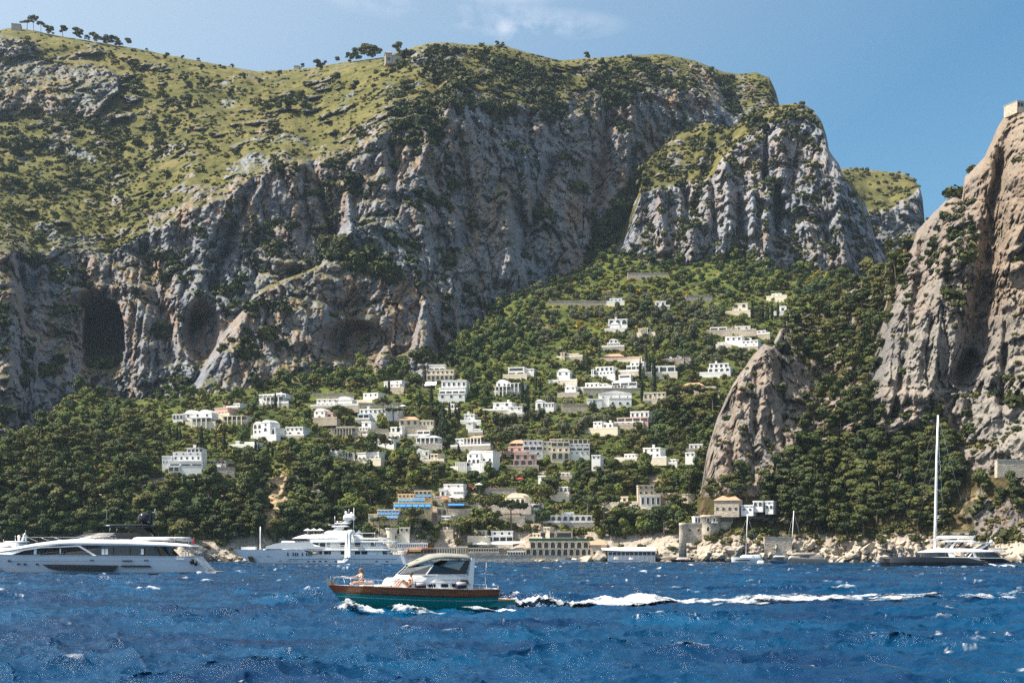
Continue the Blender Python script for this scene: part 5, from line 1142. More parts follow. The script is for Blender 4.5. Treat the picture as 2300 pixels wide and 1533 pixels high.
growth('garden_vines', 'bright green vines and garden plants on the village terraces', D, 9000, wD_vine, 7, 'vine', 0.5, 1.1, 41)
growth('slope_scrub', 'dark green undergrowth between the trees of the village slope', D, 8000, lambda L: (L.P[..., 2] > 4)*(1.0-0.8*sstep(0.2, 0.5, L.rk))*(segdist(L.PX, L.PY, 632, 1070, 606, 1180) > 19), 8, 'shrub', 0.6, 1.4, 42)
growth('yellow_broom', 'yellow flowering broom among the upper terraces', D, 420, lambda L: inpoly(L.PX, L.PY, [(1250,600),(1560,640),(1560,780),(1300,800)])*1.0+inpoly(L.PX, L.PY, [(1700,560),(1880,610),(1800,640)])*2+5*inpoly(L.PX, L.PY, [(482,966),(512,966),(508,982),(484,982)])+5*inpoly(L.PX, L.PY, [(250,1005),(290,1005),(280,1022),(255,1022)]), 6, 'broom', 0.5, 1.2, 43)
growth('bougainvillea', 'magenta bougainvillea along the villa terraces', D, 110, lambda L: 1.0*inpoly(L.PX, L.PY, [(955,955),(990,955),(985,965),(955,966)])+1.0*inpoly(L.PX, L.PY, [(735,915),(755,915),(752,922),(735,922)])+0.6*inpoly(L.PX, L.PY, [(985,997),(1020,997),(1020,1003),(985,1003)])+0.8*inpoly(L.PX, L.PY, [(1040,1094),(1130,1094),(1130,1100),(1040,1100)])+0.6*inpoly(L.PX, L.PY, [(490,928),(515,928),(515,934),(490,934)]), 3.5, 'boug', 0.5, 0.9, 44, False)
# ------------------------------------------------------------ boats
B_WHITE = simple('gelcoat_white', (0.80,0.80,0.79), 0.22, var=0.03, scale=0.7); B_WHITE.node_tree.nodes['Principled BSDF'].inputs['Coat Weight'].default_value = 0.3
B_SILVER = simple('silver_hull_paint', (0.70,0.74,0.78), 0.22, var=0.03, scale=0.4)
B_GREYW = simple('pale_grey_hull', (0.78,0.82,0.85), 0.25, var=0.03, scale=0.4)
B_BLACK = simple('black_gloss', (0.012,0.013,0.015), 0.15, var=0.1); B_GLASS = glassy('yacht_glass', (0.010,0.013,0.017), 0.05)
B_TEAL = simple('teal_hull_paint', (0.006,0.22,0.22), 0.25, var=0.08, scale=1.2); B_STRIPE = simple('pale_stripe', (0.40,0.66,0.64), 0.3)
B_STEEL = simple('polished_steel', (0.75,0.75,0.75), 0.18, metal=1.0, var=0.02); B_CANVAS = simple('grey_canvas', (0.26,0.26,0.23), 0.9, var=0.15, scale=3, bmp=0.3)
B_CANVASD = simple('dark_canvas', (0.045,0.05,0.055), 0.9, var=0.2); B_CUSH = simple('cream_cushion', (0.62,0.56,0.50), 0.9); B_NAVY = simple('navy_fender', (0.025,0.03,0.055), 0.6)
B_LILAC = simple('grey_fender', (0.45,0.42,0.46), 0.6); B_ANTI = simple('antifouling', (0.012,0.012,0.016), 0.6); B_GRAPH = simple('graphite_hull', (0.085,0.085,0.09), 0.35, var=0.05)
B_NAVYH = simple('dark_blue_hull', (0.01,0.014,0.028), 0.15); B_TAN = simple('bronze_hull', (0.36,0.31,0.26), 0.25); B_TEAK = simple('teak_deck', (0.42,0.28,0.16), 0.7, var=0.2, scale=6)
B_FLAG = simple('red_flag', (0.55,0.03,0.03), 0.8); B_SKIN = simple('skin', (0.62,0.36,0.24), 0.55, var=0.06); B_HAIR = simple('light_brown_hair', (0.22,0.12,0.06), 0.6, var=0.3, scale=30); B_HAIRD = simple('dark_hair', (0.05,0.03,0.02), 0.6, var=0.3, scale=30)
B_BIK = simple('pale_swimsuit', (0.55,0.55,0.58), 0.8); B_BIKD = simple('dark_swimsuit', (0.05,0.04,0.05), 0.8); B_RUB = simple('rib_tube_grey', (0.60,0.60,0.60), 0.6)
def wood_mat():
    m, nt, b = newmat('varnished_mahogany'); L = nt.links.new
    n = tex(nt, 2.0, 6, 0.6, stretch=(1, 1, 16)); r = ramp(nt, n.outputs[0], [(0.3, (0.13,0.036,0.010)), (0.55, (0.32,0.10,0.028)), (0.75, (0.46,0.17,0.05))])
    L(r.outputs[0], b.inputs['Base Color']); b.inputs['Roughness'].default_value = 0.22; b.inputs['Coat Weight'].default_value = 0.4; return m
B_WOOD = wood_mat()
def clear_glass(name, tint=(0.75,0.80,0.82)):
    m, nt, b = newmat(name); L = nt.links.new; nt.nodes.remove(b); out = nt.nodes['Material Output']
    t = nt.nodes.new('ShaderNodeBsdfTransparent'); t.inputs[0].default_value = (*tint, 1); g = nt.nodes.new('ShaderNodeBsdfGlossy'); g.inputs['Roughness'].default_value = 0.04
    f = nt.nodes.new('ShaderNodeFresnel'); f.inputs[0].default_value = 2.6; mx = nt.nodes.new('ShaderNodeMixShader'); L(f.outputs[0], mx.inputs[0]); L(t.outputs[0], mx.inputs[1]); L(g.outputs[0], mx.inputs[2]); L(mx.outputs[0], out.inputs[0]); return m
B_CLEAR = clear_glass('windscreen_glass'); B_VINYL = clear_glass('clear_vinyl', (0.62,0.68,0.72))
def wl_dist(py): return H*F/(py-HZ)            # distance of a point on the water from its photo row
class Boat:
    """measures taken in the photo: px,py -> local metres (x along the hull, bow at -x; z above the waterline)"""
    def __init__(s, name, label, cat, pxc, wl, yaw=0.0, group=None, Y=None):
        s.Y = Y or wl_dist(wl); s.s = s.Y/F; s.pxc = pxc; s.wl = wl; s.k = 1/math.cos(R(yaw))
        p = at(pxc, wl, s.Y); s.root = empty(name, (p.x, p.y, 0.0), R(yaw)); tag(s.root, label, cat, group)
    def x(s, px): return (px-s.pxc)*s.s*s.k
    def z(s, py): return (s.wl-py)*s.s
    def p(s, px, py, y=0.0): return (s.x(px), y, s.z(py))
    def poly(s, pts, y0, y1, name, mat, mirror=False):
        mb = MB().prism([(s.x(a), s.z(b)) for a, b in pts], y0, y1)
        if mirror: mb.prism([(s.x(a), s.z(b)) for a, b in pts], -y1, -y0)
        return mb.build(name, mat, s.root)
    def tubes(s, name, mat, paths, r, n=6):
        mb = MB()
        for pts in paths: mb.tube([s.p(*q) for q in pts], r, n)
        return mb.build(name, mat, s.root, True)
def hullskin(name, mat, parent, lo, hi, xb, xs, half, n=44, m=6, top=False):
    """both sides of a hull band between heights lo(x) and hi(x); stem and stern may rake"""
    mb = MB(); secs = []
    for i in range(n+1):
        u = (i/n)**1.15; ring = []
        for sd in (-1, 1):
            col = []
            for k in range(m+1):
                t = k/m; xn = xb(0.0)+(xs(0.0)-xb(0.0))*u; z = lo(xn)+(hi(xn)-lo(xn))*t; x = xb(z)+(xs(z)-xb(z))*u; col.append((x, sd*half(u, z), z))
            ring += col[::-1] if sd < 0 else col
        secs.append(ring)
    mb.loft(secs, closed=False); k = len(secs[0])
    mb.add(secs[-1], [tuple(range(k))])
    if top: mb.add([s[0] for s in secs]+[s[-1] for s in secs], [(i, i+1, n+2+i, n+1+i) for i in range(n)])
    return mb.build(name, mat, parent, True)
def supers(name, mat, parent, levels, e=5.0, n=28, front=0.75, smooth=True):
    """deckhouse: stacked plan rings (z, x0, x1, halfwidth), blunt, narrower to the bow"""
    mb = MB(); secs = []
    for z, x0, x1, hw in levels:
        xc, a = (x0+x1)/2, (x1-x0)/2; r = []
        for i in range(n):
            t = 2*math.pi*i/n; c, s_ = math.cos(t), math.sin(t)
            X = math.copysign(abs(c)**(2/e), c); Yv = math.copysign(abs(s_)**(2/e), s_); wf = front+(1-front)*min(1, max(0, (X+1)/1.0))
            r.append((xc+a*X, hw*Yv*wf, z))
        secs.append(r)
    mb.loft(secs); o = mb.build(name, mat, parent, False)
    if smooth: bevel(o, 0.05, 2)
    return o
def foamless(): pass
def spline(pts):
    xs = [q[0] for q in pts]; zs = [q[1] for q in pts]; return lambda x: float(np.interp(x, xs, zs))
def text_on(b, words, px0, px1, py, y, mat, slant=0.25, name='lettering'):
    cu = bpy.data.curves.new('t', 'FONT'); cu.body = words; cu.shear = slant; cu.size = 1.0; cu.extrude = 0.0
    o = bpy.data.objects.new('t', cu); COL.objects.link(o); bpy.context.view_layer.update()
    me = bpy.data.meshes.new_from_object(o.evaluated_get(bpy.context.evaluated_depsgraph_get())); w = max(v.co.x for v in me.vertices)
    bpy.data.objects.remove(o); sc = (b.x(px1)-b.x(px0))/w; me.materials.append(mat)
    q = bpy.data.objects.new(name, me); link(q, b.root); q.location = (b.x(px0), y, b.z(py)); q.rotation_euler = (R(90), 0, 0); q.scale = (sc, sc, sc); return q

# ---- the wooden-sided cruiser in the foreground
G = Boat('gozzo_cruiser', 'small teal cruiser with a varnished wooden side and grey canopy under way', 'boat', 930, 1371, 20); G.k *= 0.97
def build_gozzo():
    g = G; r = g.root; X, Z = g.x, g.z
    sheer = spline([(X(738), Z(1309)), (X(770), Z(1312.5)), (X(850), Z(1316)), (X(950), Z(1321)), (X(1050), Z(1325)), (X(1112), Z(1325))])
    strake = spline([(X(738), Z(1318)), (X(770), Z(1326)), (X(850), Z(1332)), (X(950), Z(1338)), (X(1050), Z(1341)), (X(1112), Z(1340))])
    strp = lambda x: strake(x)-0.20
    xb = lambda z: X(738)+0.78*max(0.0, Z(1309)-z)+0.25*max(0, Z(1350)-z); xs = lambda z: X(1112)-0.05*(Z(1325)-z)
    def half(u, z):
        b = 1.50*(1-(1-min(1, u/0.55))**2.2)**0.8*(1-0.22*max(0, (u-0.6)/0.4)**1.6)+0.03
        t = min(1, max(0, (z+0.5)/(1.9))); return b*(0.30+0.70*t**0.62)
    hullskin('lower_hull', B_TEAL, r, lambda x: -0.6, strake, xb, xs, half, m=8)
    hullskin('pale_stripe', B_STRIPE, r, lambda x: strp(x)-0.022, lambda x: strp(x)+0.022, xb, xs, lambda u, z: half(u, z)+0.012, m=1)
    hullskin('wooden_side', B_WOOD, r, strake, sheer, xb, xs, lambda u, z: half(u, z)+0.03, m=3)
    hullskin('rubbing_strake', B_WOOD, r, lambda x: sheer(x), lambda x: sheer(x)+0.05, xb, xs, lambda u, z: half(u, Z(1320))+0.07, m=1, top=True)
    hullskin('deck', B_WHITE, r, lambda x: sheer(x)-0.06, lambda x: sheer(x)+0.065, xb, xs, lambda u, z: max(0.0, half(u, Z(1320))-0.05), m=1, top=True)
    g.poly([(736,1296),(740,1296),(746,1312),(758,1312),(756,1316),(738,1313)], -0.12, 0.12, 'stem_fitting', B_STEEL)
    g.poly([(742,1300),(757,1308),(757,1312),(744,1312)], -0.20, 0.20, 'bow_roller', B_TEAK)
    # deckhouse, sun pads
    supers('deckhouse', B_WHITE, r, [(Z(1325), X(868), X(1052), 1.12), (Z(1308), X(872), X(1052), 1.10), (Z(1297), X(884), X(1050), 1.02), (Z(1291), X(893), X(1048), 0.98)], 5, 32, 0.72)
    supers('sun_pad', B_CUSH, r, [(Z(1318), X(808), X(874), 0.85), (Z(1312), X(812), X(872), 0.82)], 5, 24, 0.8)
    supers('backrest', B_WHITE, r, [(Z(1314), X(862), X(884), 0.80), (Z(1300), X(868), X(890), 0.78), (Z(1296), X(874), X(892), 0.72)], 5, 24, 0.9)
    # windscreen: three panes in a white frame
    wf0, wf1 = X(893), X(917); hw0, hw1 = 0.93, 0.86; z0, z1 = Z(1290), Z(1268); zr = Z(1269)
    def pane(pts, name, mat, t=0.02, par=r):
        a, b_, c = Vector(pts[0]), Vector(pts[1]), Vector(pts[2]); nn = (b_-a).cross(c-a).normalized()*t; n = len(pts)
        return MB().add([tuple(Vector(p)) for p in pts]+[tuple(Vector(p)+nn) for p in pts], [tuple(range(n-1,-1,-1)), tuple(range(n,2*n))]+[(i,(i+1)%n,(i+1)%n+n,i+n) for i in range(n)]).build(name, mat, par)
    pane([(wf0, -0.30, z0), (wf0, 0.30, z0), (wf1, 0.26, z1), (wf1, -0.26, z1)], 'windscreen', B_CLEAR)
    for sg in (-1, 1):
        pane([(wf0, sg*0.32, z0), (X(944), sg*hw0, z0), (X(960), sg*hw1, z1), (wf1, sg*0.28, z1)], 'windscreen', B_CLEAR)
        pane([(X(950), sg*hw0*1.01, z0), (X(1022), sg*0.96, z0), (X(1022), sg*0.95, Z(1288)), (X(982), sg*0.90, Z(1270)), (X(966), sg*hw1*1.01, z1)], 'side_window', B_GLASS)
        pane([(X(975), sg*0.925, Z(1269)), (X(1018), sg*0.965, Z(1289)), (X(1036), sg*0.97, Z(1290)), (X(1046), sg*0.93, Z(1257)), (X(1000), sg*0.88, Z(1258))], 'side_curtain', B_CANVASD)
        pane([(X(984), sg*0.95, Z(1270)), (X(1020), sg*0.975, Z(1280)), (X(1034), sg*0.95, Z(1260)), (X(996), sg*0.915, Z(1259))], 'curtain_window', B_VINYL)
        g.poly([(1036,1326),(1051,1326),(1056,1254),(1048,1252)], sg*1.0-0.05, sg*1.0+0.05, 'rear_arch', B_WHITE)
        MB().tube([(wf0, sg*0.31, z0), (wf1, sg*0.27, z1)], 0.022).tube([(X(946), sg*hw0, z0), (X(963), sg*hw1, z1)], 0.05).tube([(wf0, sg*0.3, z0), (X(946), sg*hw0, z0)], 0.035).tube([(wf1, sg*0.27, z1), (X(963), sg*hw1, z1)], 0.035).tube([(X(908), sg*0.95, z0), (X(1036), sg*1.0, Z(1290))], 0.03).build('window_frame', B_WHITE, r)
    MB().tube([(wf1, -0.28, z1), (wf1, 0.28, z1)], 0.035).tube([(wf0, -0.32, z0), (wf0, 0.32, z0)], 0.03).build('window_frame', B_WHITE, r)
    MB().box(X(925), X(1000), -0.8, 0.8, Z(1296), Z(1289)).build('dashboard', B_CUSH, r)
    MB().box(X(985), X(1010), -0.75, 0.75, Z(1305), Z(1279)).build('helm_seat', B_CUSH, r)
    # canvas roof with a cut-out showing blue cushions
    secs = []
    for px, py, hw, crown in ((914,1268.5,0.30,1),(926,1264,0.52,1.5),(945,1257,0.78,3),(966,1250,0.95,5),(990,1248,1.02,5),(1020,1249,1.02,5),(1042,1251,1.0,5),(1050,1254,0.96,4)):
        secs.append([(X(px), hw*math.cos(t), Z(py)-0.12+crown*0.024*math.sin(t)+0.12*math.sin(t)**0.5 if math.sin(t) > 0 else Z(py)-0.13) for t in np.linspace(0, math.pi, 15)])
    mb = MB(); mb.loft(secs, closed=False, flip=True); o = mb.build('canopy', B_CANVAS, r, True); sm = o.modifiers.new('th', 'SOLIDIFY'); sm.thickness = 0.05
    for px0, px1, y0, y1, m in ((932,944,-0.34,-0.06,B_GLASS),(932,944,0.06,0.34,B_GLASS),(946,962,-0.45,0.45,B_VINYL)):
        zz = lambda px: Z(np.interp(px, [914,926,945,966,990], [1268.5,1264,1257,1250,1248]))+0.10
        MB().add([(X(px0), y0, zz(px0)), (X(px1), y0, zz(px1)), (X(px1), y1, zz(px1)), (X(px0), y1, zz(px0)), (X(px0), y0, zz(px0)-.03), (X(px1), y0, zz(px1)-.03), (X(px1), y1, zz(px1)-.03), (X(px0), y1, zz(px0)-.03)], [(0,1,2,3),(7,6,5,4),(0,4,5,1),(1,5,6,2),(2,6,7,3),(3,7,4,0)]).build('roof_hatch', m, r)
    # portlights, grille, lettering
    for px in (957, 986, 1008):
        for sg in (-1, 1):
            pts = [(X(px)+0.20*math.copysign(abs(math.cos(t))**0.6, math.cos(t)), Z(1313.5)+0.085*math.copysign(abs(math.sin(t))**0.6, math.sin(t))) for t in np.linspace(0, 2*math.pi, 17)[:-1]]
            pf = [(X(px)+(a-X(px))*1.18, Z(1313.5)+(c-Z(1313.5))*1.35) for a, c in pts]
            q = MB().prism(pf, sg*1.105-0.02, sg*1.105+0.02).build('portlight', B_STEEL, r); MB().prism(pts, sg*1.118-0.02, sg*1.118+0.02).build('pane', B_GLASS, q)
    for sg in (-1, 1):
        gr = g.poly([(1021,1300),(1036,1301),(1044,1312),(1025,1311)], sg*1.08-0.03, sg*1.08+0.03, 'vent_grille', B_TEAK)
        for k in range(5): MB().box(X(1024), X(1040), sg*1.12-0.008, sg*1.12+0.008, Z(1302+k*2)-0.012, Z(1302+k*2)+0.012).build('slat', B_ANTI, gr)
    text_on(g, 'CapriSeaExperience  CALL ME', 968, 1018, 1302.5, -1.105, B_NAVY)
    # fenders and rails
    for px, py, sg in ((930,1314,-1),(1021,1314,-1),(842,1311,1)):
        f = MB().tube([g.p(px-12, py), g.p(px-10, py), g.p(px+10, py), g.p(px+12, py)], [0.06,0.15,0.15,0.06], 10); q = f.build('fender', B_NAVY, r, True); q.location.y = sg*1.28
        c = MB().tube([g.p(px-10.5, py-1), g.p(px+10.5, py-1)], 0.145, 10); c = c.build('fender_cover', B_LILAC, q, True); c.location = (0,0,0.035)
        MB().tube([g.p(px-8, py-3), g.p(px-12, py-11), g.p(px-11, py+9)], 0.012, 4).build('rope', B_ANTI, q)
    for sg in (-1, 1):
        y = lambda px: sg*min(1.32, 0.12+1.35*((px-738)/110)**0.75) if px < 850 else sg*1.34
        g.tubes('rail', B_STEEL, [[(748,1312,y(746)),(748,1292,y(746)),(752,1292,y(750))], [(752,1294,y(752)),(800,1298,y(795)),(850,1302,y(850)),(910,1305,y(900)),(1042,1311,y(1000))],
            [(757,1312,y(757)),(758,1298,y(758)),(764,1292,y(764)),(800,1296,y(800)),(860,1301,y(860))], [(778,1312,y(778)),(784,1312-0,y(784)),(781,1296,y(781))],
            [(826,1314,y(826)),(822,1302,y(822))],[(866,1316,y(866)),(862,1302,y(862))],[(960,1321,y(960)),(956,1309,y(956))],[(1001,1323,y(1000)),(998,1310,y(1000))],[(1036,1324,y(1000)),(1034,1311,y(1000))]], 0.014)
    g.tubes('stern_rail', B_STEEL, [[(1053,1324,-1.1),(1053,1312,-1.1),(1072,1312,-1.1),(1076,1317,-1.1),(1076,1324,-1.1)], [(1093,1324,-1.0),(1095,1314,-1.0),(1110,1314,-1.0),(1110,1325,-1.0)], [(1093,1324,1.0),(1095,1314,1.0),(1110,1314,1.0),(1110,1325,1.0)]], 0.022)
    supers('stern_seat', B_TEAK, r, [(Z(1325), X(1054), X(1080), 1.05), (Z(1320), X(1054), X(1080), 1.05)], 8, 20, 1.0)
    supers('stern_cushion', B_WHITE, r, [(Z(1326), X(1084), X(1111), 1.0), (Z(1321), X(1084), X(1111), 1.0)], 8, 20, 1.0)
    g.tubes('antenna', B_STEEL, [[(1103,1314,0.7),(1106,1262,0.7)]], 0.012, 5); g.tubes('flag_pole', B_ANTI, [[(1101,1314,0.5),(1104,1296,0.5),(1092,1262,0.5)]], 0.012, 5)
    # bathing platform with ladder
    g.poly([(1110,1346),(1153,1346),(1153,1349),(1110,1350)], -0.95, 0.95, 'bathing_platform', B_TEAK); g.poly([(1090,1350),(1152,1350),(1150,1356),(1138,1358),(1132,1362),(1090,1364)], -0.9, 0.9, 'platform_moulding', B_TEAL)
    g.tubes('ladder', B_STEEL, [[(1134,1346,-0.3),(1134,1341,-0.3),(1137,1338,-0.3),(1141,1341,-0.3),(1141,1346,-0.3)], [(1146,1346,-0.3),(1146,1341,-0.3),(1149,1338,-0.3),(1153,1341,-0.3),(1153,1350,-0.3)]], 0.02)
build_gozzo()

# ---- people
def person(name, label, J, parent_m, hair, swim, hat=None, longhair=True, look=(-1,0,0)):
    """J: joints in local metres; one skinned surface from pelvis to finger tips"""
    V = []; E_ = []; Rd = []
    def v(p, r): V.append(tuple(p)); Rd.append(r); return len(V)-1
    def e(a, b): E_.append((a, b)); return b
    pel = v(J['pelvis'], 0.125); sp = e(pel, v(J['waist'], 0.10)); ch = e(sp, v(J['chest'], 0.115)); nb = e(ch, v(J['neckbase'], 0.06)); nk = e(nb, v(J['neck'], 0.046))
    hd = Vector(J['head']); lk = Vector(look).normalized()
    h0 = e(nk, v(hd+Vector((0,0,-0.055))+lk*0.015, 0.066)); h1 = e(h0, v(hd+Vector((0,0,0.02)), 0.088)); e(h1, v(hd+Vector((0,0,0.085)), 0.06))
    e(h0, v(hd+lk*0.085+Vector((0,0,-0.055)), 0.022)); e(h1, v(hd+lk*0.098+Vector((0,0,-0.012)), 0.014))     # chin, nose
    for sd in ('L', 'R'):
        s = e(ch, v(J['shoulder'+sd], 0.062)); el = e(s, v(J['elbow'+sd], 0.042)); wr = e(el, v(J['wrist'+sd], 0.028))
        d = (Vector(J['hand'+sd])-Vector(J['wrist'+sd])).normalized(); pm = e(wr, v(Vector(J['wrist'+sd])+d*0.055, 0.032))
        side = d.cross(Vector((0,0,1))).normalized(); dn = Vector((0,0,-1))
        for k, ln in ((-1.5,0.058),(-0.5,0.072),(0.5,0.068),(1.5,0.052)):
            b0 = Vector(J['wrist'+sd])+d*0.095+side*0.017*k; f1 = e(pm, v(b0, 0.0095)); f2 = e(f1, v(b0+d*ln*0.5+dn*0.010, 0.0085)); e(f2, v(b0+d*ln*0.85+dn*0.032, 0.007))
        t0 = Vector(J['wrist'+sd])+d*0.03-side*0.035; t1 = e(pm, v(t0, 0.011)); e(t1, v(t0+d*0.04-side*0.018, 0.009))
        hp = e(pel, v(J['hip'+sd], 0.095)); kn = e(hp, v(J['knee'+sd], 0.060)); cf = e(kn, v(Vector(J['knee'+sd]).lerp(Vector(J['ankle'+sd]), 0.35), 0.056)); an = e(cf, v(J['ankle'+sd], 0.036)); e(an, v(J['toe'+sd], 0.026))
    me = bpy.data.meshes.new('person'); me.from_pydata(V, E_, []); o = link(bpy.data.objects.new(name, me)); me.materials.append(B_SKIN)
    sk = o.modifiers.new('skin', 'SKIN'); sk.use_smooth_shade = True; lay = me.skin_vertices[0] if me.skin_vertices else None
    if lay is None:
        bpy.context.view_layer.objects.active = o; lay = me.skin_vertices[0]
    for i, q in enumerate(lay.data): q.radius = (Rd[i], Rd[i]); q.use_root = (i == pel)
    ss = o.modifiers.new('sub', 'SUBSURF'); ss.levels = 1; ss.render_levels = 2
    tag(o, label, 'person'); o.matrix_world = parent_m
    def ell(nm, c, rx, ry, rz, mat, n=12, m=8):
        secs = [[(c[0]+rx*math.sin(a)*math.cos(b), c[1]+ry*math.sin(a)*math.sin(b), c[2]+rz*math.cos(a)) for b in np.linspace(0, 2*math.pi, n, endpoint=False)] for a in np.linspace(0.05, math.pi-0.05, m)]
        return MB().loft(secs).build(nm, mat, o, True)
    hh = hd-lk*0.022+Vector((0,0,0.035)); hr = MB()
    secs = [[(hh.x+0.112*math.sin(a)*math.cos(b), hh.y+0.105*math.sin(a)*math.sin(b), hh.z+0.088*math.cos(a)) for b in np.linspace(0, 2*math.pi, 14, endpoint=False)] for a in np.linspace(0.05, 2.1, 7)]; hr.loft(secs)
    if longhair: hr.tube([hh+Vector((0,0,0.02))-lk*0.05, hh-lk*0.085+Vector((0,0,-0.08)), hh-lk*0.10+Vector((0,0,-0.2)), hh-lk*0.09+Vector((0,0,-0.32))], [0.07,0.075,0.065,0.03], 10)
    hr.build('hair', hair, o, True)
    side = lk.cross(Vector((0,0,1))).normalized(); gl = MB()
    for k in (-1, 1):
        c = hd+lk*0.086+side*0.034*k+Vector((0,0,0.012)); ring = [c+side*0.028*math.cos(t)+Vector((0,0,0.021*math.sin(t))) for t in np.linspace(0, 2*math.pi, 10, endpoint=False)]
        gl.loft([ring, [p+lk*0.008 for p in ring]]); gl.tube([c+side*0.028*k, hd+side*0.088*k+Vector((0,0,0.014))], 0.004, 4)
    gl.build('sunglasses', B_BIKD, o)
    c = Vector(J['chest']); up = (Vector(J['neckbase'])-Vector(J['waist'])).normalized(); fw = (lk-up*lk.dot(up)).normalized(); sd_ = up.cross(fw)
    tp = MB()
    for k in (-1, 1):
        q = c+fw*0.075+sd_*0.062*k-up*0.01; tp.loft([[q+fw*0.058*math.cos(a)+(sd_*math.cos(b)+up*math.sin(b))*0.068*math.sin(a) for b in np.linspace(0, 2*math.pi, 10, endpoint=False)] for a in np.linspace(0.08, 1.6, 5)])
    tp.tube([c-sd_*0.135-up*0.02, c-fw*0.118-up*0.02, c+sd_*0.135-up*0.02], 0.012, 6); tp.build('swim_top', swim, o, True)
    p = Vector(J['pelvis']); ell('swim_bottom', p+Vector((0,0,0.0)), 0.148, 0.158, 0.095, swim)
    return o
def women():
    mr = G.root.matrix_world; bpy.context.view_layer.update(); mr = G.root.matrix_world.copy()
    dk = G.z(1315)+0.06
    m = mr @ Matrix.Translation((G.x(809), -0.55, dk+0.06))
    person('person', 'woman in a pale bikini sitting on the bow and holding the rail', dict(pelvis=(0,0,0.10), waist=(-0.03,0,0.28), chest=(-0.05,0,0.46), neckbase=(-0.06,0,0.60), neck=(-0.075,0,0.655), head=(-0.095,0,0.755),
        shoulderL=(-0.05,-0.16,0.55), elbowL=(-0.10,-0.24,0.31), wristL=(-0.27,-0.22,0.15), handL=(-0.35,-0.21,0.12), shoulderR=(-0.06,0.16,0.55), elbowR=(-0.30,0.19,0.42), wristR=(-0.52,0.10,0.41), handR=(-0.6,0.08,0.40),
        hipL=(-0.06,-0.10,0.08), kneeL=(-0.44,-0.22,0.12), ankleL=(-0.10,-0.30,0.02), toeL=(0.06,-0.32,0.00), hipR=(-0.06,0.10,0.08), kneeR=(-0.45,0.12,0.12), ankleR=(-0.14,0.25,0.02), toeR=(0.03,0.28,0.0)), m, B_HAIR, B_BIK)
    m = mr @ Matrix.Translation((G.x(906), -1.12, G.z(1322)+0.13))
    person('person', 'woman reclining against the cabin with her knees drawn up', dict(pelvis=(0,0,0.08), waist=(0.06,0,0.22), chest=(0.11,0,0.38), neckbase=(0.13,0,0.53), neck=(0.13,0,0.58), head=(0.115,0,0.68),
        shoulderL=(0.10,-0.16,0.47), elbowL=(0.14,-0.24,0.24), wristL=(-0.02,-0.20,0.12), handL=(-0.10,-0.19,0.11), shoulderR=(0.12,0.15,0.48), elbowR=(0.02,0.22,0.27), wristR=(-0.16,0.15,0.25), handR=(-0.24,0.14,0.24),
        hipL=(-0.04,-0.09,0.08), kneeL=(-0.38,-0.12,0.42), ankleL=(-0.66,-0.12,0.06), toeL=(-0.80,-0.13,0.02), hipR=(-0.04,0.09,0.08), kneeR=(-0.46,0.10,0.38), ankleR=(-0.78,0.10,0.06), toeR=(-0.92,0.11,0.02)), m, B_HAIRD, B_BIKD, longhair=False)
women()
def tray():
    m = G.root.matrix_world; q = empty('bowl_of_fruit', m @ Vector((G.x(787), -0.5, G.z(1313)+0.08))); tag(q, 'orange fruit on the foredeck beside the sitting woman', 'fruit')
    MB().lathe([(0.09,0),(0.13,0.06),(0.12,0.06),(0.08,0.01)], (0,0,0), 12).build('bowl', B_WHITE, q, True)
    for a in range(3): MB().lathe([(0.05*math.sin(t), 0.09-0.05*math.cos(t)) for t in np.linspace(0.1, 3.0, 7)], (0.05*math.cos(a*2.1), 0.05*math.sin(a*2.1), 0), 10).build('fruit', M_AWN_O, q, True)
tray()

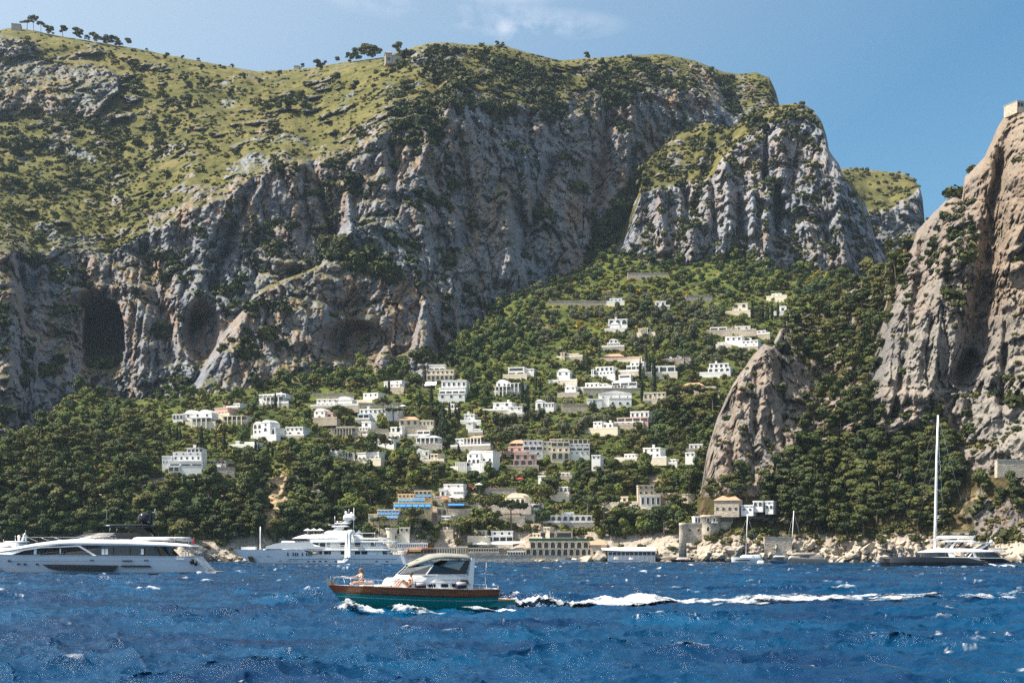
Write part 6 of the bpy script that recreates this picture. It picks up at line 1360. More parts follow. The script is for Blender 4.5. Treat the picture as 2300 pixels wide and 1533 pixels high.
# ---- long silver motor yacht on the left
def near_yacht():
    b = Boat('motor_yacht', 'long silver motor yacht with black glass and black radar dome on the left', 'yacht', 230, 1289); r = b.root; X, Z = b.x, b.z
    sheer = spline([(X(-32), Z(1240)), (X(60), Z(1246.5)), (X(250), Z(1248)), (X(440), Z(1250))])
    xb = lambda z: X(-32)+1.02*max(0, Z(1240)-z); xs = lambda z: X(446)+0.95*max(0, Z(1251)-z)*1.0
    half = lambda u, z: (3.55*(1-(1-min(1, u/0.5))**2.3)**0.85*(1-0.10*max(0, (u-0.6)/0.4)**2)+0.02)*(0.62+0.38*min(1, max(0, (z+0.8)/3.4))**0.7)
    hullskin('hull', B_SILVER, r, lambda x: 0.12, sheer, xb, xs, half, 60, 8, True); hullskin('boot_top', B_ANTI, r, lambda x: -0.9, lambda x: 0.12, xb, xs, half, 60, 3)
    hullskin('bulwark_line', B_WHITE, r, lambda x: sheer(x)-0.02, lambda x: sheer(x)+0.10, xb, xs, lambda u, z: half(u, Z(1247))+0.03, 60, 1, True)
    hullskin('style_line', B_WHITE, r, lambda x: Z(1258.5), lambda x: Z(1258), lambda z: X(30), lambda z: X(440), lambda u, z: half(0.10+0.88*u, z)+0.02, 40, 1)
    y = -3.45
    def dec(pts, nm, mat, k=1.0, dy=0.0): return b.poly(pts, -3.56*k-0.02-dy, -3.40*k-dy, nm, mat)
    dec([(112,1266),(281,1268.5),(270,1282),(150,1280),(128,1276)], 'hull_window', B_GLASS, 0.985); dec([(288,1268),(350,1268.5),(354,1273),(284,1272)], 'hull_window', B_BLACK, 0.99)
    for px, py in ((30,1259),(53,1266),(68,1266),(97,1266)):
        u = (px+32)/478; yy = -half(u, Z(py))
        b.poly([(px+2.4*math.cos(t), py+2.4*math.sin(t)) for t in np.linspace(0, 6.28, 13)[:-1]], yy-0.12, yy+0.3, 'porthole', B_GLASS)
    for px in (222, 342):
        for k in (-2.5, 2.5): dec([(px+k-1.6,1256),(px+k+1.6,1256),(px+k+1.2,1258.4),(px+k-1.2,1258.4)], 'fairlead', B_BLACK, 1.0, 0.03)
    dec([(289,1257),(311,1257),(311,1259.2),(289,1259.2)], 'vent', B_BLACK, 1.0, 0.03)
    # glazed deckhouse under a long white roof
    supers('saloon_glass', B_GLASS, r, [(Z(1248.5), X(18), X(392), 3.28), (Z(1238), X(52), X(384), 3.2), (Z(1225), X(120), X(376), 3.1)], 6, 40, 0.55)
    dec([(24,1239),(40,1238.2),(100,1228),(196,1225),(232,1247),(226,1247.5),(192,1227),(110,1230),(44,1239.6)], 'window_frame', B_SILVER, 0.97)
    for px in (70, 108, 152, 268, 305, 337): b.poly([(px,1229 if px > 100 else 1236),(px+1.2,1229 if px > 100 else 1236),(px+1.2,1247),(px,1247)], -3.32, -3.24, 'mullion', B_BLACK, True)
    for px in (93, 243, 251, 330): b.poly([(px,1232),(px+6,1232),(px+6,1244),(px,1244)], -3.31, -3.25, 'blind', B_GREYW)
    b.poly([(150.5,1231),(153,1231),(153,1242),(150.5,1242)], -3.34, -3.30, 'handle', B_WHITE)
    up = [(-8,1239),(40,1229),(95,1219),(150,1212),(195,1209.5),(300,1211),(380,1216),(428,1221),(446,1227)]; lo_ = [(-8,1241),(40,1236),(100,1227),(150,1223.5),(200,1224),(300,1225),(380,1226.5),(428,1227.5),(446,1228)]
    secs = []
    for (ax, ay), (bx, by) in zip(up, lo_):
        w = 3.45*min(1, ((ax+30)/150)**0.5) if ax < 120 else 3.45
        secs.append([(X(ax), -w, Z(by)), (X(ax), -w*0.97, Z(by)+(Z(ay)-Z(by))*0.6), (X(ax), -w*0.80, Z(ay)), (X(ax), w*0.80, Z(ay)), (X(ax), w*0.97, Z(by)+(Z(ay)-Z(by))*0.6), (X(ax), w, Z(by))])
    MB().loft(secs).build('roof', B_WHITE, r, True)
    supers('foredeck_seat', B_WHITE, r, [(Z(1236), X(0), X(62), 2.0), (Z(1229), X(8), X(58), 1.9)], 5, 24, 0.6); b.tubes('rail', B_STEEL, [[(14,1236,-1.6),(14,1232,-1.6),(42,1232,-1.8),(44,1235,-1.8)]], 0.04)
    supers('flybridge_coaming', B_WHITE, r, [(Z(1213), X(272), X(418), 3.0), (Z(1207), X(282), X(426), 2.9), (Z(1205.5), X(292), X(420), 2.8)], 5, 28, 0.8)
    supers('flybridge_screen', B_BLACK, r, [(Z(1212), X(150), X(342), 2.7), (Z(1203), X(178), X(342), 2.5), (Z(1196), X(200), X(338), 2.3)], 5, 28, 0.6)
    supers('hardtop', B_BLACK, r, [(Z(1182), X(250), X(338), 2.0), (Z(1180), X(232), X(345), 2.4), (Z(1177), X(246), X(340), 2.2)], 5, 30, 0.8)
    for sg in (-1, 1): b.poly([(295,1183),(330,1183),(344,1204),(326,1204),(314,1192),(300,1186)], sg*2.1-0.12, sg*2.1+0.12, 'hardtop_support', B_BLACK); b.tubes('strut', B_STEEL, [[(254,1197,sg*1.8),(256,1182,sg*1.8)]], 0.06)
    MB().lathe([(0.75,0),(0.95,0.5),(0.98,0.95),(0.80,1.45),(0.35,1.75),(0.05,1.8)], (X(327), -0.6, Z(1177)), 18).build('radar_dome', B_BLACK, r, True)
    b.poly([(333,1177),(340,1177),(348,1152),(344,1152)], -0.2, 0.2, 'mast', B_BLACK); b.tubes('aerials', B_STEEL, [[(346,1152,0),(349,1142,0)],[(343,1154,0.3),(350,1152,0.3)],[(344,1150,-0.5),(352,1150,0.5)]], 0.05)
    b.tubes('whip_antenna', B_STEEL, [[(237,1180,0.5),(238,1144,0.5),(231,1143,0.5)]], 0.035, 5)
    b.tubes('deck_rail', B_STEEL, [[(198,1212,-2.9),(198,1202,-2.9),(273,1202,-2.9),(273,1212,-2.9)],[(198,1207,-2.9),(273,1207,-2.9)],[(213,1202,-2.9),(228,1211,-2.9)],[(233,1202,-2.9),(248,1211,-2.9)],[(253,1202,-2.9),(268,1211,-2.9)],
        [(62,1221,-2.6),(62,1206,-2.6),(200,1206,-2.9)],[(78,1207,-2.6),(98,1216,-2.6)],[(105,1207,-2.6),(122,1213,-2.6)],[(135,1207,-2.6),(152,1212,-2.6)]], 0.035)
    b.tubes('aft_rail', B_STEEL, [[(372,1214,-2.8),(372,1207,-2.8),(432,1208,-2.8),(434,1220,-2.8)],[(402,1207,-2.8),(402,1218,-2.8)],[(372,1211,-2.8),(432,1214,-2.8)]], 0.035)
    b.poly([(376,1208),(400,1208),(400,1216),(376,1215)], -2.9, -2.86, 'aft_screen', B_TAN); supers('sunbed', B_CUSH, r, [(Z(1216), X(402), X(430), 2.2), (Z(1210), X(402), X(428), 2.1)], 6, 20, 1.0)
    for sg in (-1, 1): b.tubes('roof_post', B_STEEL, [[(428,1250,sg*3.0),(428,1227,sg*3.0)],[(434,1250,sg*3.0),(434,1227,sg*3.0)]], 0.07); b.poly([(374,1247),(392,1248),(372,1227),(366,1227)], sg*3.2-0.05, sg*3.2+0.05, 'wing_glass', B_GLASS)
    MB().tube([(X(437), -2.0, Z(1221)), (X(443), -2.0, Z(1206))], 0.03).build('flag_staff', B_STEEL, r); b.poly([(438,1214),(443,1206),(444,1218),(439,1222)], -2.02, -1.98, 'flag', B_FLAG)
    for px, py, rr in ((444,1260,5.5),(452,1264,4.5)): MB().lathe([(rr*b.s*math.sin(t), -rr*b.s*1.2*math.cos(t)) for t in np.linspace(0.1, 3.04, 9)], (X(px), -3.55-rr*b.s*0.3, Z(py)), 12).build('fender', B_BLACK, r, True)
    b.poly([(408,1253),(427,1253.5),(426,1256),(410,1255.5)], -3.6, -3.5, 'hull_vent', B_SILVER)
    b.poly([(470,1282),(496,1282),(494,1286),(470,1287)], -3.0, 3.0, 'swim_platform', B_WHITE); b.poly([(476,1277),(484,1279),(482,1282),(474,1282)], -2.4, -0.6, 'cushion', B_TAN)
    b.tubes('stair_rail', B_STEEL, [[(448,1250,-3.2),(482,1277,-3.2)]], 0.05)
near_yacht()

# ---- white superyacht
def superyacht():
    b = Boat('superyacht', 'large white four-deck superyacht with an inflatable slide at anchor', 'yacht', 720, 1267.5); r = b.root; X, Z = b.x, b.z
    sheer = spline([(X(523), Z(1233)), (X(700), Z(1234)), (X(716), Z(1234.5)), (X(728), Z(1245)), (X(880), Z(1244.5)), (X(905), Z(1244.5))])
    xb = lambda z: X(523)+1.28*max(0, Z(1233)-z); xs = lambda z: X(905)+0.75*max(0, Z(1245)-z)
    half = lambda u, z: (4.3*(1-(1-min(1, u/0.42))**2.2)**0.9*(1-0.08*max(0, (u-0.7)/0.3)**2)+0.03)*(0.60+0.40*min(1, max(0, (z+1)/4.8))**0.7)
    hullskin('hull', B_GREYW, r, lambda x: 0.10, sheer, xb, xs, half, 60, 8, True); hullskin('boot_top', B_NAVYH, r, lambda x: -1.0, lambda x: 0.18, xb, xs, lambda u, z: half(u, z)+0.01, 60, 2)
    hullskin('rubbing_strake', B_WHITE, r, lambda x: Z(1254.8), lambda x: Z(1253), lambda z: X(652), lambda z: X(893), lambda u, z: half(0.34+0.62*u, z)+0.14, 40, 1)
    side = lambda px, py: half((px-523)/392, Z(py))
    def sq(x0, x1, y0, y1, nm, mat, dy=0.05): u = -side((x0+x1)/2, (y0+y1)/2); return b.poly([(x0,y0),(x1,y0),(x1,y1),(x0,y1)], u-dy, u+0.25, nm, mat)
    for a in (650.5, 662.5, 667.5, 672, 683, 692.5, 697.5, 702): sq(a, a+2.8, 1237.5, 1247, 'hull_window', B_GLASS)
    for a in (694, 707, 720, 733, 755, 846, 869): sq(a, a+5.5, 1258.5, 1261, 'hull_window', B_GLASS)
    for a in (630,634,650,655,666,670.5,582,586,604,608.5): sq(a, a+1.2, 1258 if a > 620 else 1248, 1259.3 if a > 620 else 1249.3, 'porthole', B_GLASS)
    b.poly([(559,1249),(569,1249),(574,1261.5),(565,1261.5)], -2.2, -0.9, 'anchor_pocket', B_BLACK)
    sq(720, 728, 1249, 1251.5, 'fairlead', B_STEEL, 0.1); sq(768, 775, 1249, 1251.5, 'fairlead', B_STEEL, 0.1)
    MB().box(X(543), X(575), -1.2, 1.2, Z(1233), Z(1227)).build('deck_locker', B_WHITE, r); b.tubes('jack_staff', B_WHITE, [[(584,1233,0),(585,1182,0)]], 0.14, 6)
    # main deck
    supers('main_saloon', B_WHITE, r, [(Z(1245.5), X(719), X(880), 3.5), (Z(1235.5), X(719), X(876), 3.5)], 12, 32, 1.0)
    for a, c in ((721,728),(731,742),(743,747),(769,786),(800,812),(815,828),(862,872)): b.poly([(a,1237),(c,1237),(c,1244),(a,1244)], -3.56, -3.46, 'saloon_window', B_GLASS)
    # upper deck overhang and owner deck
    def slab(nm, x0, x1, y0, y1, hw, front=0.6, mat=B_WHITE, e=6): return supers(nm, mat, r, [(Z(y1), x0 and X(x0), X(x1), hw), (Z(y0), X(x0+3), X(x1-2), hw*0.98)], e, 36, front)
    slab('upper_deck', 590, 908, 1231.5, 1235.5, 4.25)
    supers('forward_house', B_WHITE, r, [(Z(1233), X(597), X(735), 3.9), (Z(1226), X(600), X(730), 3.85), (Z(1221), X(618), X(712), 3.7), (Z(1217.5), X(640), X(712), 3.5)], 5, 36, 0.55)
    b.poly([(597,1228),(630,1227),(638,1233),(600,1233)], -3.3, 3.3, 'bridge_window', B_GLASS)
    b.poly([(598,1227.5),(624,1227),(634,1233),(600,1233)], -3.62, 3.62, 'lounge_window', B_GLASS)
    supers('owner_house', B_WHITE, r, [(Z(1231.5), X(704), X(868), 3.2), (Z(1217), X(704), X(862), 3.2)], 12, 32, 1.0)
    for a, c in ((707,719),(722,734),(739,740.5),(742,744),(768,780),(800,812),(836,846)): b.poly([(a,1218.5),(c,1218.5),(c,1227.5),(a,1227.5)], -3.26, -3.16, 'owner_window', B_GLASS)
    for sg in (-1, 1):
        b.poly([(640,1217.5),(702,1217.5),(712,1226),(735,1227.5),(735,1232),(600,1232),(604,1226),(620,1221)], sg*3.95-0.1, sg*3.95+0.1, 'side_screen', B_WHITE)
        b.poly([(735,1227),(880,1226.5),(880,1229),(735,1229)], sg*4.0-0.06, sg*4.0+0.06, 'bulwark', B_WHITE); b.tubes('rail', B_STEEL, [[(735,1224.5,sg*4.0),(890,1224.5,sg*4.0)],[(860,1219,sg*3.8),(890,1219,sg*3.8)]], 0.05)
        for px in (850, 870, 890): b.tubes('post', B_STEEL, [[(px,1244,sg*3.9),(px,1235,sg*3.9)],[(px-6,1231,sg*3.9),(px-6,1217,sg*3.9)]], 0.06)
    slab('bridge_deck', 632, 895, 1214, 1217.5, 3.9, 0.55)
    supers('bridge_house', B_WHITE, r, [(Z(1214.5), X(662), X(822), 3.1), (Z(1208.5), X(657), X(820), 3.15), (Z(1203), X(672), X(815), 3.0), (Z(1199.5), X(686), X(810), 2.8)], 6, 36, 0.6)
    b.poly([(660,1209.5),(692,1209),(700,1214),(664,1214)], -3.2, 3.2, 'wheelhouse_window', B_GLASS)
    slab('sun_deck', 680, 876, 1207, 1211, 3.3, 0.7)
    supers('sky_lounge', B_WHITE, r, [(Z(1207), X(722), X(795), 2.3), (Z(1199), X(719), X(792), 2.3), (Z(1194), X(730), X(788), 2.1), (Z(1191), X(738), X(786), 1.9)], 6, 30, 0.7)
    b.poly([(727.5,1198),(740,1198),(740,1200),(727.5,1200)], -2.36, -2.26, 'slot_window', B_GLASS); b.poly([(745,1197),(783,1197),(783,1208),(763,1208)], -2.38, -2.28, 'recess_panel', B_GREYW)
    text_on(b, 'Bina Mar', 717.5, 731.5, 1209.8, -3.24, B_LILAC)
    # umbrellas, awning, tender slide
    for px in (692, 706, 720):
        q = MB().lathe([(1.15,0),(0.5,0.35),(0.03,0.6)], (X(px), -1.0, Z(1191)), 8); q.build('umbrella', B_WHITE, r); b.tubes('umbrella_pole', B_STEEL, [[(px,1207,-1),(px,1188,-1)]], 0.05)
    MB().lathe([(1.4,0),(0.5,0.4),(0.03,0.9)], (X(806), 0, Z(1197)), 6).build('awning_peak', B_WHITE, r); b.poly([(800,1196),(843,1195.5),(843,1197),(800,1197.5)], -1.8, 1.8, 'awning', B_WHITE)
    b.tubes('awning_post', B_STEEL, [[(843,1210,-1.8),(843,1195,-1.8)],[(815,1208,-1.8),(815,1196,-1.8)],[(857,1212,-1.8),(857,1194,-1.8)]], 0.06)
    for px in (802, 812): supers('gym_machine', B_BLACK, r, [(Z(1214), X(px), X(px+7), 0.6), (Z(1209), X(px+1), X(px+6), 0.5)], 4, 12, 1.0)
    for k, off in ((0, 0.0), (1, 6.0)):
        MB().tube([b.p(793+off*0.7, 1194, -3.0), b.p(788+off*0.8, 1193, -4.2), b.p(784.5+off, 1199, -5.2), b.p(784+off, 1225, -5.9), b.p(784+off, 1250, -6.3), b.p(782+off, 1258, -6.6), b.p(776+off*0.6, 1263, -6.9), b.p(766, 1262-off*0.2, -7.2)], [0.42,0.45,0.45,0.45,0.45,0.5,0.5,0.4], 10).build('slide_tube', B_GREYW if k else B_WHITE, r, True)
    MB().add([b.p(788,1195,-4.6),b.p(795,1195,-4.6),b.p(790,1254,-6.3),b.p(784,1254,-6.3),b.p(788,1195,-4.5),b.p(795,1195,-4.5),b.p(790,1254,-6.2),b.p(784,1254,-6.2)], [(0,1,2,3),(7,6,5,4),(0,4,5,1),(1,5,6,2),(2,6,7,3),(3,7,4,0)]).build('slide_bed', B_SILVER, r)
    # mast with domes
    b.poly([(748,1191),(768,1191),(790,1163),(782,1163)], -0.7, 0.7, 'mast', B_WHITE); supers('mast_platform', B_WHITE, r, [(Z(1182.5), X(745), X(785), 1.6), (Z(1180), X(747), X(784), 1.5)], 5, 20, 0.8)
    supers('radar_platform', B_WHITE, r, [(Z(1175.5), X(752), X(788), 1.4), (Z(1173.5), X(754), X(787), 1.3)], 5, 20, 0.8)
    def ball(px, py, rp, y=0.0): MB().lathe([(rp*b.s*math.sin(t), -rp*b.s*math.cos(t)*1.05) for t in np.linspace(0.15, 3.04, 9)], (X(px), y, Z(py)), 14).build('satellite_dome', B_WHITE, r, True)
    supers('dome_base', B_WHITE, r, [(Z(1167), X(772), X(797), 1.3), (Z(1162), X(771), X(798), 1.5), (Z(1156), X(773), X(797), 1.3), (Z(1153.5), X(777), X(793), 0.9)], 4, 20, 1.0)
    ball(777.5, 1150.5, 3.2, -0.4); ball(790, 1152.5, 3.2, -0.4); ball(758, 1171, 1.8)
    b.tubes('aerials', B_STEEL, [[(783,1160,0),(784,1143,0)],[(738,1178,-0.8),(764,1177,0.8)],[(755,1170,0),(790,1172,0)],[(797,1230,-3.2),(798,1140,-3.2)],[(750,1190,2),(750,1158,2)]], 0.07, 5)
    b.poly([(901,1246),(909,1247),(916,1266),(908,1266)], -4.0, 4.0, 'transom', B_GREYW); MB().tube([b.p(914,1246,0), b.p(918,1230,0)], 0.08).build('flag_staff', B_STEEL, r)
    MB().add([b.p(918,1231,0), b.p(920,1243,0.3), b.p(912,1245,-0.2), b.p(914,1238,0.1), b.p(918,1231,0.03), b.p(920,1243,0.33), b.p(912,1245,-0.17), b.p(914,1238,0.13)], [(0,1,2,3),(7,6,5,4),(0,4,5,1),(1,5,6,2),(2,6,7,3),(3,7,4,0)]).build('flag', B_FLAG, r)
    b.tubes('stern_rail', B_STEEL, [[(870,1239,-4.0),(900,1239,-4.0),(902,1245,-4.0)]], 0.05)
superyacht()

# ---- graphite sailing catamaran on the right
def catamaran():
    b = Boat('sailing_catamaran', 'dark graphite sailing catamaran with white coachroof and very tall mast', 'catamaran', 2105, 1272); r = b.root; X, Z = b.x, b.z
    for yy in (-4.2, 4.2):
        sheer = spline([(X(1987), Z(1250)), (X(2040), Z(1249)), (X(2160), Z(1252)), (X(2200), Z(1262)), (X(2226), Z(1270))])
        xb = lambda z: X(1987)+0.05*(Z(1250)-z); xs = lambda z: X(2226); half = lambda u, z: (1.15*(1-(1-min(1, u/0.35))**2)**0.8+0.05)*(0.7+0.3*min(1, max(0, z/2)))
        for nm, m, lo, hi in (('hull', B_GRAPH, lambda x: 0.75, lambda x: max(0.76, sheer(x))), ('boot_top', B_ANTI, lambda x: -0.6, lambda x: min(0.75, max(0.1, sheer(x))))):
            o = hullskin(nm, m, r, lo, hi, xb, xs, half, 44, 5, True); o.location.y = yy
        for a, c in ((2031,2064),(2072,2107),(2115,2152)): b.poly([(a,1260),(c,1260),(c,1262.6),(a,1262.6)], yy-1.22, yy-1.0, 'hull_window', B_BLACK)
    supers('bridge_deck', B_WHITE, r, [(Z(1262), X(2050), X(2190), 4.3), (Z(1250), X(2045), X(2192), 4.3)], 8, 28, 0.9); b.tubes('crossbeam', B_GRAPH, [[(1995,1253,-4.2),(1995,1253,4.2)]], 0.2)
    supers('saloon_glass', B_GLASS, r, [(Z(1250), X(2066), X(2130), 3.4), (Z(1240), X(2066), X(2125), 3.2)], 5, 28, 0.7)
    supers('coachroof', B_WHITE, r, [(Z(1240), X(2063), X(2228), 3.7), (Z(1237.5), X(2066), X(2256 if False else 2230), 3.7), (Z(1233), X(2085), X(2200), 3.2), (Z(1231), X(2098), X(2170), 2.6)], 5, 32, 0.7)
    supers('saloon_side', B_WHITE, r, [(Z(1250), X(2122), X(2136), 3.45), (Z(1239), X(2118), X(2132), 3.3)], 10, 20, 1.0)
    supers('bimini', B_WHITE, r, [(Z(1217), X(2113), X(2186), 2.2), (Z(1215), X(2112), X(2190), 2.3), (Z(1213), X(2122), X(2178), 2.0)], 5, 26, 0.9)
    for sg in (-1, 1):
        b.poly([(2124,1233),(2131,1233),(2143,1217),(2137,1217)], sg*2.0-0.1, sg*2.0+0.1, 'bimini_support', B_WHITE); b.poly([(2145,1229),(2150,1229),(2158,1217),(2153,1217)], sg*2.0-0.1, sg*2.0+0.1, 'bimini_support', B_BLACK)
        b.poly([(2172,1240),(2176,1240),(2184,1256),(2178,1256)], sg*3.9-0.12, sg*3.9+0.12, 'roof_support', B_WHITE); b.tubes('rail', B_STEEL, [[(2000,1250,sg*4.6),(2000,1243,sg*4.6),(2060,1243,sg*4.6),(2060,1250,sg*4.6)],[(2020,1250,sg*4.6),(2020,1243,sg*4.6)],[(2040,1250,sg*4.6),(2040,1243,sg*4.6)]], 0.03)
        for k in range(4): b.poly([(2186+6*k,1257+3.4*k),(2196+6*k,1257+3.4*k),(2196+6*k,1258+3.4*k),(2186+6*k,1258+3.4*k)], sg*4.2-0.9, sg*4.2+0.9, 'stern_step', B_TEAK)
    supers('helm_console', B_BLACK, r, [(Z(1234), X(2168), X(2183), 1.0), (Z(1226), X(2170), X(2182), 0.9)], 5, 16, 1.0); supers('seat', B_WHITE, r, [(Z(1233), X(2175), X(2182), 1.5), (Z(1229), X(2175), X(2182), 1.5)], 5, 16, 1.0)
    MB().tube([b.p(2099,1233), b.p(2101,1180), b.p(2104,1030), b.p(2107,932)], [0.34,0.34,0.30,0.20], 10).build('mast', B_WHITE, r, True)
    b.tubes('spreader', B_STEEL, [[(2101,1163,-1.6),(2101,1163,1.6)],[(2102,1100,-1.4),(2102,1100,1.4)],[(2104,1037,-1.1),(2104,1037,1.1)],[(2101,1163,0),(2113,1163,0)],[(2102,1100,0),(2113,1099,0)],[(2104,1037,0),(2111,1037,0)]], 0.07)
    MB().lathe([(0.28*math.sin(t), -0.3*math.cos(t)) for t in np.linspace(0.15, 3.0, 8)], (X(2107), 0, Z(1159.5)), 12).build('radome', B_WHITE, r, True)
    MB().tube([b.p(2102,1207), b.p(2108,1206), b.p(2150,1205), b.p(2186,1205), b.p(2191,1204)], [0.35,0.45,0.42,0.36,0.1], 10).build('boom', B_WHITE, r, True); MB().tube([b.p(2104,1203.5), b.p(2186,1203)], 0.3, 10).build('sail_cover', B_CANVASD, r, True)
    b.tubes('forestay', B_ANTI, [[(2021,1248,0),(2060,1140,0),(2101,985,0)],[(2035,1248,0),(2070,1140,0),(2103,1036,0)],[(2010,1250,4.0),(2106,940,0)]], 0.06, 5)
    b.tubes('shroud', B_STEEL, [[(2110,1250,-4.6),(2106,950,0)],[(2110,1250,4.6),(2106,950,0)],[(2190,1238,0),(2107,935,0)]], 0.02, 4)
    b.poly([(2008,1240),(2012,1240),(2012,1250),(2007,1250)], -4.3, -4.0, 'covered_winch', B_WHITE)
catamaran()
def dark_yacht():
    b = Boat('motor_yacht', 'dark blue flybridge motor yacht behind the graphite catamaran', 'yacht', 2215, 1266); r = b.root; X, Z = b.x, b.z
    sheer = spline([(X(2150), Z(1243)), (X(2180), Z(1250)), (X(2258), Z(1251)), (X(2275), Z(1263))])
    hullskin('hull', B_NAVYH, r, lambda x: -0.6, sheer, lambda z: X(2140)+1.0*max(0, Z(1243)-z), lambda z: X(2256)+1.3*max(0, Z(1250)-z), lambda u, z: (2.9*(1-(1-min(1, u/0.5))**2.2)**0.85+0.03)*(0.65+0.35*min(1, max(0, z/2.4))), 44, 6, True)
    supers('deckhouse', B_GLASS, r, [(Z(1251), X(2168), X(2246), 2.6), (Z(1240), X(2178), X(2228), 2.4)], 5, 28, 0.6); b.poly([(2170,1251),(2256,1251.5),(2256,1253),(2170,1252.5)], -2.95, -2.8, 'white_line', B_WHITE, True)
    supers('flybridge', B_WHITE, r, [(Z(1239.5), X(2185), X(2256), 2.6), (Z(1236), X(2186), X(2254), 2.6)], 6, 28, 0.8); supers('hardtop', B_WHITE, r, [(Z(1221), X(2174), X(2226), 2.0), (Z(1218), X(2176), X(2227), 2.1)], 6, 26, 0.9)
    for sg in (-1, 1): b.poly([(2186,1236),(2196,1236),(2220,1221),(2212,1221)], sg*1.9-0.12, sg*1.9+0.12, 'hardtop_support', B_WHITE); b.poly([(2196,1235),(2208,1235),(2219,1223),(2217,1222)], sg*1.95-0.1, sg*1.95+0.14, 'support_glass', B_NAVYH)
    supers('seating', B_CUSH, r, [(Z(1237), X(2212), X(2246), 2.2), (Z(1230), X(2214), X(2246), 2.2)], 6, 20, 1.0); MB().box(X(2219), X(2225), -0.5, 0.5, Z(1236), Z(1229.5)).build('locker', B_WHITE, r)
    b.tubes('aerials', B_STEEL, [[(2225,1219,0),(2225,1202,0)]], 0.06); MB().lathe([(0.5,0),(0.5,0.5),(0.2,0.8)], (X(2228), 0.6, Z(1218)), 12).build('radar_dome', B_WHITE, r, True)
    b.poly([(2250,1264),(2278,1264),(2278,1266),(2250,1266)], -2.4, 2.4, 'swim_platform', B_TEAK)
dark_yacht()

# ---- small craft along the shore
def craft(label, x0, x1, wl, sheer_px, hullm, cabin=None, name='small_boat', cat='boat', mast=None, trim=B_WHITE, blunt=False, glass=True, Y=None, yaw=0, group=None, beam=None):
    """cabin: list of (x0, x1, ybottom, ytop, material) boxes; sheer_px: height of hull above water in photo px"""
    b = Boat(name, label, cat, (x0+x1)/2, wl, yaw, group, Y); r = b.root; X, Z = b.x, b.z; L_ = X(x1)-X(x0); hw = beam or max(0.7, min(2.4, L_*0.14))
    sh = spline([(X(x0), Z(wl-sheer_px*1.25)), (X((x0+x1)/2), Z(wl-sheer_px)), (X(x1), Z(wl-sheer_px*0.95))]); rk = 0.1 if blunt else 0.8
    hf = lambda u, z: (hw*(1-(1-min(1, u/0.5))**2.2)**0.85*(1-0.15*max(0, (u-0.6)/0.4))+0.03)*(0.6+0.4*min(1, max(0, (z+0.3)/1.4)))
    hullskin('hull', hullm, r, lambda x: -0.4, sh, lambda z: X(x0)+rk*max(0, Z(wl-sheer_px*1.25)-z), lambda z: X(x1)-0.1*z, hf, 30, 5, True)
    hullskin('gunwale', trim, r, lambda x: sh(x)-0.03, lambda x: sh(x)+0.06, lambda z: X(x0), lambda z: X(x1), lambda u, z: hf(u, 1.0)+0.05, 30, 1, False)
    for a, c, y0, y1, m in cabin or ():
        supers('cabin' if m is not B_GLASS else 'cabin_window', m, r, [(Z(y0), X(a), X(c), hw*0.75), (Z((y0+y1)/2), X(a+(c-a)*0.06), X(c), hw*0.73), (Z(y1), X(a+(c-a)*0.18), X(c-(c-a)*0.05), hw*0.62)], 5, 22, 0.75)
    if mast:
        mx0, my0, mx1, my1 = mast; b.tubes('mast', B_WHITE, [[(mx0,my0,0),(mx1,my1,0)]], 0.13, 6); b.tubes('rigging', B_STEEL, [[(x0+2,wl-sheer_px,0),(mx1,my1+3,0)],[(x1-2,wl-sheer_px,0),(mx1,my1+3,0)]], 0.03, 4)
        b.tubes('spreader', B_STEEL, [[(mx0+(mx1-mx0)*.55, my0+(my1-my0)*.55, -0.9),(mx0+(mx1-mx0)*.55, my0+(my1-my0)*.55, 0.9)]], 0.05, 4)
    return b
craft('white power catamaran with a dark hull window strip and thin mast', 1642, 1712, 1263, 11, B_WHITE, [(1660,1708,1252,1245,B_WHITE),(1672,1700,1250,1247,B_GLASS)], 'catamaran', 'catamaran', (1675,1246,1679,1155), blunt=True).poly([(1649,1256),(1682,1256),(1682,1258),(1649,1258)], -2.6, -2.2, 'hull_window', B_GLASS)
rb = craft('pale grey inflatable tender in front of the white catamaran', 1678, 1732, 1269, 4.5, B_RUB, [(1700,1716,1264,1258,B_WHITE)], 'inflatable_boat', 'boat', trim=B_RUB)
craft('blue and yellow open boat with a sun canopy beside the grey cruiser', 1726, 1768, 1267, 8, simple('blue_boat_paint', (0.03,0.10,0.22), 0.4), [(1738,1760,1258,1250,B_GLASS),(1736,1764,1250,1247,B_WHITE)], 'motor_boat', 'boat', trim=B_RUB)
craft('bronze grey motor cruiser with a curved roof beside two masts', 1762, 1858, 1266, 12, B_TAN, [(1768,1848,1254,1244,B_TAN),(1784,1822,1251,1245.5,B_GLASS),(1776,1832,1245,1240,B_TAN)], 'motor_cruiser', 'yacht')
craft('white hulled sailing boat moored behind the bronze cruiser', 1756, 1812, 1262, 8, B_WHITE, [(1768,1796,1254,1249,B_WHITE)], 'sailing_boat', 'sailing boat', (1777,1250,1783,1146))
b_ = craft('small moored boat with a dark hull right of the bronze cruiser', 1884, 1914, 1262, 5, B_NAVYH, [(1892,1906,1257,1252,B_WHITE)], 'motor_boat', 'boat', trim=B_TEAK)
craft('wooden boat with red cushions by the boulders left of the castle', 1505, 1560, 1262, 5.5, B_ANTI, [(1518,1548,1257,1251,B_CUSH),(1520,1544,1256,1254,B_FLAG)], 'motor_boat', 'boat', trim=B_TEAK)
craft('white launch moored left of the big shore rock', 1252, 1302, 1262, 6, B_WHITE, [(1268,1284,1256,1252,B_GLASS),(1282,1296,1257,1253,B_WHITE)], 'motor_boat', 'boat')
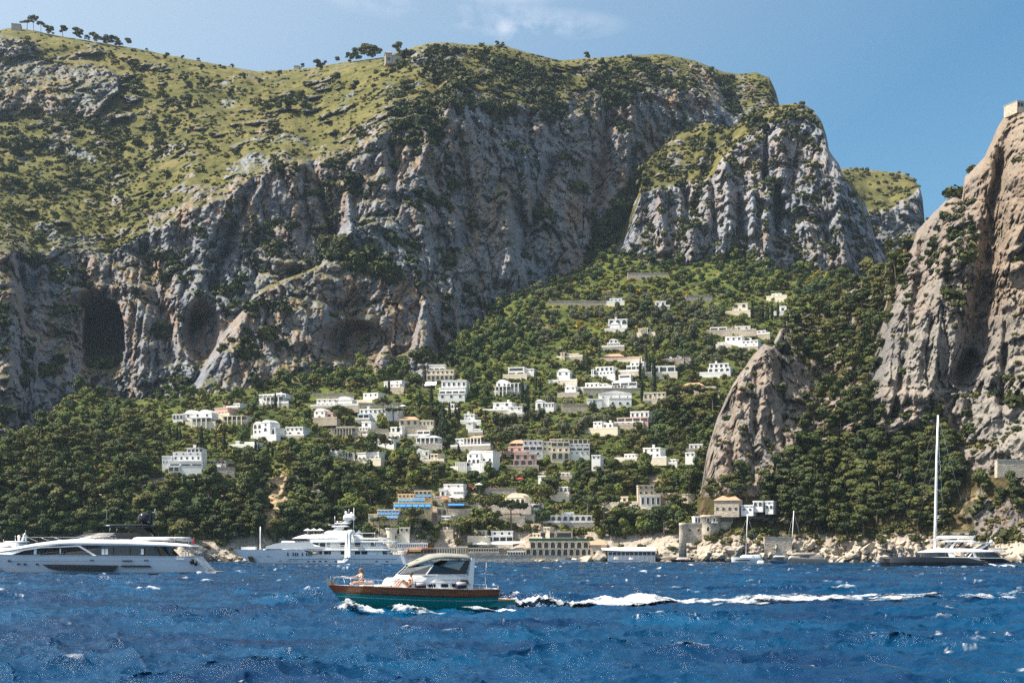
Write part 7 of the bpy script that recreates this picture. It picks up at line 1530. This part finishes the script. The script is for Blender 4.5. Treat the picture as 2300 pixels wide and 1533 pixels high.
craft('long black open boat below the stone arcade', 1150, 1199, 1260, 6, B_BLACK, [(1165,1186,1254,1248,B_CUSH)], 'motor_boat', 'boat')
craft('white cabin boat left of the long black boat', 1128, 1151, 1260, 4.5, B_WHITE, [(1136,1146,1256,1250,B_WHITE),(1137,1143,1255,1252,B_GLASS)], 'motor_boat', 'boat')
craft('white boat with beige canopy below the pier restaurant', 1370, 1398, 1261, 5, B_WHITE, [(1378,1390,1256,1250,B_CUSH)], 'motor_boat', 'boat')
craft('white boat with red buoys at the right end of the pier', 1404, 1432, 1261, 5, B_WHITE, [(1412,1422,1256,1251,B_WHITE),(1416,1419,1252,1250,B_FLAG)], 'motor_boat', 'boat')
craft('teal launch cut by the right edge of the picture', 2273, 2318, 1263, 6, simple('turquoise_boat_paint', (0.02,0.22,0.28), 0.3), [(2290,2306,1257,1252,B_WHITE)], 'motor_boat', 'boat')
craft('dark inflatable behind the teal cruiser canopy near the beach', 1090, 1118, 1259, 3.5, B_ANTI, [(1100,1108,1256,1252,B_WHITE)], 'inflatable_boat', 'boat')
def far_launch():
    b = craft('white motor yacht half hidden behind the long silver yacht', -60, 66, 1284, 40, B_WHITE, [(-30,60,1245,1218,B_WHITE),(-10,48,1236,1222,B_GLASS)], 'motor_yacht', 'yacht', beam=3.2)
    r = b.root; X, Z = b.x, b.z; supers('hardtop', B_WHITE, r, [(Z(1217), X(14), X(62), 1.9), (Z(1214.5), X(16), X(60), 1.8)], 5, 20, 0.9)
    for px, py in ((41,1204.5),(57,1205)): MB().lathe([(3.6*b.s*math.sin(t), -3.8*b.s*math.cos(t)) for t in np.linspace(0.15, 3.04, 9)], (X(px), 0.3, Z(py)), 14).build('satellite_dome', B_WHITE, r, True)
    b.tubes('dome_stand', B_WHITE, [[(41,1216,0.3),(41,1207,0.3)],[(57,1216,0.3),(57,1208,0.3)],[(49,1215,0),(57,1197,0)]], 0.18); b.tubes('aerials', B_STEEL, [[(57,1197,0),(58,1190,0)],[(53,1200,-0.8),(60,1200,0.8)],[(32,1215,0.5),(32,1202,0.5)],[(5,1222,0.5),(6,1211,0.5)]], 0.05)
far_launch()
# ------------------------------------------------------------ wake, spray, boulders
def foam_mat():
    m, nt, b = newmat('sea_foam'); L = nt.links.new
    b.inputs['Base Color'].default_value = (0.62,0.66,0.70,1); b.inputs['Roughness'].default_value = 0.8
    a = nt.nodes.new('ShaderNodeAttribute'); a.attribute_name = 'den'
    n = tex(nt, 2.6, 6, 0.7, stretch=(0.55, 1, 1)); ad = nt.nodes.new('ShaderNodeMath'); ad.operation = 'ADD'; L(a.outputs['Fac'], ad.inputs[0]); L(n.outputs[0], ad.inputs[1])
    mr = nt.nodes.new('ShaderNodeMapRange'); mr.inputs[1].default_value = 0.88; mr.inputs[2].default_value = 1.10; L(ad.outputs[0], mr.inputs[0]); L(mr.outputs[0], b.inputs['Alpha'])
    n2 = tex(nt, 9, 5, 0.7); bump(nt, b, n2.outputs[0], 1.0, 0.25); return m
MAT_FOAM = foam_mat()
def seaz(X, Y):
    gust = 0.75+1.1*np.clip(fbm(X/18, Y/26, 0, 3, 301), -0.4, 0.6); return sample(SW1, X, Y)[..., 2]*gust
def foam_strip(name, label, pts, n=700, m=36, seed=1):
    """pts: (photo px, photo py on the water, half width m, height m, density)"""
    q = [((p[0]-1150)/F*wl_dist(p[1]), wl_dist(p[1]), p[2], p[3], p[4]) for p in pts]
    t = np.linspace(0, len(q)-1, n); ii = np.arange(len(q)); A = np.array(q); C = np.stack([np.interp(t, ii, A[:, k]) for k in range(5)], -1)
    d = np.gradient(C[:, :2], axis=0); d /= np.linalg.norm(d, axis=1, keepdims=True); nrm = np.stack([-d[:, 1], d[:, 0]], -1)
    v = np.linspace(-1, 1, m); X = C[:, 0][:, None]+nrm[:, 0][:, None]*v[None]*C[:, 2][:, None]; Y = C[:, 1][:, None]+nrm[:, 1][:, None]*v[None]*C[:, 2][:, None]
    n1 = fbm(X/1.3, Y/1.3, 0, 4, seed, 0.6); n2 = fbm(X/0.35, Y/0.35, 0, 3, seed+9, 0.6)
    prof = np.clip(1-v**2, 0, 1)[None]; hz = C[:, 3][:, None]*prof*(0.55+1.9*n1+1.1*n2)
    Z = seaz(X, Y)+np.clip(hz, 0, None)+0.14*prof+0.10
    den = C[:, 4][:, None]*(1-np.abs(v)[None]**1.6)+1.3*(fbm(X/2.2, Y/1.0, 0, 4, seed+20, 0.6))-0.06
    me = gridmesh(name, np.stack([X, Y, Z], -1), MAT_FOAM); set_attr(me, 'den', 'FLOAT', den); o = link(bpy.data.objects.new(name, me)); tag(o, label, kind='stuff'); return o
foam_strip('wake_foam', 'white foaming wake trailing behind the teal cruiser', [(1120,1369,0.9,0.14,0.8),(1150,1368,1.5,0.45,1.05),(1200,1367,2.2,0.70,1.05),(1250,1366,2.4,0.58,1.05),(1330,1364,2.2,0.16,0.95),(1390,1361,2.3,0.30,0.95),(1430,1360,2.4,0.22,0.9),
    (1500,1357,2.6,0.14,0.78),(1600,1355,2.8,0.12,0.68),(1700,1355,3.0,0.24,0.74),(1780,1354,3.0,0.10,0.62),(1880,1350,3.4,0.22,0.72),(1960,1349,3.2,0.10,0.60),(2100,1346,3.4,0.14,0.60),(2200,1344,3.2,0.06,0.48),(2330,1341,3.2,0.05,0.44)], seed=501)
foam_strip('bow_wave', 'white bow wave curling off the teal cruiser', [(752,1372,0.3,0.08,0.4),(775,1374,0.7,0.34,0.7),(800,1377,0.9,0.36,0.78),(835,1379,0.8,0.22,0.72),(868,1377,0.5,0.08,0.4)], 160, 28, 503)
foam_strip('side_wave', 'strip of foam along the side of the teal cruiser', [(876,1376,0.4,0.10,0.5),(905,1378,0.8,0.42,0.95),(940,1379,0.9,0.30,0.9),(975,1380,0.5,0.06,0.5),(1040,1378,0.5,0.05,0.45),(1090,1376,0.8,0.10,0.8),(1140,1374,1.2,0.25,0.95)], 240, 24, 505)
foam_strip('yacht_wake', 'thin white wake behind the graphite catamaran', [(2190,1273.5,1.0,0.1,0.6),(2240,1274,1.4,0.15,0.8),(2330,1273.5,1.6,0.15,0.8)], 200, 14, 507)
def spray(name, label, spots):
    mb = MB(); r = random.Random(5)
    for px, py, hp, w, n in spots:
        Y = wl_dist(py); s = Y/F
        for _ in range(n):
            t = r.random()**1.8; x = (px-1150)*s+r.gauss(0, w*s); z = t*hp*s; y = Y+r.gauss(0, 0.5); k = r.uniform(0.010, 0.034)*(1.2-t*0.6)
            c = Vector((x, y, z)); d = [Vector((r.gauss(0,1), r.gauss(0,1), r.gauss(0,1))).normalized()*k for _ in range(4)]; mb.add([c+q for q in d], [(0,1,2),(0,2,3),(0,3,1),(1,3,2)])
    m = simple('spray_drops', (0.88,0.90,0.92), 0.4); o = mb.build(name, m); tag(o, label, kind='stuff')
spray('spray', 'flying drops of spray over the wake and bow wave', [(1210,1364,34,14,420),(1240,1364,26,16,300),(1180,1364,22,12,200),(1370,1362,14,16,120),(1432,1344,26,5,260),(1470,1344,20,6,140),(1445,1344,8,14,140),(785,1373,20,14,260),(765,1370,10,9,100),(920,1377,12,16,140)])

def boulder_meshes():
    out = []; m = simple('shore_limestone', (0.44,0.38,0.30), 0.95, var=0.42, scale=1.6, bmp=0.8)
    for k in range(8):
        bm = bmesh.new(); bmesh.ops.create_icosphere(bm, subdivisions=3, radius=1.0); co = np.array([v.co[:] for v in bm.verts]); r = np.random.default_rng(900+k)
        for _ in range(16):                                    # planar breaks
            d = r.normal(size=3); d /= np.linalg.norm(d); h = r.uniform(0.32, 0.75); t = co@d; co = np.where((t > h)[:, None], co-(t-h)[:, None]*d[None]*0.92, co)
        co = co*(1+0.30*fbm(co[:, 0]*2.2+k*9, co[:, 1]*2.2, co[:, 2]*2.2, 3, 950))[:, None]
        for v, c in zip(bm.verts, co): v.co = c
        me = bpy.data.meshes.new('boulder'); bm.to_mesh(me); bm.free(); me.materials.append(m); out.append(me)
    return out
def boulders():
    named = []; ms = boulder_meshes(); r = random.Random(8); n = 0
    bands = [(1480,1600,1216,1262,46,E,'below the old stone tower wall'),(1590,1780,1226,1262,60,E,'below the round castle'),(1780,1980,1222,1262,66,E,'right of the moored sailing boats'),(1980,2310,1200,1262,84,E,'behind the dark catamaran'),
             (440,560,1238,1260,24,D,'left of the white superyacht'),(1180,1360,1248,1260,26,D,'below the stone arcade'),(480,700,1240,1258,8,D,'left of the white superyacht')]
    for x0, x1, y0, y1, k, L, w in bands:
        for _ in range(k):
            px = r.uniform(x0, x1); t = r.random(); py = y0+(y1-y0)*t**0.7
            if px < E.px[0]+4 and L is E: L = D
            q = on(L, px, py); Lw = L
            s = r.choice((0.5, 0.6, 0.7, 0.9, 0.9, 1.2, 1.7))*(0.8 if L is D else 1.0); o = bpy.data.objects.new('boulder', ms[n % 8]); link(o); n += 1
            o.location = (q.x, q.y-0.5*s, max(0.0, q.z)+0.05*s); o.scale = (s*r.uniform(1.0, 1.6), s*r.uniform(0.8, 1.2), s*r.uniform(0.6, 0.95)); o.rotation_euler = (r.uniform(-.3,.3), r.uniform(-.3,.3), r.uniform(0,6.28))
            tag(o, None, 'boulder'); named.append((o, 'pale boulder', 'boulders along the shore', px, py))
    name_things(named)
    for px, py, s, lb in ((1345,1258,4.0,'large brown rock at the water left of the pier restaurant'),(1315,1258,3.4,'flat brown rock right of the white launch'),(1640,1238,3.2,'largest pale boulder below the castle wall'),(1985,1258,3.6,'dark wet rock behind the bow of the catamaran'),(1820,1228,3.0,'tall pale rock above the bronze cruiser'),(1950,1236,3.2,'broad pale rock mass left of the catamaran'),(565,1252,2.4,'pale rock behind the bow of the superyacht'),(455,1245,3.0,'pale rock behind the silver yacht stern')):
        q = on(E if px > 1600 else D, px, py); o = bpy.data.objects.new('shore_rock', ms[int(px) % 8]); link(o); o.location = (q.x, q.y-1, max(0, q.z)+0.2*s); o.scale = (s*1.25, s, s*0.75); o.rotation_euler = (0.1, 0.15, px); tag(o, lb, 'rock')
boulders()

# ------------------------------------------------------------ sea haze
def haze():
    o = MB().box(-3900, 3900, -60, 1500, -4, 620).build('haze', [])
    m = bpy.data.materials.new('haze'); m.use_nodes = True; nt = m.node_tree; nt.nodes.clear()
    v = nt.nodes.new('ShaderNodeVolumePrincipled'); v.inputs['Color'].default_value = (0.62, 0.80, 1.0, 1); v.inputs['Density'].default_value = 0.00005
    v.inputs['Anisotropy'].default_value = 0.3
    out = nt.nodes.new('ShaderNodeOutputMaterial'); nt.links.new(v.outputs[0], out.inputs['Volume']); o.data.materials.append(m)
    tag(o, 'thin bluish sea haze over the whole bay', kind='stuff'); o.display_type = 'WIRE'
haze()
